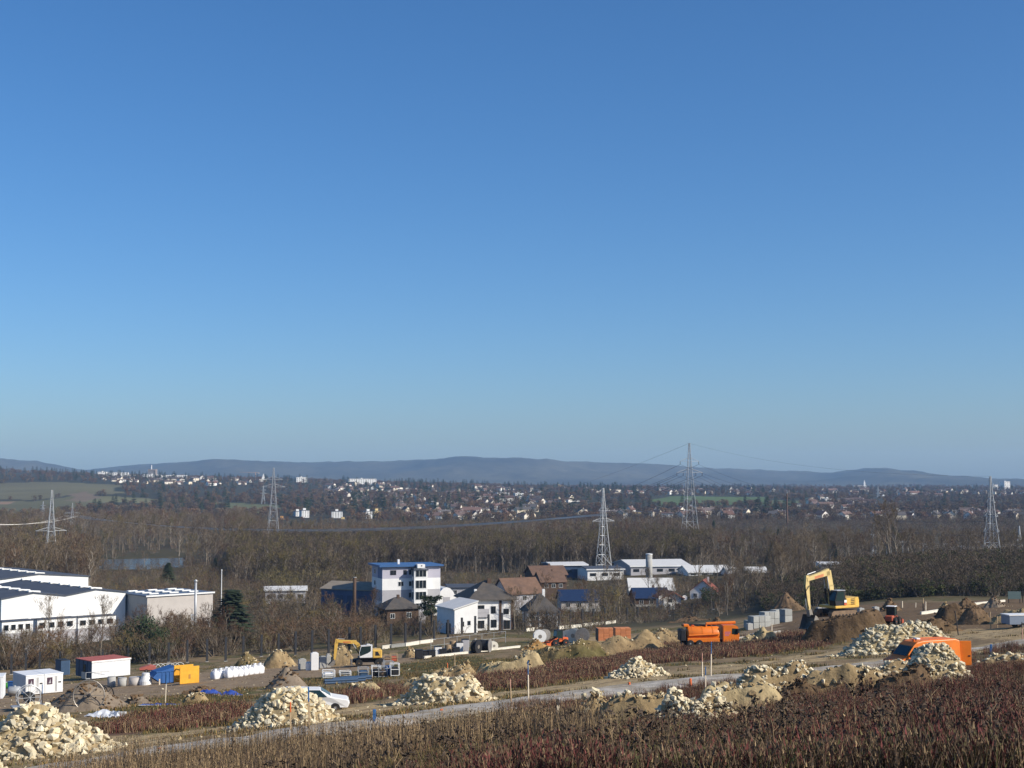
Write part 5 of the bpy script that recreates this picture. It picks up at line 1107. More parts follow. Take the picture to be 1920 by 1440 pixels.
for i, (a, b, c, d) in enumerate([(1728, 1152, 1760, 1147), (1790, 1144, 1812, 1139), (1828, 1134, 1885, 1128)]): slab(a, b, c, d, .3, ('left', 'middle', 'right')[i] + ' of three pale planks among the mounds on the right', 'pale planks on the right', 150, .25, nm='plank_edge', cat='plank')

# ------------------------------------------------------------------ survey stakes
wood = mat('raw_wood', (.40, .29, .17), rough=.85, var=.15, scale=3); wood_w = mat('whitish_wood', (.62, .53, .40), rough=.85, var=.1, scale=3); p_blue = mat('blue_paint', (.04, .13, .30), rough=.6, var=.1); p_or = mat('orange_paint', (.62, .14, .04), rough=.6, var=.1); p_dk = mat('dark_stake', (.06, .05, .045), rough=.8, var=.1); p_pk = mat('pinkish_stake', (.55, .30, .22), rough=.8, var=.1)
ST = [(545, 1316, 1374, wood, p_or, 'orange tipped stake before the peaked stone pile'), (580, 1287, 1372, wood, p_blue, 'tall blue tipped stake before the peaked stone pile'), (702, 1330, 1358, p_blue, p_blue, 'short thick blue post at the road edge'), (853, 1226, 1272, wood, wood, 'plain wooden stake on the tan spoil ridge'), (839, 1243, 1272, wood_w, p_or, 'pale stake with orange tip on the tan spoil ridge'), (958, 1274, 1320, wood, p_pk, 'pinkish brown stake left of the tall blue topped one'), (991, 1238, 1317, wood_w, p_blue, 'tall pale stake with blue top at centre'), (1047, 1312, 1342, wood_w, p_dk, 'short dark and white post at the road edge near the earth hump'), (1333, 1203, 1271, wood_w, p_blue, 'tallest stake in the trio in front of the orange truck'), (1317, 1224, 1273, wood_w, p_pk, 'pinkish white stake in the trio by the road'), (1323, 1250, 1298, wood_w, p_blue, 'dark blue faced stake in the trio by the road'), (1295, 1272, 1288, p_or, p_or, 'short red peg left of the stake trio'), (1180, 1279, 1288, p_or, p_or, 'short orange peg on the road edge right of centre'), (1858, 1208, 1226, p_blue, p_blue, 'short blue post at the road edge right of the van'), (1858, 1147, 1180, wood, wood, 'grey brown stake before the grit cone at right'), (1870, 1155, 1177, wood, wood, 'shorter leaning stake beside the grey brown one'), (1917, 1166, 1202, p_pk, p_dk, 'pink stake at the right edge'), (1731, 1122, 1150, p_dk, wood, 'dark thin stake behind the rubble heap'), (1736, 1128, 1150, wood_w, wood_w, 'pale stake right beside the dark thin one'), (1692, 1127, 1139, wood_w, wood_w, 'short pale stake right of the red loader'), (1717, 1130, 1139, wood_w, wood_w, 'tiny pale stake near the red loader'), (1860, 1116, 1138, wood, wood, 'stake on the pale grit cone'), (79, 1283, 1335, p_dk, p_blue, 'tall blue grey stake by the cable trailer'), (49, 1322, 1348, wood_w, p_pk, 'short white and pink stake behind the largest pile'), (310, 1264, 1320, wood_w, p_blue, 'pale thin stake in front of the blue skip'), (299, 1273, 1284, wood_w, wood_w, 'tiny pale peg left of the blue skip'), (550, 1264, 1288, wood_w, wood_w, 'pale stake by the dark grit heap'), (1425, 1172, 1186, wood_w, wood_w, 'left of two pale pegs before the concrete blocks'), (1447, 1170, 1184, wood_w, wood_w, 'right of two pale pegs before the concrete blocks'), (934, 1250, 1262, p_dk, p_dk, 'small dark peg on the yellowish ridge'), (1162, 1199, 1216, wood, wood, 'stake on the rough spoil bank'), (828, 1329, 1337, p_or, p_or, 'small red marker on the road left of centre'), (298, 1402, 1411, p_or, p_or, 'orange marker on the verge right of the largest pile'), (176, 1423, 1440, wood_w, p_dk, 'white and dark peg at the bottom left road edge')]
for px, yt, yb, m0, m1, lab in ST:
    p = G(px, yb, 45); zt = hgt(p, yt); k = max(.035, p.y / F * .9) if zt > 1 else .08; o = thing('survey_stake', lab, 'stake', p, random.random())
    o.rotation_euler = (random.uniform(-.03, .03), random.uniform(-.05, .05), random.random()); s = MB(); s.box(-k, k, -k * .7, k * .7, -.3, zt * .66); part(o, 'shaft', s, m0); s = MB(); s.bev(-k, k, -k * .7, k * .7, zt * .66, zt, .02); part(o, 'painted_tip', s, m1)
p = G(1797, 1191, 100); o = thing('marker_post', 'thin black leaning post behind the orange van', 'post', p); o.rotation_euler = (0, -.12, 0); zt = hgt(p, 1147); s = MB(); s.tube([(0, 0, -.3), (0, 0, zt)], .06, 6); part(o, 'shaft', s, p_dk); s = MB(); s.cyl((0, 0, zt), (0, 0, zt + .08), .08, 6); part(o, 'cap', s, p_dk)

# ------------------------------------------------------------------ machines
yel = mat('machine_yellow', (.68, .42, .09), rough=.45, var=.1, scale=2); yel_dirty = mat('pale_yellow_paint', (.62, .47, .2), rough=.55, var=.15, scale=2); org = mat('orange_lacquer', (.76, .19, .015), rough=.42, var=.13, scale=.9, spec=.45, detail=9); org2 = mat('loader_orange', (.65, .13, .03), rough=.45, var=.12, scale=2)
redor = mat('faded_red_paint', (.42, .10, .05), rough=.55, var=.15, scale=2); blk = mat('black_steel', (.02, .02, .022), rough=.6, var=.2, scale=2); rub = mat('tyre_rubber', (.025, .024, .023), rough=.9, var=.25, scale=3); dust = mat('dusty_track', (.2, .135, .085), rough=.9, var=.3, scale=3); wht = mat('white_paint', (.76, .75, .72), rough=.45, var=.05); stl = mat('worn_steel', (.3, .27, .23), rough=.5, var=.25, scale=2, metal=.5); gcab = glass('cab_glass', (.012, .03, .03), .08); ltr = mat('purple_lettering', (.45, .16, .32), rough=.6, var=.1); sign_r = mat('red_lettering', (.6, .12, .06), rough=.6, var=.1)
def wheel(o, x, y, r, w, nm='wheel', rim=stl):
    q = MB(); q.lathe([(r * .55, -w / 2), (r * .93, -w / 2), (r, -w / 2 + .06), (r, w / 2 - .06), (r * .93, w / 2), (r * .55, w / 2)], 22, 0, Matrix.Rotation(math.pi / 2, 4, 'X')); wo = part(o, nm, q, rub); wo.location = (x, y, r)
    q = MB(); q.lathe([(.05, -w / 2 - .005), (r * .5, -w / 2 + .02), (r * .56, -w / 2 + .05), (r * .56, w / 2 - .05), (r * .5, w / 2 - .02), (.05, w / 2 + .005)], 16, 0, Matrix.Rotation(math.pi / 2, 4, 'X')); part(wo, 'rim', q, rim)
    q = MB()
    for k in range(8): a = k * math.pi / 4; q.cyl((r * .33 * math.cos(a), -w / 2 - .03, r * .33 * math.sin(a)), (r * .33 * math.cos(a), -w / 2 + .02, r * .33 * math.sin(a)), .03, 5)
    part(wo, 'bolts', q, stl); return wo
def beam(m, a, b, wa, wb, t, mi=0):
    """tapered plate beam in the x,z plane, width t along y"""
    a, b = Vector((a[0], 0, a[1])), Vector((b[0], 0, b[1])); d = (b - a).normalized(); n = Vector((-d.z, 0, d.x)); v = []
    for y in (-t / 2, t / 2):
        for p, w in ((a, wa), (b, wb)):
            v += [p + n * w / 2 + Vector((0, y, 0)), p - n * w / 2 + Vector((0, y, 0))]
    return m.hull(v, mi)
def bucket(o, px, pz, w, L_, ang, m_out=stl):
    """open bucket hung at px,pz; ang turns it in the x,z plane"""
    M = Matrix.Translation((px, 0, pz)) @ Matrix.Rotation(ang, 4, 'Y'); n = 8; arc = [(L_ * .5 * math.cos(t) + .0, -L_ * .5 + L_ * .5 * math.sin(t)) for t in [math.pi * (.42 + 1.0 * i / n) for i in range(n + 1)]]
    q = MB(); v = []
    for y in (-w / 2, w / 2): v += [M @ Vector((x, y, z)) for x, z in arc]
    k = n + 1; q.add(v, [(i, i + 1, i + 1 + k, i + k) for i in range(n)] + [tuple(range(k - 1, -1, -1)), tuple(range(k, 2 * k))])
    bo = part(o, 'bucket', q, m_out); q = MB(); e = arc[-1]
    for i in range(6): y = -w / 2 + w * (i + .5) / 6; q.box(e[0] - .02, e[0] + .22, y - .07, y + .07, e[1] - .05, e[1] + .05, 0, M)
    part(bo, 'teeth', q, stl); return bo
def ram(o, a, b, r, nm='hydraulic_ram'):
    a, b = Vector(a), Vector(b); m = a.lerp(b, .55); q = MB(); q.cyl(a, m, r, 8); co = part(o, nm, q, blk); q = MB(); q.cyl(m, b, r * .55, 8); part(co, 'rod', q, steel)
# --- yellow tracked excavator on its earth platform
dX = 176.0; p = AT(1566, 1157, dX); o = thing('tracked_excavator', 'large yellow tracked excavator with raised boom and wide bucket on dark earth', 'excavator', p, R(213)); s = 1.06; o.scale = (s, s, s)
for y in (-1.2, 1.2):
    q = MB(); q.prism([(-2.0, .25), (-1.75, .03), (1.75, .03), (2.05, .28), (2.05, .62), (1.75, .88), (-1.75, .88), (-2.0, .65)], y - .3, y + .3); tr = part(o, 'track', q, dust); q = MB()
    for k in range(19): x = -1.8 + k * .2; q.box(x - .08, x + .06, y - .33, y + .33, .0, .035).box(x - .08, x + .06, y - .33, y + .33, .885, .92)
    part(tr, 'track_pads', q, blk); q = MB()
    for k in range(6): q.cyl((-1.4 + k * .56, y - .34, .3), (-1.4 + k * .56, y + .34, .3), .17, 10)
    part(tr, 'rollers', q, blk)
q = MB(); q.box(-1.1, 1.1, -.9, .9, .45, .95).cyl((0, 0, .9), (0, 0, 1.12), .7, 20); part(o, 'undercarriage', q, blk)
q = MB(); q.bev(-2.5, 1.3, -1.35, 1.35, 1.1, 1.42, .06); part(o, 'deck', q, yel)
q = MB(); q.hull([Vector(v) for y in (-1.33, 1.33) for v in ((-2.75, y * .85, 1.2), (-1.9, y, 1.15), (-1.9, y, 2.25), (-2.55, y * .9, 2.3), (-2.8, y * .8, 1.9))]); cw = part(o, 'counterweight', q, yel)
q = MB(); q.bev(-1.9, -.45, .2, 1.33, 1.42, 2.25, .06).bev(-1.9, -.2, -1.33, .18, 1.42, 2.2, .06); eh = part(o, 'engine_hood', q, yel)
for k in range(4): q = MB(); q.box(-1.75, -1.2, 1.33, 1.36, 1.5 + k * .19, 1.58 + k * .19); part(eh, 'louvre', q, blk)
q = MB(); q.cyl((-1.3, -.5, 2.2), (-1.3, -.5, 2.75), .07, 8); part(o, 'exhaust', q, blk)
q = MB(); q.box(-.5, -.1, 1.34, 1.37, 1.75, 2.05); part(o, 'white_sticker', q, wht); q = MB(); q.box(-.5, -.1, 1.34, 1.372, 1.45, 1.7); part(o, 'red_stripe', q, sign_r)
q = MB(); q.hull([Vector(v) for y in (.32, 1.3) for v in ((-.35, y, 1.42), (1.15, y, 1.42), (1.3, y, 2.0), (.95, y, 3.05), (-.35, y, 3.1))]); cb = part(o, 'cab', q, blk)
q = MB(); q.hull([Vector((x, 1.305, z)) for x, z in ((-.1, 1.95), (1.2, 2.0), (.9, 2.98), (-.1, 3.0))] + [Vector((x, 1.32, z)) for x, z in ((-.1, 1.95), (1.2, 2.0), (.9, 2.98), (-.1, 3.0))]); part(cb, 'side_window', q, gcab)
q = MB(); q.hull([Vector((x + e, y, z)) for e in (.0, .02) for y in (.4, 1.22) for x, z in ((1.31, 2.02), (.97, 3.0), (1.2, 1.5))]); part(cb, 'windscreen', q, gcab); q = MB(); q.bev(-.4, 1.0, .3, 1.32, 3.1, 3.18, .03); part(cb, 'roof', q, steel)
q = MB(); beam(q, (.45, 1.75), (.75, 3.7), .5, .7, .42); beam(q, (.75, 3.6), (1.15, 5.35), .68, .72, .42); beam(q, (1.0, 5.25), (4.55, 4.5), .75, .42, .42); bm_ = part(o, 'boom', q, yel_dirty)
q = MB()
for i in range(9): q.box(2.0 + i * .16, 2.1 + i * .16, .215, .22, 4.75 - i * .03, 5.05 - i * .03)
part(bm_, 'lettering', q, sign_r)
q = MB(); beam(q, (4.45, 4.95), (4.5, 3.6), .45, .6, .34); beam(q, (4.5, 3.7), (4.2, 1.05), .58, .3, .34); part(o, 'stick', q, yel_dirty)
q = MB(); beam(q, (4.2, 1.1), (4.0, .35), .34, .5, .5); part(o, 'quick_coupler', q, stl)
ram(o, (1.7, .34, 5.75), (4.35, .0, 5.05), .09); ram(o, (1.0, .3, 1.7), (1.5, .3, 4.7), .1); ram(o, (1.0, -.3, 1.7), (1.5, -.3, 4.7), .1); ram(o, (4.75, 0, 3.9), (4.6, 0, 1.1), .08)
bucket(o, 3.95, .4, 2.0, 1.75, R(-35), stl)
q = MB(); q.tube([(4.3, .25, 3.8), (4.9, .3, 3.2), (4.8, .28, 2.2), (4.4, .25, 1.2)], .035, 5); part(o, 'hose', q, blk)
# --- wheeled excavator
p = G(690, 1248, 150); o = thing('wheeled_excavator', 'yellow and white wheeled excavator with folded arm in the yard', 'excavator', p, R(190)); s = p.y / 205; o.scale = (s, s, s)
for x in (-1.35, 1.35):
    for y in (-.95, .95): wheel(o, x, y, .52, .5, rim=dust)
    q = MB(); q.cyl((x, -1, .52), (x, 1, .52), .14, 8); part(o, 'axle', q, blk)
q = MB(); q.bev(-2.1, 2.2, -.6, .6, .55, 1.0, .06); part(o, 'chassis', q, blk); q = MB(); q.box(2.3, 2.45, -1.25, 1.25, .2, .85).box(2.0, 2.4, -.3, .3, .5, .7); part(o, 'dozer_blade', q, stl); q = MB(); q.box(-2.4, -2.2, -1.1, -.8, .05, .75).box(-2.4, -2.2, .8, 1.1, .05, .75).box(-2.35, -2.2, -1, 1, .6, .75); part(o, 'outriggers', q, stl)
q = MB(); q.cyl((0, 0, 1.0), (0, 0, 1.15), .55, 18); part(o, 'slew_ring', q, blk)
q = MB(); q.bev(-1.9, -.55, -1.2, 1.2, 1.15, 2.35, .12); en = part(o, 'engine_cover', q, yel); q = MB(); q.prism([(-1.6, 1.55), (-.95, 1.55), (-.95, 2.1), (-1.3, 2.1)], 1.2, 1.23); part(en, 'vent', q, blk); q = MB(); q.bev(-.55, 1.4, -1.2, 1.2, 1.13, 1.3, .04); part(o, 'deck', q, blk)
q = MB(); q.hull([Vector(v) for y in (.3, 1.22) for v in ((-.52, y, 1.3), (1.25, y, 1.3), (1.35, y, 2.0), (1.1, y, 2.95), (-.52, y, 3.05))]); cb = part(o, 'cab', q, wht)
for y in (1.222, .276): q = MB(); q.prism([(.05, 1.95), (1.2, 1.5), (1.28, 2.0), (1.03, 2.85), (-.3, 2.92), (-.3, 2.2)], y, y + .022); part(cb, 'side_window', q, gcab)
q = MB(); q.hull([Vector((x + e, y, z)) for e in (.0, .03) for y in (.36, 1.16) for x, z in ((1.26, 1.4), (1.36, 2.0), (1.12, 2.88))]); part(cb, 'windscreen', q, gcab); q = MB(); q.bev(-.2, .3, .5, 1.0, 3.05, 3.16, .04); part(cb, 'roof_box', q, wht)
q = MB(); beam(q, (.75, 1.5), (1.45, 3.05), .45, .5, .4); beam(q, (1.35, 2.95), (1.9, 3.4), .45, .45, .4); beam(q, (1.7, 3.35), (4.5, 3.6), .55, .38, .38); bm_ = part(o, 'boom', q, yel)
q = MB()
for i in range(8): q.box(2.5 + i * .14, 2.59 + i * .14, .195, .2, 3.3, 3.5)
part(bm_, 'lettering', q, sign_r)
q = MB(); beam(q, (4.4, 3.85), (4.5, 3.2), .4, .5, .3); beam(q, (4.5, 3.3), (4.75, .95), .5, .28, .3); part(o, 'stick', q, yel); ram(o, (2.2, 0, 3.75), (4.3, 0, 3.9), .08); ram(o, (4.95, 0, 3.0), (5.0, 0, 1.1), .06); ram(o, (1.1, .3, 1.4), (2.2, .3, 3.2), .08); bucket(o, 4.75, .95, 1.3, 1.15, R(-60), stl)
# --- small orange loader
def loader(px, py, yaw, label, paint, sc, roofm, dmin):
    p = G(px, py, dmin); o = thing('wheel_loader', label, 'loader', p, R(yaw)); o.scale = (sc,) * 3
    for x in (-.95, .95):
        for y in (-.75, .75): wheel(o, x, y, .55, .42, rim=paint)
    q = MB(); q.bev(-1.6, .2, -.55, .55, .6, 1.35, .1); part(o, 'hood', q, paint); q = MB(); q.bev(-1.2, 1.3, -.4, .4, .45, .75, .05); part(o, 'chassis', q, blk)
    q = MB(); q.hull([Vector(v) for y in (-.55, .55) for v in ((-.55, y, 1.0), (.55, y, 1.0), (.7, y, 1.6), (.5, y, 2.5), (-.5, y, 2.5))]); cb = part(o, 'cab', q, gcab)
    q = MB(); q.bev(-.62, .65, -.65, .65, 2.5, 2.62, .05); part(cb, 'roof', q, roofm); q = MB()
    for x, y in ((-.52, -.56), (-.52, .56), (.56, -.56), (.56, .56)): q.tube([(x, y, 1.0), (x * .95, y, 2.5)], .045, 4)
    part(cb, 'pillars', q, blk); q = MB()
    for y in (-.5, .5): beam_ = MB(); beam(beam_, (.4, 1.3), (2.0, .55), .22, .2, .12); q.add([(a, b + y, c) for a, b, c in beam_.v], beam_.f)
    part(o, 'lift_arms', q, paint); q = MB(); q.prism([(1.9, .1), (2.75, .08), (2.75, .14), (2.05, .3), (2.0, .75), (1.88, .8)], -.95, .95); part(o, 'bucket', q, paint); q = MB(); q.box(2.0, 2.7, -.97, -.95, .1, .6).box(2.0, 2.7, .95, .97, .1, .6); part(o, 'bucket_side', q, paint)
    for y in (-.35, .35): q = MB(); q.cyl((-1.6, y, 1.1), (-1.64, y, 1.1), .08, 8); part(o, 'tail_light', q, sign_r)
    return o
loader(1047, 1210, 206, 'small orange loader with dark glass cab among the cable drums', org2, 1.0, blk, 170); loader(1672, 1171, 60, 'red loader with white roof seen from behind', redor, .98, wht, 150)
# --- orange suction truck
p = G(1330, 1211, 160); o = thing('suction_truck', 'orange suction truck with round tank and overhead hose boom', 'truck', p, R(6)); s = p.y / 203; o.scale = (s, s, s)
for x in (-3.0, -1.7, 2.6):
    for y in (-1.05, 1.05): wheel(o, x, y, .5, .32 if x > 0 else .55, rim=steel)
q = MB(); q.bev(-4.0, 3.9, -.45, .45, .55, .9, .04); part(o, 'chassis', q, blk)
q = MB(); q.hull([Vector(v) for y in (-1.22, 1.22) for v in ((1.75, y, .6), (3.95, y, .55), (4.05, y, 1.5), (3.85, y, 2.75), (3.5, y, 2.95), (1.75, y, 2.95))]); cb = part(o, 'cab', q, org)
for y in (-1.24, 1.22): q = MB(); q.prism([(2.95, 1.75), (3.85, 1.7), (3.78, 2.5), (3.0, 2.55)], y, y + .02); part(cb, 'side_window', q, gcab)
q = MB(); q.hull([Vector((x + e, y, z)) for e in (.0, .03) for y in (-1.1, 1.1) for x, z in ((4.03, 1.6), (3.86, 2.7))]); part(cb, 'windscreen', q, gcab)
for y in (-1.1, .8): q = MB(); q.bev(4.0, 4.06, y, y + .3, .75, .95, .02); part(cb, 'headlight', q, wht)
q = MB(); q.bev(3.7, 4.0, -1.45, -1.25, 1.9, 2.5, .03); part(cb, 'mirror', q, blk); q = MB(); q.bev(3.6, 4.1, -1.23, 1.23, .4, .62, .04); part(cb, 'bumper', q, org); q = MB()
for r_ in range(3):
    for i in range(6 - r_): q.box(1.95 + i * .15, 2.05 + i * .15, -1.228, -1.222, 1.95 - r_ * .22, 2.09 - r_ * .22)
part(cb, 'lettering', q, ltr)
q = MB(); M = Matrix.Translation((-1.2, 0, 1.75)) @ Matrix.Rotation(math.pi / 2, 4, 'Y'); q.lathe([(.3, -2.3), (.95, -2.1), (1.05, -1.9), (1.05, 2.2), (.95, 2.5), (.3, 2.6)], 22, 0, M); tk = part(o, 'tank', q, org, True)
for x in (-2.6, -1.2, .3): q = MB(); q.lathe([(1.07, x + 1.2 - .07), (1.09, x + 1.2 + .07)], 22, 0, M); part(tk, 'band', q, org)
q = MB(); q.bev(-3.4, 1.2, -1.2, -.9, .65, 1.25, .05); part(o, 'side_box', q, org); q = MB(); q.tube([(-3.2, -1.12, 1.6), (1.1, -1.12, 1.75)], .11, 8); part(o, 'side_pipe', q, org)
q = MB(); q.tube([(-.6, -.3, 2.75), (-.5, -.3, 3.15), (.6, -.3, 3.2), (3.7, -.3, 3.3)], [.16, .2, .2, .2], 10); part(o, 'hose_boom', q, org); q = MB(); q.tube([(-3.9, .3, 2.9), (-2.5, .2, 3.0), (-1.4, 0, 2.95), (-.6, -.3, 2.9)], .14, 8); part(o, 'suction_hose', q, blk)
q = MB(); q.bev(-4.35, -3.6, -1.1, 1.1, .8, 2.4, .1); part(o, 'rear_pump', q, blk); q = MB(); q.tube([(-4.2, -.8, 2.4), (-4.3, -.8, 1.2), (-4.2, -.8, .5)], .12, 8); part(o, 'rear_hose', q, blk); q = MB(); q.bev(-3.8, -3.0, -.5, .5, 2.7, 3.1, .08); part(o, 'filter_head', q, org)
for k in range(4): q = MB(); q.bev(-2.6 + k * .8, -2.2 + k * .8, -.25, .25, 2.78, 2.98, .05); part(o, 'valve', q, blk if k % 2 else org2)
# --- orange van, rear door open
p = G(1730, 1261, 90); o = thing('orange_van', 'bright orange high roof van with rear door open behind the stones', 'van', p, R(200)); s = p.y / 113; o.scale = (s, s, s)
prof = [(-2.9, .45), (2.3, .4), (2.85, .55), (2.95, 1.05), (2.2, 1.35), (1.45, 2.22), (1.1, 2.45), (.5, 2.56), (-2.5, 2.6), (-2.88, 2.45)]
q = MB(); v = []
for x, z in prof:
    t = 1 if z < 1.4 else 1 - (z - 1.4) * .1
    v.append((x, z, t))
n = len(v); q.add([(x, -1.0 * t, z) for x, z, t in v] + [(x, -1.0 * t + .08 * (z > 2.3), z + .03 * (z > 2.3)) for x, z, t in v] + [(x, 1.0 * t - .08 * (z > 2.3), z + .03 * (z > 2.3)) for x, z, t in v] + [(x, 1.0 * t, z) for x, z, t in v], [tuple(range(n)), tuple(range(4 * n - 1, 3 * n - 1, -1))] + [(k * n + i, (k + 1) * n + i, (k + 1) * n + (i + 1) % n, k * n + (i + 1) % n) for k in range(3) for i in range(n)]); body = part(o, 'body', q, org)
md = body.modifiers.new('soft', 'BEVEL'); md.width = .05; md.segments = 2; md.limit_method = 'ANGLE'; md.angle_limit = R(25)
q = MB(); q.hull([Vector((x + e * .6, y * (1 - (z - 1.4) * .1), z + e)) for e in (.01, .035) for y in (-.86, .86) for x, z in ((2.12, 1.45), (1.52, 2.14))]); part(body, 'windscreen', q, gcab)
for sy in (-1, 1):
    q = MB(); q.hull([Vector((x, sy * (1.0 * (1 - (z - 1.4) * .1) + e), z)) for e in (.002, .02) for x, z in ((1.0, 1.42), (1.95, 1.42), (1.4, 2.1), (1.0, 2.12))]); part(body, 'door_window', q, gcab)
    q = MB(); q.bev(1.75, 1.95, sy * 1.22 - .12, sy * 1.22 + .12, 1.35, 1.7, .04); part(body, 'mirror', q, blk)
    for x in (-1.9, 1.95): wheel(o, x, sy * .88, .36, .24, rim=steel)
    q = MB(); q.bev(2.7, 2.93, sy * .75 - .16, sy * .75 + .16, .75, 1.0, .05); part(body, 'headlight', q, wht)
    q = MB(); q.box(-2.6, .85, sy * 1.0 - .012, sy * 1.0 + .012, 1.28, 1.34).box(-1.0, -.98, sy * 1.0 - .01, sy * 1.0 + .01, .6, 2.1); part(body, 'side_moulding', q, org2)
q = MB(); q.bev(-.44, .44, -.0, .06, .5, 2.42, .02); dv = part(o, 'rear_door', q, org); dv.location = (-2.95, .95, 0); dv.rotation_euler = (0, 0, R(160)); dv.location = (-2.98 - .5, .82, 0)
q = MB(); q.bev(-.3, .3, .06, .08, 1.5, 2.2, .01); part(dv, 'door_pane', q, gcab); q = MB(); q.box(.2, .36, -.03, .0, 1.2, 1.3); part(dv, 'handle', q, blk)
q = MB(); q.bev(.3, .7, -.25, .25, 2.58, 2.72, .05); part(body, 'roof_vent', q, wht); q = MB(); q.cyl((1.0, .3, 2.5), (1.0, .3, 2.68), .09, 10); part(body, 'beacon', q, org2); q = MB(); q.tube([(-2.3, -.6, 2.62), (-.2, -.6, 2.62)], .03, 5); q.tube([(-2.3, .6, 2.62), (-.2, .6, 2.62)], .03, 5); part(body, 'roof_rail', q, org2)
# --- white estate car half hidden by the peaked pile
p = G(585, 1334, 70); o = thing('white_car', 'white estate car half hidden behind the peaked stone pile', 'car', p, R(9)); prof = [(-2.2, .35), (2.15, .3), (2.3, .6), (2.2, .8), (1.2, .98), (.5, 1.42), (-1.6, 1.48), (-2.2, 1.05)]; q = MB(); v = [(x, z, 1 if z < 1 else .82) for x, z in prof]; n = len(v)
q.add([(x, -.88 * t, z) for x, z, t in v] + [(x, .88 * t, z) for x, z, t in v], [tuple(range(n)), tuple(range(2 * n - 1, n - 1, -1))] + [(i, n + i, n + (i + 1) % n, (i + 1) % n) for i in range(n)]); body = part(o, 'body', q, wht); md = body.modifiers.new('soft', 'BEVEL'); md.width = .06; md.segments = 2; md.limit_method = 'ANGLE'
for sy in (-1, 1):
    for x0, x1, x2, x3 in ((-.5, .9, .45, -.5), (-1.9, -.6, -.6, -1.6)): q = MB(); q.hull([Vector((x, sy * (.88 * (1 if z < 1.05 else .83) + e), z)) for e in (.0, .02) for x, z in ((x0, 1.0), (x1, 1.0), (x2, 1.4), (x3, 1.42))]); part(body, 'side_window', q, gcab)
    for x in (-1.4, 1.4): wheel(o, x, sy * .8, .31, .2, rim=steel)
    q = MB(); q.bev(2.1, 2.28, sy * .62 - .15, sy * .62 + .15, .6, .76, .03); part(body, 'headlight', q, steel)
q = MB(); q.hull([Vector((x + e, y, z + e)) for e in (.005, .03) for y in (-.72, .72) for x, z in ((1.1, 1.0), (.52, 1.38))]); part(body, 'windscreen', q, gcab)

# ------------------------------------------------------------------ cabins, boxes, bags and goods in the yard
cw = mat('cabin_white', (.74, .745, .74), rough=.5, var=.05, scale=1); cb_blue = mat('cabin_dark_blue', (.045, .085, .15), rough=.5, var=.1); roof_red = mat('cabin_red_roof', (.42, .12, .09), rough=.7, var=.15, scale=1); sk_blue = mat('skip_blue', (.03, .10, .28), rough=.5, var=.15, scale=1.5); tr_yel = mat('trench_yellow', (.72, .38, .035), rough=.5, var=.1, scale=2, hue=(.7, .34, .03))
def ribs(m, x0, x1, y, z0, z1, n, dep=.04, axis='x'):
    for i in range(n):
        t = x0 + (x1 - x0) * (i + .5) / n; w = (x1 - x0) / n * .28
        if axis == 'x': m.box(t - w, t + w, y - dep, y, z0, z1)
        else: m.box(y - dep, y, t - w, t + w, z0, z1)
    return m
logo_d = mat('dark_plum_logo', (.06, .03, .05), rough=.6, var=.1)
# pair of white store containers with dark square signs
yaw = R(38); p = G(48, 1304, 120); W = width_to(48, p.y, yaw, 116) / 2; z1 = hgt(p, 1267)
for i in range(2):
    c, s_ = math.cos(yaw), math.sin(yaw); o = thing('store_container', ('left', 'right')[i] + ' of two white store containers with a dark square sign', 'container', (p.x + i * (W + .04) * c, p.y + i * (W + .04) * s_, p.z - .1), yaw, 'white store containers')
    q = MB(); q.box(0, W, 0, 4.4, .15, z1); bd = part(o, 'body', q, cw); q = MB(); ribs(q, .1, 4.3, 0, .25, z1 - .15, 12, .04, 'y'); part(bd, 'corrugation', q, cw); q = MB(); q.bev(-.06, W + .06 - .1 * (i == 0), -.06, 4.46, z1, z1 + .12, .03); part(o, 'roof', q, cw)
    q = MB(); q.box(W * .06, W * .48, -.03, .0, .25, z1 - .12); part(o, 'door', q, wht); q = MB(); q.box(W * .52, W * .94, -.03, .0, .25, z1 - .12); part(o, 'door', q, wht)
    q = MB(); q.box(W * .12, W * .42, -.045, -.031, z1 * .5, z1 * .86); sg = part(o, 'logo_sign', q, logo_d); q = MB(); q.prism([(W * .2, z1 * .56), (W * .34, z1 * .56), (W * .3, z1 * .8), (W * .26, z1 * .66)], -.052, -.046); part(sg, 'emblem', q, greyw)
    q = MB(); q.tube([(W * .6, -.06, .3), (W * .6, -.06, z1 - .2)], .025, 5); q.tube([(W * .66, -.06, .3), (W * .66, -.06, z1 - .2)], .025, 5); part(o, 'lock_bar', q, steel); q = MB(); q.box(W * .74, W * .9, -.05, -.031, z1 * .55, z1 * .62); part(o, 'plate', q, blk)
# office cabin with red roof
yaw = R(44); p = G(172, 1275, 150); z1 = hgt(p, 1241); W = width_to(172, p.y, yaw, 243); o = thing('office_container', 'wide white office cabin with red roof and dark glazed end', 'cabin', p, yaw); D_ = 5.2
q = MB(); q.box(0, W, 0, D_, .2, z1); bd = part(o, 'body', q, cw); q = MB(); ribs(q, .1, W - .1, 0, .3, z1 - .1, 26, .03); part(bd, 'corrugation', q, cw); q = MB(); q.box(-.05, 0, .05, D_ - .05, .22, z1 - .02); en = part(o, 'end_wall', q, cb_blue)
for k in range(4): q = MB(); q.box(-.08, -.05, .05 + k * D_ / 4, .15 + k * D_ / 4, .22, z1 - .02); part(en, 'mullion', q, blk)
window(o, 'l', D_ * .36, 1.1, .7, 1.1, off=-.05, fm=frame_d, bars=0)
q = MB()
for k in range(11): q.bev(-.1 + k * (W + .2) / 11, -.1 + (k + .97) * (W + .2) / 11, -.1, D_ + .1, z1, z1 + .13, .03)
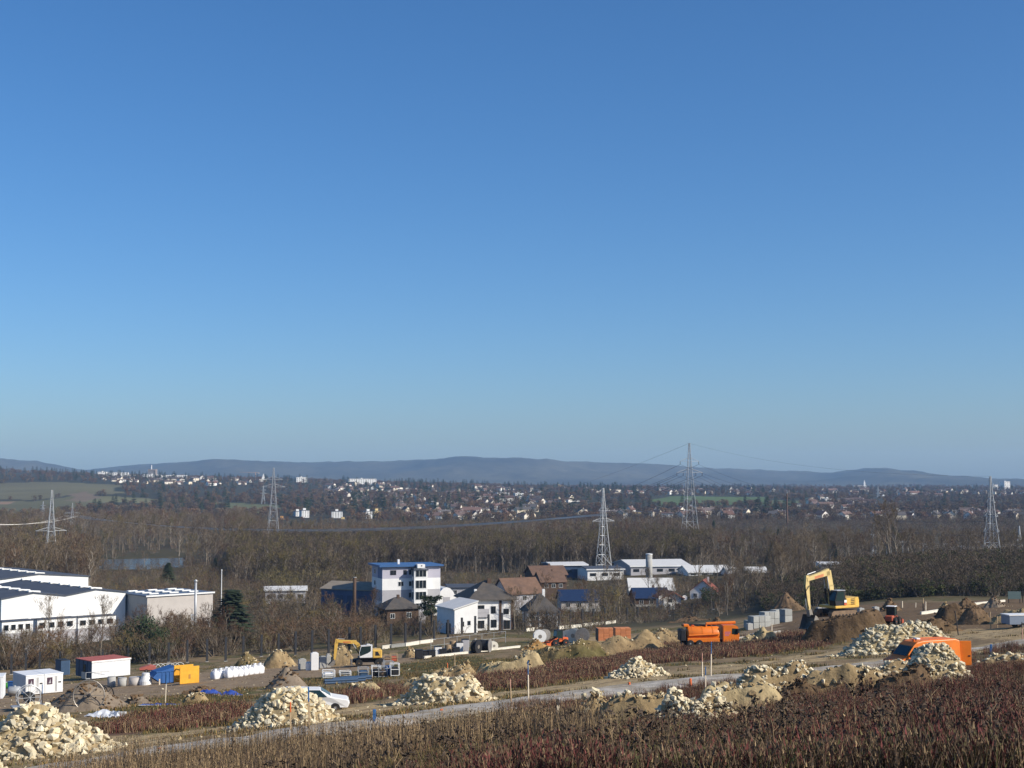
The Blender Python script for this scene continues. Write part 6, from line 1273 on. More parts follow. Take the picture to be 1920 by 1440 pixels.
part(o, 'roof', q, roof_red); q = MB(); q.box(-.1, W + .1, -.12, -.1, z1 - .15, z1 + .1); part(o, 'eaves_trim', q, wht)
q = MB(); q.box(-.9, -.1, .2, .26, .2, .3).box(-.9, -.84, .2, 1.6, .2, 1.2).tube([(-.9, .2, 1.2), (2.5, -.9, 1.2)], .03, 5); part(o, 'railing', q, steel)
p = G(131, 1265, 160); o = thing('blue_container', 'small dark blue container behind the red roofed cabin', 'container', p, R(40)); W = 1.6; q = MB(); q.box(-W, 0, 0, 2.5, 0, hgt(p, 1238)); bd = part(o, 'body', q, cb_blue); q = MB(); ribs(q, -W + .1, -.1, 0, .1, hgt(p, 1238) - .1, 7, .04); part(bd, 'corrugation', q, cb_blue); q = MB(); q.bev(-W - .05, .05, -.05, 2.55, hgt(p, 1238), hgt(p, 1238) + .1, .03); part(o, 'roof', q, blk)
p = G(2, 1310, 120); o = thing('white_container', 'edge of a white container cut off at the left border', 'container', p, R(14)); q = MB(); q.box(-4, 0.15, 0, 3, 0, hgt(p, 1270)); bd = part(o, 'body', q, cw); q = MB(); ribs(q, -3.9, .1, 0, .1, hgt(p, 1270) - .1, 14, .04); part(bd, 'corrugation', q, cw); q = MB(); q.bev(-4.05, .2, -.05, 3.05, hgt(p, 1270), hgt(p, 1270) + .1, .03); part(o, 'roof', q, cw)
grn = mat('green_plastic', (.05, .22, .03), rough=.5, var=.1)
def drumtank(px, py, label, m, L_=1.4, r=.5):
    p = G(px, py, 110); o = thing('fuel_tank', label, 'tank', p, R(10)); q = MB(); q.lathe([(.1, -L_ / 2), (r * .8, -L_ / 2 + .03), (r, -L_ / 2 + .15), (r, L_ / 2 - .15), (r * .8, L_ / 2 - .03), (.1, L_ / 2)], 18, 0, Matrix.Translation((0, 0, r + .2)) @ Matrix.Rotation(math.pi / 2, 4, 'Y')); part(o, 'shell', q, m, True); q = MB(); q.box(-L_ * .35, -L_ * .25, -r * .7, r * .7, 0, .35).box(L_ * .25, L_ * .35, -r * .7, r * .7, 0, .35); part(o, 'cradle', q, blk); q = MB(); q.cyl((0, 0, r * 2 + .15), (0, 0, r * 2 + .3), .14, 10); part(o, 'hatch', q, steel)
drumtank(27, 1307, 'shiny grey round tank beside the store containers', steel); drumtank(11, 1294, 'green tank behind the grey round tank', grn, 1.2, .42)
p = G(22, 1296, 120); o = thing('blue_bin', 'blue bin left of the store containers', 'bin', p); q = MB(); q.prism([(-.35, .1), (.35, .1), (.42, 1.2), (-.42, 1.2)], -.4, .4); part(o, 'body', q, sk_blue); q = MB(); q.bev(-.46, .46, -.46, .46, 1.2, 1.3, .04); part(o, 'lid', q, sk_blue)
# concrete shaft rings and cones
def ring(px, py, r, hh, label, m=conc, cone=False, dmin=130):
    p = G(px, py, dmin); o = thing('shaft_cone' if cone else 'shaft_ring', label, 'concrete ring', p); q = MB(); t = .13; r2 = r * .62 if cone else r
    q.lathe([(r - t, 0), (r, 0), (r, hh * .35), (r2, hh * (.85 if cone else 1)), (r2, hh), (r2 - t, hh), (r - t, hh * .3), (r - t, .01)], 20); part(o, 'shell', q, m, not cone); q = MB(); q.lathe([(r2 - .06, hh), (r2 - .03, hh), (r2 - .03, hh + .08), (r2 - .06, hh + .08)], 20); part(o, 'rim', q, m)
ring(209, 1288, .5, 1.2, 'grey concrete ring nearest the big grit heap'); ring(229, 1287, .55, 1.0, 'squat grey concrete ring second from the grit heap'); ring(253, 1285, .75, .95, 'tan concrete ring third from the grit heap', beige); ring(273, 1284, .75, 1.35, 'white conical shaft piece left of the blue skip', wht, True)
# blue skip, yellow trench box
p = G(297, 1283, 130); o = thing('blue_skip', 'blue sloping skip beside the yellow box', 'skip', p, R(32)); W = width_to(297, p.y, R(32), 329); zt = hgt(p, 1252); q = MB(); q.prism([(.4, .1), (W, .1), (W, zt), (-.1, zt * .72), (-.7, zt * .42)], 0, 2.4); bd = part(o, 'body', q, sk_blue); q = MB()
for k in range(4): q.box(W * .2 + k * W * .22, W * .2 + k * W * .22 + .1, -.06, 0, .12, zt * .72)
part(bd, 'ribs', q, sk_blue); q = MB(); q.box(-.3, W, -.08, -.0, zt * .72, zt * .78); part(o, 'rim', q, sk_blue); q = MB(); q.box(.6, .8, .1, 2.3, 0, .1).box(W - .4, W - .2, .1, 2.3, 0, .1); part(o, 'skids', q, blk)
yaw = R(36); p = G(337, 1284, 130); o = thing('trench_box', 'yellow steel trench box open at its left end', 'trench box', p, yaw); W = width_to(337, p.y, yaw, 373); zt = hgt(p, 1251)
for nm, y in (('side_plate', 0), ('side_plate', 1.7)): q = MB(); q.bev(0, W, y, y + .12, .05, zt, .03); part(o, nm, q, tr_yel)
for x in (.25, W - .3):
    for z in (.5, zt - .4): q = MB(); q.cyl((x, .12, z), (x, 1.7, z), .09, 8); part(o, 'strut', q, tr_yel)
q = MB(); q.box(W * .45, W * .55, -.02, 0, zt * .3, zt * .55); part(o, 'rust_mark', q, mat('rust', (.4, .2, .05), var=.2))
# white bulk bags, two rows
bagm = mat('white_bag_fabric', (.76, .76, .77), rough=.8, var=.06, scale=4, bump=.3); q = MB()
v = []; prof = [(.02, .0), (.43, .0), (.5, .15), (.53, .5), (.5, .85), (.38, .98), (.16, 1.12), (.2, 1.3), (.03, 1.28)]; n = 16
for r_, z in prof:
    for j in range(n):
        a = 2 * math.pi * j / n; e = max(abs(math.cos(a)), abs(math.sin(a))); k = (1 / e) ** .75 if z < .95 else 1 + .25 * math.sin(a * 5); v.append((r_ * k * math.cos(a) * .92, r_ * k * math.sin(a) * .92, z))
q.add(v, [(i * n + j, i * n + (j + 1) % n, (i + 1) * n + (j + 1) % n, (i + 1) * n + j) for i in range(len(prof) - 1) for j in range(n)] + [tuple(range(n - 1, -1, -1))]); bag_me = q.mesh('sack', bagm, True); q = MB()
for sx in (-1, 1):
    for sy in (-1, 1): q.tube([(sx * .3, sy * .3, .92), (sx * .36, sy * .3, 1.2), (sx * .25, sy * .26, 1.24), (sx * .15, sy * .3, .98)], .025, 4)
loop_me = q.mesh('lifting_loops', bagm); a, b = G(428, 1271, 130), G(487, 1263, 130); yaw = math.atan2(b.y - a.y, b.x - a.x); nrm = Vector((-math.sin(yaw), math.cos(yaw), 0)); L_ = (b - a).length; nb = 7
for row in range(2):
    for i in range(nb):
        q = a.lerp(b, i / (nb - 1)) + nrm * row * 1.15 + (Vector((math.cos(yaw), math.sin(yaw), 0)) * -1.2 if row else Vector()); q.z = h(q.x, q.y); o = thing('bulk_bag', 'white bulk bag in the ' + ('front', 'rear')[row] + ' row, number ' + ('one', 'two', 'three', 'four', 'five', 'six', 'seven')[i] + ' from its left end', 'bulk bag', q, yaw + random.uniform(-.2, .2), 'white bulk bags in two rows'); s = L_ / (nb - 1) / 1.02; o.scale = (s, s, s * random.uniform(.95, 1.12)); link('sack', bag_me, o); link('lifting_loops', loop_me, o)
# white rings (pipe coils), red sheet, cable trailer, wheel frames
for k in range(6):
    p = G(292 + k * 9, 1258 - k * .4, 160); o = thing('pipe_hoop', 'white pipe hoop ' + ('first', 'second', 'third', 'fourth', 'fifth', 'sixth')[k] + ' from left standing above the blue skip', 'hoop', p, R(15), 'white hoops above the blue skip'); q = MB(); r_ = .85; q.tube([(r_ * math.cos(t), 0, .25 + r_ * math.sin(t) * 1.1) for t in np.linspace(0, math.pi, 12)], .04, 5); part(o, 'arc', q, wht); q = MB(); q.tube([(-r_, 0, .25), (-r_, 0, -.2)], .05, 5); q.tube([(r_, 0, .25), (r_, 0, -.2)], .05, 5); part(o, 'feet', q, wht)
p = G(278, 1262, 160); o = thing('red_sheet', 'red sheeted trailer load behind the concrete cone', 'trailer', p, R(14)); q = MB(); q.prism([(-1.4, .5), (1.2, .5), (1.2, 1.0), (.2, 1.25), (-1.4, .8)], 0, 1.6); part(o, 'sheet', q, roof_red); q = MB(); q.box(-1.4, 1.2, .1, 1.5, .35, .48); part(o, 'bed', q, blk); wheel(o, -.3, .1, .33, .2); wheel(o, -.3, 1.5, .33, .2)
def reel(px, py, r, label, ang=0.0, fm=blk, drum=True, dmin=80, spokes=8, cat='cable reel'):
    p = G(px, py, dmin); o = thing('cable_reel', label, cat, p, ang); q = MB()
    for y in ((-.35, .35) if drum else (0,)):
        q.tube([(r * math.cos(t), y, r + r * math.sin(t)) for t in np.linspace(0, 2 * math.pi, 25)], .045, 5, cap=False)
        for k in range(spokes): t = 2 * math.pi * k / spokes; q.tube([(0, y, r), (r * math.cos(t), y, r + r * math.sin(t))], .028, 4)
    part(o, 'wheel_frame', q, fm); q = MB(); rc = r * (.45 if drum else .1); q.lathe([(.03, -.34), (rc, -.33), (rc, .33), (.03, .34)], 16, 0, Matrix.Translation((0, 0, r)) @ Matrix.Rotation(math.pi / 2, 4, 'X')); part(o, 'coil' if drum else 'hub', q, blk); return o
o = reel(54, 1330, 1.0, 'black cable reel on a grey trailer behind the largest pile', R(30), steel); q = MB(); q.box(-1.4, 1.2, -.5, .5, .25, .35).tube([(1.2, 0, .3), (2.2, 0, .25)], .05, 5).tube([(0, -.5, .3), (0, -.45, 1.0)], .05, 5).tube([(0, .5, .3), (0, .45, 1.0)], .05, 5); part(o, 'trailer_frame', q, steel)
reel(166, 1333, 1.15, 'wide rusty spoked wheel frame lying behind the largest pile', R(10), stl, False); reel(190, 1328, .9, 'smaller spoked wheel frame beside the rusty one', R(55), blk, True)
p = G(198, 1346, 70); o = thing('plastic_sheet', 'crumpled pale plastic sheet on the grass', 'plastic sheet', p); r = random.Random(5); q = MB(); nx, ny = 12, 7; q.add([(-1.3 + 2.6 * i / nx, -.6 + 1.2 * j / ny, .05 + .5 * r.random() * math.sin(math.pi * i / nx) * math.sin(math.pi * j / ny) + .2 * r.random()) for j in range(ny + 1) for i in range(nx + 1)], [(j * (nx + 1) + i, j * (nx + 1) + i + 1, (j + 1) * (nx + 1) + i + 1, (j + 1) * (nx + 1) + i) for j in range(ny) for i in range(nx)]); part(o, 'film', q, mat('plastic_film', (.5, .52, .55), rough=.3, var=.1, spec=.5)); q = MB(); q.bev(.8, 1.4, -.2, .3, 0, .4, .05); part(o, 'block', q, conc)
tarp = mat('blue_tarp', (.03, .07, .30), rough=.45, var=.2, scale=3)
for px, py, w_, lb in ((392, 1302, 1.3, 'left blue tarpaulin lying in the grass'), (432, 1304, 1.0, 'right blue tarpaulin bundle with white edge'), (300, 1322, 1.5, 'flat violet blue tarpaulin strip in the grass')):
    p = G(px, py, 70); o = thing('blue_tarpaulin', lb, 'tarpaulin', p); q = MB(); nx, ny = 10, 6; q.add([(-w_ + 2 * w_ * i / nx, -.5 + j / ny, .02 + (.55 if px > 310 else .15) * (.3 + .7 * r.random()) * math.sin(math.pi * i / nx) * math.sin(math.pi * j / ny)) for j in range(ny + 1) for i in range(nx + 1)], [(j * (nx + 1) + i, j * (nx + 1) + i + 1, (j + 1) * (nx + 1) + i + 1, (j + 1) * (nx + 1) + i) for j in range(ny) for i in range(nx)]); part(o, 'sheet', q, tarp); q = MB(); q.tube([(-w_, -.5, .06), (w_, -.5, .08)], .03, 5); part(o, 'hem', q, wht)
# white concrete elements left of the wheeled excavator
for px0, px1, yt, yb, dep, lb, m_ in ((560, 574, 1237, 1256, .9, 'low grey slab stack left of the tall white element', conc), (574, 583, 1243, 1257, .7, 'lowest pale step of the white concrete elements', wht), (583, 597, 1225, 1257, .8, 'tall white concrete element left of the wheeled excavator', wht), (599, 612, 1232, 1254, .8, 'grey concrete element between tall white one and excavator', conc), (612, 620, 1229, 1252, .9, 'pale upright slab beside the grey concrete element', conc)):
    p = G(px0, yb, 150); W = width_to(px0, p.y, R(14), px1); z1 = hgt(p, yt); o = thing('concrete_element', lb, 'concrete element', p, R(14)); q = MB(); q.bev(0, W, 0, dep, 0, z1, .04); part(o, 'block', q, m_); q = MB(); q.bev(W * .2, W * .8, dep * .2, dep * .8, z1, z1 + .1, .03); part(o, 'lug', q, m_)
# pallets and cages right of and below the wheeled excavator
def cage(px, py, w_, hh, label, m_, fillm=None, dmin=120, nm='wire_cage', cat='cage'):
    p = G(px, py, dmin); o = thing(nm, label, cat, p, R(12)); q = MB()
    for x in (-w_ / 2, w_ / 2):
        for y in (0, w_): q.tube([(x, y, 0), (x, y, hh)], .045, 4)
    for z in (.1, hh * .55, hh):
        q.tube([(-w_ / 2, 0, z), (w_ / 2, 0, z)], .04, 4); q.tube([(-w_ / 2, w_, z), (w_ / 2, w_, z)], .04, 4); q.tube([(-w_ / 2, 0, z), (-w_ / 2, w_, z)], .04, 4); q.tube([(w_ / 2, 0, z), (w_ / 2, w_, z)], .04, 4)
    part(o, 'bars', q, m_); q = MB(); q.bev(-w_ * .42, w_ * .42, .06, w_ * .94, .12, hh * .7, .1); part(o, 'contents', q, fillm or dust)
for a in ((727, 1243, 1.0, 1.1, 'wooden crate frame right of the wheeled excavator', wood, dust), (739, 1242, 1.0, 1.2, 'second wooden crate frame right of the wheeled excavator', wood, redor), (682, 1270, 1.1, 1.0, 'blue filled wire cage left in the row below the excavator', steel, cb_blue), (706, 1271, .9, 1.2, 'pale wire cage in the row below the excavator', wht, blk), (718, 1270, .9, 1.1, 'wire cage third in the row below the excavator', steel, dust), (729, 1268, 1.0, 1.5, 'wire cage with blue load on top', steel, sk_blue), (741, 1268, .9, 1.3, 'rightmost white framed wire cage', wht, blk), (617, 1272, 1.3, .8, 'white framed pallet right of the dark grit heap', wht, wht), (648, 1268, 1.2, .5, 'flat pallet with white edge below the excavator', wht, blk)): cage(*a)
for i, (px, py) in enumerate(((640, 1282), (655, 1279), (668, 1276))):
    p = G(px, py, 110); o = thing('pipe_bundle', ('left', 'middle', 'right')[i] + ' of the dark blue pipe bundles below the excavator', 'pipes', p, R(20), 'dark blue pipe bundles'); 
    for k in range(5): q = MB(); q.cyl((-1.6, (k % 3) * .25, .12 + (k // 3) * .22), (1.6, (k % 3) * .25, .12 + (k // 3) * .22), .12, 8); part(o, 'pipe', q, cb_blue)
# cable drums and dark goods behind the kerb wall
woodd = mat('drum_wood', (.34, .24, .14), rough=.9, var=.2, scale=3); grd = mat('grey_drum_wood', (.25, .235, .215), rough=.9, var=.25, scale=3, hue=(.18, .17, .16))
def drum(px, py, r, w_, label, m_, ang, dmin=170, coil=blk, wrap=None):
    p = G(px, py, dmin); o = thing('cable_drum', label, 'cable drum', p, ang); M0 = Matrix.Translation((0, 0, r)) @ Matrix.Rotation(math.pi / 2, 4, 'X')
    for y in (-w_ / 2, w_ / 2): q = MB(); q.lathe([(.08, y - .05), (r, y - .05), (r, y + .05), (.08, y + .05)], 24, 0, M0); fl_ = part(o, 'flange', q, m_); q = MB(); q.lathe([(r * .2, y * 1.0 + (.052 if y > 0 else -.07)), (r * .3, y + (.07 if y > 0 else -.07)), (r * .2, y + (.07 if y > 0 else -.052))], 12, 0, M0); part(fl_, 'hub', q, stl)
    q = MB(); q.lathe([(r * .75, -w_ / 2 + .06), (r * .8, 0), (r * .75, w_ / 2 - .06)], 20, 0, M0); part(o, 'cable', q, wrap or coil)
drum(1012, 1205, 1.15, .8, 'white faced cable drum left of the small orange loader', wht, R(10)); drum(1064, 1204, 1.1, .8, 'whitish worn drum first right of the small loader', whitec, R(-20)); drum(1076, 1205, 1.25, .9, 'whitish worn drum second right of the small loader', whitec, R(-25)); drum(1092, 1205, 1.25, .9, 'grey drum nearest the brick stacks', grd, R(-10)); drum(905, 1223, 1.1, 2.4, 'wide grey cable drum lying behind the kerb wall', grd, R(75)); drum(893, 1225, 1.05, .8, 'dark drum beside the wide grey one', blk, R(60)); drum(925, 1219, .7, .8, 'small pale drum right of the wide grey one', whitec, R(20)); drum(1022, 1200, 1.0, .7, 'grey drum behind the white faced drum', grd, R(30))
for i, (px, py, hh, m_, lb) in enumerate([(840, 1227, 1.5, woodd, 'left wooden barrel drum in the dark goods row'), (849, 1224, 1.9, woodd, 'tall wooden barrel drum in the dark goods row'), (862, 1224, 1.6, wht, 'white topped box in the dark goods row'), (873, 1222, 1.9, greyw, 'grey upright box in the dark goods row'), (822, 1229, 1.3, wht, 'small white block in the dark goods row'), (786, 1236, 1.3, blk, 'dark box at the left end of the goods row'), (800, 1233, .9, blk, 'first low black bin in the goods row'), (810, 1232, .9, blk, 'second low black bin in the goods row'), (831, 1229, .9, blk, 'third low black bin in the goods row'), (856, 1227, 1.0, blk, 'fourth low black bin in the goods row')]):
    p = G(px, py, 170); o = thing('goods_box', lb, 'crate' if m_ is not woodd else 'drum', p, R(12)); q = MB(); 
    if m_ is woodd: q.lathe([(.5, 0), (.55, hh * .5), (.5, hh)], 14)
    else: q.bev(-.55, .55, 0, .9, .05, hh, .05)
    part(o, 'body', q, m_); q = MB()
    if m_ is woodd: q.lathe([(.57, hh * .3), (.57, hh * .36)], 14)
    else: q.bev(-.6, .6, -.04, .95, hh, hh + .08, .03)
    part(o, 'lid' if m_ is not woodd else 'hoop', q, blk)
p0, p1 = G(808, 1222, 180), G(948, 1205, 180); o = thing('mesh_fence', 'thin low mesh fence behind the dark goods row', 'fence', p0); q = MB(); n = 6; d = p1 - p0
for i in range(n + 1): t = d * (i / n); q2 = MB(); q2.tube([t, t + Vector((0, 0, 2.1))], .04, 5); part(o, 'fence_post', q2, steel)
for z in (1.0, 2.05): q.tube([Vector((0, 0, z)), d + Vector((0, 0, z))], .03, 4)
part(o, 'rail', q, steel)
# brick stacks
brick = mat('orange_brick', (.52, .20, .085), rough=.85, var=.1, scale=6, rand=.15); br_me = MB().bev(-.48, .48, -.24, .24, -.1, .1, .015).mesh('brick_pack', brick); pal = MB().box(-.5, .5, -.5, .5, 0, .12).mesh('pallet', wood)
for i, (px0, px1) in enumerate(((1122, 1152), (1154, 1183))):
    yaw = R(7); p = G(px0, 1203, 170); W = width_to(px0, p.y, yaw, px1); z1 = hgt(p, 1179 - i); o = thing('brick_stack', ('left', 'right')[i] + ' stack of orange bricks behind the rough spoil bank', 'brick stack', p, yaw, 'orange brick stacks'); nx = 3; nz = 9; D_ = 2.4 if i == 0 else 2.2
    for ix in range(nx):
        for iz in range(nz):
            for iy in range(3): b_ = link('brick_pack', br_me, o, (W * (ix + .5) / nx, D_ * (iy + .5) / 3, .12 + (z1 - .12) * (iz + .5) / nz)); b_.scale = (W / nx * 1.01, D_ / 3 * 2.02, (z1 - .12) / nz * 4.7)
    q = MB(); q.box(-.02, W + .02, -.02, D_, 0, .12); part(o, 'pallet', q, wood)
    if i == 0: q = MB(); q.box(-.07, -.02, 0, D_, .12, z1); part(o, 'dark_wrap', q, blk)  # black sheet over the left side of the left stack
# concrete block stacks
blk_me = MB().bev(-.5, .5, -.5, .5, -.5, .5, .03).mesh('concrete_block', mat('block_concrete', (.36, .36, .33), rough=.9, var=.1, scale=2, rand=.15)); k = 0
rows_ = [(1405, 1413, 1178, 1164, 1, 'single low'), (1413, 1445, 1179, 1156, 3, 'front'), (1434, 1462, 1174, 1148, 3, 'middle'), (1455, 1473, 1168, 1144, 2, 'rear'), (1472, 1486, 1167, 1143, 1, 'rightmost')]
for x0, x1, yb, yt, nx, nm in rows_:
    yaw = R(24); p = G(x0, yb, 200); W = width_to(x0, p.y, yaw, x1); z1 = hgt(p, yt); o = thing('block_stack', nm + ' stack of grey concrete blocks left of the yellow excavator', 'block stack', p, yaw, 'grey concrete block stacks')
    for ix in range(nx):
        for iz in range(2):
            for iy in range(2): b_ = link('block', blk_me, o, (W * (ix + .5) / nx, .45 + iy * .92, z1 * (iz + .5) / 2)); b_.scale = (W / nx * .95, .88, z1 / 2 * .97)
    q = MB(); q.box(0, W, .1, 1.7, -.15, .0); part(o, 'base', q, wood)
for px, py, lb in ((1405, 1182, 'lone pale block at the left end of the block stacks'), (1414, 1205, 'dark square shaft element in the trench'), (1545, 1146, 'grey block left half behind the excavator stick'), (1536, 1149, 'second grey block behind the excavator stick'), (1614, 1152, 'pale block right of the excavator tracks'), (1642, 1150, 'pale block left of the red loader')):
    p = G(px, py, 150); o = thing('concrete_block', lb, 'block', p, R(20)); q = MB(); q.bev(-.5, .5, -.4, .4, 0, 1.1, .05); part(o, 'block', q, conc if 'dark' not in lb else greyw); q = MB(); q.bev(-.15, .15, -.12, .12, 1.1, 1.18, .02); part(o, 'lug', q, steel)
# right edge: trailer box, site sign board
p = G(1893, 1180, 130); o = thing('box_trailer', 'blue grey box trailer with white roof cut by the right border', 'trailer', p, R(8)); q = MB(); q.bev(0, 4.6, 0, 2, .5, hgt(p, 1155), .04); bd = part(o, 'box', q, mat('trailer_grey', (.2, .24, .3), rough=.5, var=.08)); q = MB(); q.bev(-.05, 4.65, -.05, 2.05, hgt(p, 1155), hgt(p, 1153), .02); part(o, 'roof', q, wht); wheel(o, 1.6, .1, .35, .22); wheel(o, 1.6, 1.9, .35, .22); q = MB(); q.box(-.9, 0, .9, 1.1, .45, .55); part(o, 'drawbar', q, blk)
p = G(1890, 1131, 200); o = thing('sign_board', 'dark grey board on posts at the foot of the hedge bank', 'board', p, R(-4)); W = width_to(1888, p.y, 0, 1912); zt = hgt(p, 1109); q = MB(); q.bev(0, W, -.05, .05, zt * .35, zt, .02); part(o, 'panel', q, mat('board_green_grey', (.13, .18, .17), rough=.5, var=.1))
for x in (.15, W - .2, W + .3): q = MB(); q.tube([(x, .08, -.2), (x, .08, zt + .2)], .07, 6); part(o, 'leg', q, blk)
for i, (px, py) in enumerate(((1700, 1040), (1728, 1038), (1668, 1036), (1690, 1036), (1770, 1038), (1800, 1040), (1830, 1040), (1660, 1042))):
    d = 600; p = GD(px, d); zt = hgt(p, 1014 + (i % 3) * 4); o = thing('substation_mast', ('first', 'second', 'third', 'fourth', 'fifth', 'sixth', 'seventh', 'eighth')[i] + ' grey mast of the substation behind the hedge bank', 'mast', p, 0, 'substation masts'); q = MB(); q.tube([(0, 0, 0), (0, 0, zt)], [.28, .2], 6); part(o, 'pole', q, steel); q = MB(); q.box(-1.2, 1.2, -.15, .15, zt - .6, zt - .3); part(o, 'crossbar', q, steel)

# ------------------------------------------------------------------ scrub and trees between site and village
BG = 'bare bushes between post row and village'
def shrub(px, d, hh, kind, lab, nm='bare_shrub', cat='shrub', grp=None, wide=1.0):
    x = (px - 960) / F * d
    if clear(np.array([x]), np.array([float(d)]))[0]: plant(nm, kind, GD(px, d), hh, lab, cat, grp, wide)
r = random.Random(11)
for i in range(120):
    px = r.uniform(-30, 720); d = r.uniform(284, 318) if px < 250 else r.uniform(284, 350); k = r.choice((BUSH, BUSHR, BUSHG, BUSHR, BUSH)); c = 'reddish' if k is BUSHR else ('golden' if k is BUSHG else 'brown')
    shrub(px, d, r.uniform(3.6, 6.4) * (1.2 if px < 430 else 1), k, c + ' bare bush in the thicket behind the left post row', grp=c + ' bushes behind the left post row', wide=r.uniform(1.0, 1.35))
for i in range(46):
    px = r.uniform(640, 1120); d = r.uniform(300, 345); shrub(px, d, r.uniform(2.5, 4.5), r.choice((BUSH, BUSHD, BUSHR)), 'low bare bush before the village houses', grp='low bushes before the village', wide=1.2)
for i in range(36):
    px = r.uniform(420, 720); d = r.uniform(350, 470); shrub(px, d, r.uniform(4, 7), r.choice((BUSH, BUSHD, BUSHG)), 'bare bush in the rough ground left of the blue shed', grp='bushes left of the blue shed', wide=1.2)
for i in range(22):
    px = r.uniform(500, 680); d = r.uniform(470, 560); shrub(px, d, r.uniform(6, 9), r.choice((BUSH, BUSHG)), 'rounded olive brown bush above the blue shed', grp='rounded bushes above the blue shed', wide=1.3)
for i in range(90):
    px = r.uniform(1440, 1990); d = r.uniform(322, 400); shrub(px, d, r.uniform(3, 6.5), r.choice((BUSHD, BUSHD, BUSHD, BUSH)), 'dense dark bush on the hedge bank at right', grp='bushes of the hedge bank', wide=1.3)
for i in range(44):
    px = r.uniform(1500, 1960); d = r.uniform(326, 392); shrub(px, d, r.uniform(2.5, 5), EVER, 'olive evergreen bush on the hedge bank at right', 'evergreen_shrub', grp='evergreen bushes of the hedge bank', wide=1.3)
for i in range(16):
    px = r.uniform(1345, 1530); d = r.uniform(380, 450); shrub(px, d, r.uniform(9, 14), BROAD, 'slender bare tree in the grove left of the yellow excavator', 'bare_tree', 'tree', 'grove left of the yellow excavator')
for i in range(14):
    px = r.uniform(215, 430); d = r.uniform(298, 335); shrub(px, d, r.uniform(6, 9.5), r.choice((BROAD, BROADR)), 'bare tree in the row before the metal hall', 'bare_tree', 'tree', 'bare trees before the metal hall')
for i in range(12):
    px = r.uniform(-10, 235); d = r.uniform(294, 316); shrub(px, d, r.uniform(6, 8.5), r.choice((BROAD, BROADR)), 'bare tree in the thicket before the factory', 'bare_tree', 'tree', 'bare trees before the factory')
for px, d, hh, kd, lb in ((100, 312, 13, BROAD, 'bare tree standing before the white factory wall'), (118, 310, 8, BROADR, 'smaller reddish bare tree before the factory wall'), (196, 318, 12.5, BROAD, 'wide branching bare tree before the right end of the factory'), (178, 318, 6.5, BROADR, 'low bare tree left of the wide branching one'), (322, 318, 8, BROADR, 'reddish bare tree before the metal hall'), (352, 300, 8.5, BROAD, 'pale forked bare tree left of the spruce'), (228, 298, 8, BROAD, 'thin bare tree left of the dark evergreen'), (700, 368, 8, BROADR, 'reddish bare tree between blue shed and apartment block'), (965, 318, 9, BROAD, 'bare tree right of the villa'), (1130, 392, 13, BROAD, 'big bushy bare tree in front of the solar roofed house'), (1160, 388, 13, BROAD, 'right half of the pair of big bushy bare trees'), (1145, 380, 9, BUSHG, 'golden bush at the foot of the big bare trees'), (1090, 450, 9, BROADR, 'reddish bare tree beside the barns'), (1216, 470, 11, BROAD, 'bare tree before the round silo'), (1040, 350, 5, BUSHR, 'reddish bush behind the white slabs'), (620, 330, 9, BROADR, 'bare tree above the wheeled excavator'), (560, 335, 8, BROAD, 'bare tree left of the wheeled excavator arm'), (1000, 330, 8, BROAD, 'bare tree before the low dark roofed house'), (515, 345, 7, BROADR, 'reddish bare tree right of the spruce'), (590, 372, 8, BROAD, 'bare tree before the left end of the blue shed'), (1270, 440, 4, BROADR, 'small reddish tree beside the small white house')):
    plant('bare_tree', kd, GD(px, d), hh, lb, 'tree')
for px, d, hh in ((204, 668, 3.2), (222, 672, 2.6), (240, 664, 3), (262, 676, 2.4), (288, 668, 2.8), (306, 674, 3.4), (326, 668, 3), (342, 676, 3.6), (196, 684, 4), (350, 690, 5)): plant('bank_bush', BUSHR if px % 4 else BUSH, GD(px, d), hh, 'low bare bush on the near river bank', 'shrub', 'bushes on the river bank', 1.5)
plant('bare_tree', BROAD, GD(274, 690), 8, 'lone bare tree standing against the river', 'tree')
plant('spruce', SPRUCE, GD(438, 318), 12.6, 'dark full spruce in front of the metal hall', 'tree', wide=2.0)
plant('evergreen_tree', EVERD, GD(272, 297), 10, 'dark dense evergreen behind the red roofed cabin', 'tree', wide=1.0)
plant('evergreen_tree', EVERD, GD(300, 292), 7.5, 'smaller dark evergreen right of the dense one', 'tree', wide=.95)
plant('pine', PINE, GD(808, 330), 7.6, 'spreading green pine between apartment block and garage', 'tree', wide=1.1)
plant('evergreen_shrub', EVER, GD(1248, 408), 3.2, 'low green bush before the small white house', 'shrub', wide=1.6)
plant('evergreen_shrub', EVERD, GD(1330, 430), 6, 'dark evergreen right of the small white house', 'shrub', wide=1.2)
plant('evergreen_shrub', EVERD, GD(1005, 520), 5, 'dark evergreen hedge left of the barns', 'shrub', wide=2.4)
plant('golden_shrub', BUSHG, GD(878, 520), 5, 'yellow shrub left above the villa roof', 'shrub', wide=1.2)
for i in range(44):
    px = r.uniform(660, 1380); d = r.uniform(335, 470); shrub(px, d, r.uniform(5.5, 10), r.choice((BROAD, BROADR, BROAD)), 'bare garden tree among the village houses', 'bare_tree', 'tree', 'garden trees of the village')
A_ = np.concatenate([wedge(1500, -250, 1130, 288, 470), wedge(1100, 1120, 2250, 340, 480), wedge(350, 430, 720, 470, 600), wedge(900, 700, 1520, 460, 640)])
A_ = np.concatenate([A_, np.array([tuple(GD(rng.uniform(180, 356), rng.uniform(490, 660))) for _ in range(260)])]); scatter('hedge_undergrowth', A_, rng.uniform(.35, .95, len(A_)), FS, 'tangled brown undergrowth behind the site', 'scrub')
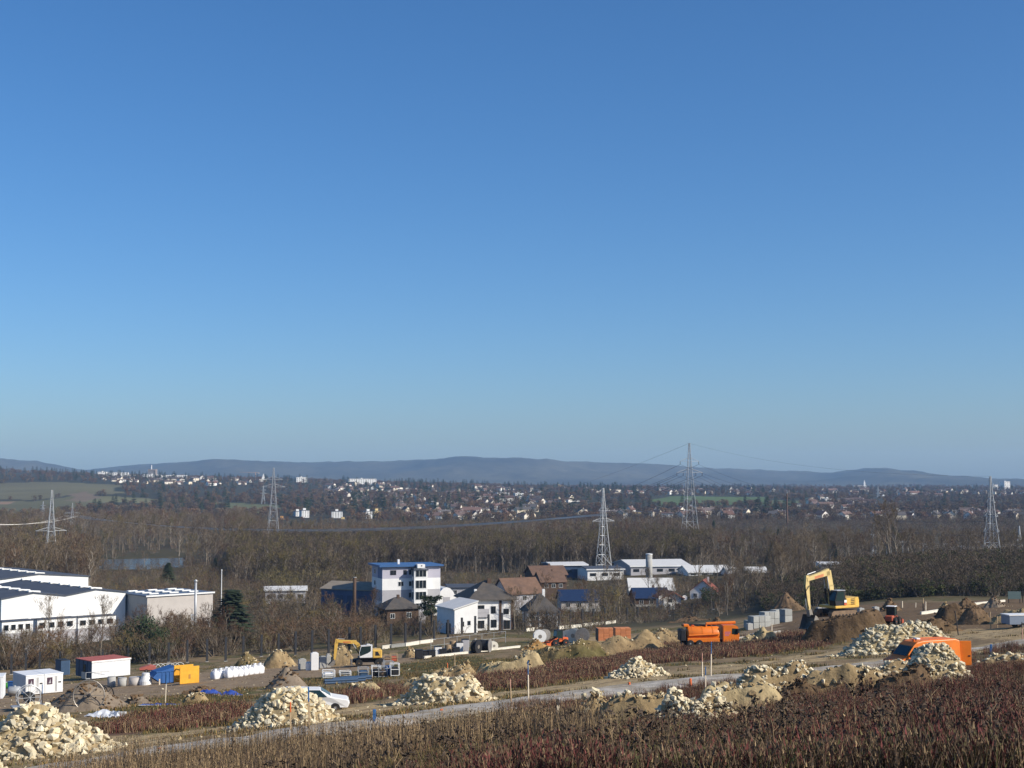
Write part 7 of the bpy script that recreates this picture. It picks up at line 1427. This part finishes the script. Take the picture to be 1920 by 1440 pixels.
A_ = wedge(2000, 1430, 2300, 322, 420); scatter('hedge_bank_scrub', A_, rng.uniform(.6, 1.35, len(A_)), [FS[2], FS[0]] + [joined(leafy(170, 4, wr=.6, leaves=420, leaf=.4), bark, leafm)], 'dense dark scrub covering the hedge bank', 'scrub')

# ------------------------------------------------------------------ grasses and weeds of the site
def tuft(seed, n, hh, w, mats_, spread=.25, bend=.3, heads=0.0):
    r = random.Random(seed); m = MB()
    for i in range(n):
        a = r.random() * 6.283; q = r.random() ** .5 * spread; p = Vector((math.cos(a) * q, math.sin(a) * q, -.03)); L_ = hh * r.uniform(.45, 1.1); a2 = r.random() * 6.283; d = Vector((math.cos(a2) * bend * r.random(), math.sin(a2) * bend * r.random(), 1)).normalized()
        s = Vector((math.cos(a2 + 1.5), math.sin(a2 + 1.5), 0)) * w * .5 * r.uniform(.7, 1.3); mid = p + d * L_ * .55; e = p + d * L_ + Vector((d.x, d.y, -.2)) * L_ * .25; k = r.randrange(len(mats_))
        m.add([p - s, p + s, mid + s * .7, mid - s * .7, e], [(0, 1, 2, 3), (3, 2, 4)], k)
        if r.random() < heads:
            for z in range(3): t = mid.lerp(e, .3 + .3 * z); v = rvec(r) * w * .9; m.add([t - v, t + v, t + d * .05 + rvec(r) * .03], [(0, 1, 2)], k)
    return m.mesh('tuft', mats_)
g_straw = mat('dry_straw', (.33, .235, .13), rough=.9, var=.2, scale=2, rand=.3, hue=(.29, .2, .105)); g_brown = mat('dry_brown_stems', (.16, .105, .062), rough=.9, var=.2, scale=2, rand=.3, hue=(.11, .073, .045)); g_red = mat('red_brown_stems', (.155, .042, .038), rough=.9, var=.2, scale=2, rand=.3, hue=(.12, .045, .034)); g_olive = mat('olive_grass', (.115, .1, .04), rough=.9, var=.2, scale=2, rand=.3, hue=(.085, .085, .028)); g_gold = mat('golden_grass', (.27, .17, .05), rough=.9, var=.2, scale=2, rand=.3, hue=(.2, .125, .045)); g_dark = mat('withered_dark_stems', (.085, .06, .042), rough=.9, var=.2, scale=2, rand=.3)
T_red = [tuft(1 + i, 26, .7, .016, [g_red, g_brown, g_red, g_red, g_brown, g_straw], heads=.5) for i in range(4)]; T_brown = [tuft(11 + i, 28, .52, .015, [g_brown, g_brown, g_straw, g_red, g_olive, g_dark], heads=.35, bend=.55) for i in range(4)]; T_gold = [tuft(21 + i, 26, .5, .016, [g_gold, g_brown, g_olive], bend=.6) for i in range(3)]; T_olive = [tuft(31 + i, 26, .22, .02, [g_olive, g_olive, g_straw], bend=.8, spread=.4) for i in range(3)]
T_low = [tuft(41 + i, 22, .18, .025, [g_straw, g_brown, g_olive], bend=.9, spread=.45) for i in range(3)]; T_redfar = [tuft(51 + i, 24, .75, .045, [g_red, g_brown, g_red, g_straw], spread=.5, heads=.3) for i in range(3)]; T_olfar = [tuft(61 + i, 22, .3, .05, [g_olive, g_brown, g_gold], bend=.7, spread=.6) for i in range(3)]
def field(n, px0, px1, d0, d1, keep):
    u = (rng.uniform(px0, px1, n) - 960) / F; d = d0 * (d1 / d0) ** rng.random(n); x = u * d; k = keep(x, d); x, d = x[k], d[k]; return np.c_[x, d, H(x, d)]
HE = []
for o_ in list(bpy.data.objects):
    if o_.name.startswith(('earth_mound', 'stone_pile')):
        src = o_ if o_.type == 'MESH' else next((c for c in o_.children if c.name.startswith('core')), None)
        if src is not None: dm = src.dimensions; bb = [v[:] for v in src.bound_box]; HE.append((o_.location.x, o_.location.y, (bb[6][0] - bb[0][0]) / 2 / 1.22, (bb[6][1] - bb[0][1]) / 2 / 1.22))
def off_heaps(x, y, k=.97):
    o = np.ones(np.shape(x), bool)
    for a, b, c, d in HE: o &= ((x - a) / (c * k)) ** 2 + ((y - b) / (d * k)) ** 2 > 1
    return o
def fore(x, y): return (y < road_y(x) - 2.6 - 1.2 * fbm(x / 2.5, y / 2.5, 2, 61)) & off_heaps(x, y)
redp = lambda x, y: fbm(x / 7 + 3, y / 9, 3, 63) + .16 * smooth(2, 14, x) - .18 * smooth(-1, -9, x)
goldp = lambda x, y: np.exp(-((x + 2.5) / 5) ** 2 - ((y - 33) / 9) ** 2)
A_ = field(60000, 60, 2250, 15, 125, lambda x, y: fore(x, y) & (fbm(x / 1.8, y / 1.8, 3, 64) > .41)); A_ = np.concatenate([A_, field(22000, 2250, 3500, 15, 110, fore), field(7000, -900, 60, 15, 60, fore)]); rp_ = redp(A_[:, 0], A_[:, 1]); gp = goldp(A_[:, 0], A_[:, 1]); u_ = rng.random(len(A_))
isg = u_ < gp * .75; isr = ~isg & (rp_ > .53 + .1 * (u_ - .5)); isb = ~isg & ~isr
hv = lambda B: -.15 + 2.1 * fbm(B[:, 0] / 4, B[:, 1] / 4, 3, 67) + rng.normal(0, .2, len(B))
near_scale = lambda B: np.clip(hv(B), .3, 1.5) * (1 - .35 * smooth(55, 110, B[:, 1])) * (.55 + .45 * smooth(-6, 6, B[:, 0]))
B = A_[isr]; scatter('red_weeds', B, near_scale(B), T_red, 'red brown dry weeds covering the foreground slope', 'weeds'); B = A_[isb]; scatter('brown_weeds', B, near_scale(B) * .95, T_brown, 'brown withered grass covering the foreground slope', 'grass'); B = A_[isg]; scatter('golden_grass', B, near_scale(B), T_gold, 'golden brown grass patch in the lower centre', 'grass')
A_ = field(34000, 60, 3200, 15, 125, fore); scatter('fallen_straw', A_, rng.uniform(.8, 1.6, len(A_)), T_low, 'short matted straw on the foreground slope', 'grass')
def onred(x, y): return zone(x, y, 'red', 1.2) & off_heaps(x, y) & (y > road_y(x) + 2)
A_ = field(40000, -150, 1600, 80, 230, onred); scatter('red_weed_strip', A_, np.clip(hv(A_), .4, 1.3) * .85, T_redfar, 'red brown weed strip running across the site', 'weeds')
def ongrass(x, y): return (zone(x, y, 'grass', 1.5) | (fbm(x / 7, y / 7, 4, 31) * .6 + fbm(x / 1.6, y / 1.6, 3, 32) * .4 > .53)) & ~zone(x, y, 'yard', 1) & ~zone(x, y, 'soil', 1) & off_heaps(x, y) & (y > road_y(x) + 2.4) & (seg_dist(x, y, track_pts) > 2.6)
A_ = field(26000, -200, 2200, 62, 285, ongrass); scatter('site_grass', A_, rng.uniform(.5, 1.3, len(A_)), T_olfar, 'patchy olive grass between the earth heaps', 'grass')
A_ = field(6000, -200, 2200, 62, 285, lambda x, y: off_heaps(x, y) & (seg_dist(x, y, road_pts) > 2.3) & (fbm(x / 5, y / 5, 3, 88) > .45)); scatter('site_straw', A_, rng.uniform(.5, 1.2, len(A_)), T_low, 'sparse straw on the bare ground of the site', 'grass')
# clods and pebbles
CL = [MB().hull([rvec(random.Random(400 + i * 9 + k)) * random.Random(i * 31 + k).uniform(.35, .6) for k in range(9)]).mesh('clod', m_) for i, m_ in enumerate((pale_soil, tan_soil, brown_soil, stone_m))]
A_ = field(9000, -200, 2200, 55, 260, lambda x, y: (y > road_y(x) - 3) & (seg_dist(x, y, road_pts) > 1.6) & (fbm(x / 6, y / 6, 3, 71) > .42)); scatter('clods', A_, np.clip(rng.lognormal(-2.2, .5, len(A_)), .04, .4), CL, 'small clods and pebbles strewn over the site', 'clods')
A_ = field(1500, -200, 2200, 55, 140, lambda x, y: (np.abs(seg_dist(x, y, road_pts) - 2.6) < 1.0)); scatter('roadside_stones', A_, np.clip(rng.lognormal(-1.7, .45, len(A_)), .08, .5), CL[:1] + CL[3:], 'pale stones along the gravel road edge', 'stones')
# clods lying on the heaps
PT = {'s': [], 'd': []}
for o_ in list(bpy.data.objects):
    if o_.name.startswith('earth_mound') and o_.type == 'MESH':
        V = np.empty(len(o_.data.vertices) * 3); o_.data.vertices.foreach_get('co', V); V = V.reshape(-1, 3); V = V[rng.integers(0, len(V), min(420, int(18 + 26 * o_.dimensions.x)))] + np.array(o_.location)[None]
        PT['d' if o_.data.materials[0] in (dark_soil, brown_soil, grey_grit) else 's'].append(V + np.c_[rng.normal(0, .15, (len(V), 2)), np.zeros(len(V))])
for k, nm in (('s', 'pale'), ('d', 'dark')):
    A_ = np.concatenate(PT[k]); scatter(nm + '_heap_clods', A_, np.clip(rng.lognormal(-1.6, .5, len(A_)), .08, .55), [CL[0], CL[1], CL[1], CL[3]] if k == 's' else [CL[2]], nm + ' clods lying on the earth heaps', 'clods')
# single tall dead weeds near the camera
def dead_weed(seed, hh):
    r = random.Random(seed); T = MB(); C = MB(); d = Vector((r.uniform(-.12, .12), r.uniform(-.12, .12), 1)); P = [Vector((0, 0, -.1)) + d * hh * i / 5 + Vector((r.uniform(-1, 1), r.uniform(-1, 1), 0)) * .02 for i in range(6)]; T.tube(P, [.014, .012, .011, .009, .007, .004], 5)
    for j in range(9):
        t = r.uniform(.35, .98) * 5; i = min(int(t), 4); s = P[i].lerp(P[i + 1], t - i); a = r.random() * 6.283; e = s + Vector((math.cos(a), math.sin(a), r.uniform(.5, 1.2))) * hh * r.uniform(.08, .2); T.tube([s, e], [.006, .003], 3, cap=False)
        for k in range(7): v = rvec(r) * .035; c = e + rvec(r) * .05; C.add([c - v, c + v, c + rvec(r) * .09], [(0, 1, 2)])
    return T.mesh('stem', g_straw), C.mesh('seed_heads', g_dark)
DW = [dead_weed(500 + i, 1.3) for i in range(5)]; r = random.Random(77)
W_LIST = [(1508, 1345, 1.6, 'dark tall thistle in front of the long stone bank'), (1605, 1400, 1.5, 'pale tall dead weed in the lower right'), (1480, 1425, 1.2, 'dark weed left of the pale tall one'), (1700, 1390, 1.2, 'tall dead weed below the brown earth bank'), (1470, 1395, 1.1, 'small dark thistle in the lower right'), (1750, 1425, 1.2, 'dead weed near the bottom right'), (1860, 1405, 1.3, 'dead weed near the right border'), (1560, 1435, 1.1, 'dead weed at the bottom edge right of centre'), (1400, 1425, 1.1, 'dead weed at the bottom edge near the red patch'), (1645, 1432, 1.2, 'slanting dead weed at the bottom right'), (1250, 1430, .9, 'thin dead weed at the bottom centre'), (1820, 1360, 1.0, 'thin dead weed above the right corner'), (1130, 1420, .8, 'thin dead weed left of the red patch')]
for px, py, hh, lb in W_LIST:
    p = G(px, py, 17); o = thing('dead_weed', lb, 'weed', p, r.random() * 6); s = hh / 1.3; o.scale = (s, s, s); a, b = DW[r.randrange(5)]; link('stem', a, o); link('seed_heads', b, o)
A_ = field(380, 300, 2200, 17, 70, fore); scatter('stalks', A_, rng.uniform(.35, .8, len(A_)), [joined(( (lambda T: T)(MB().add([tuple(v.co) for v in a.vertices], [tuple(f.vertices) for f in a.polygons])), MB().add([tuple(v.co) for v in b.vertices], [tuple(f.vertices) for f in b.polygons])), m_, g_dark) for (a, b), m_ in zip(DW, (g_straw, g_brown, g_straw, g_brown, g_straw))], 'single upright dry stalks over the foreground weeds', 'weeds')
# tall thin stems in front of the road
A_ = field(2600, 100, 1120, 36, 62, lambda x, y: (y < road_y(x) - 2.4)); scatter('road_edge_stems', A_, rng.uniform(.9, 1.5, len(A_)), [tuft(81 + i, 7, .95, .014, [g_brown, g_dark, g_straw], spread=.35, bend=.25, heads=.4) for i in range(3)], 'thin upright stems standing before the road', 'weeds')

# ------------------------------------------------------------------ say which one of the look-alikes: order in the row, counted from the left
from collections import defaultdict
by = defaultdict(list)
for o_ in COL.objects:
    if o_.parent is None and o_.get('label') and o_.get('group'): by[(o_['group'], o_['label'])].append(o_)
for (g_, l_), L_ in by.items():
    if len(L_) < 2 or 'cable' in l_ or len(l_.split()) > 12: continue
    L_.sort(key=lambda q: q.location.x / q.location.y)
    for i, q in enumerate(L_):
        n = i + 1; q['label'] = l_ + ', ' + str(n) + ('th' if 10 < n % 100 < 14 else {1: 'st', 2: 'nd', 3: 'rd'}.get(n % 10, 'th')) + ' from the left'
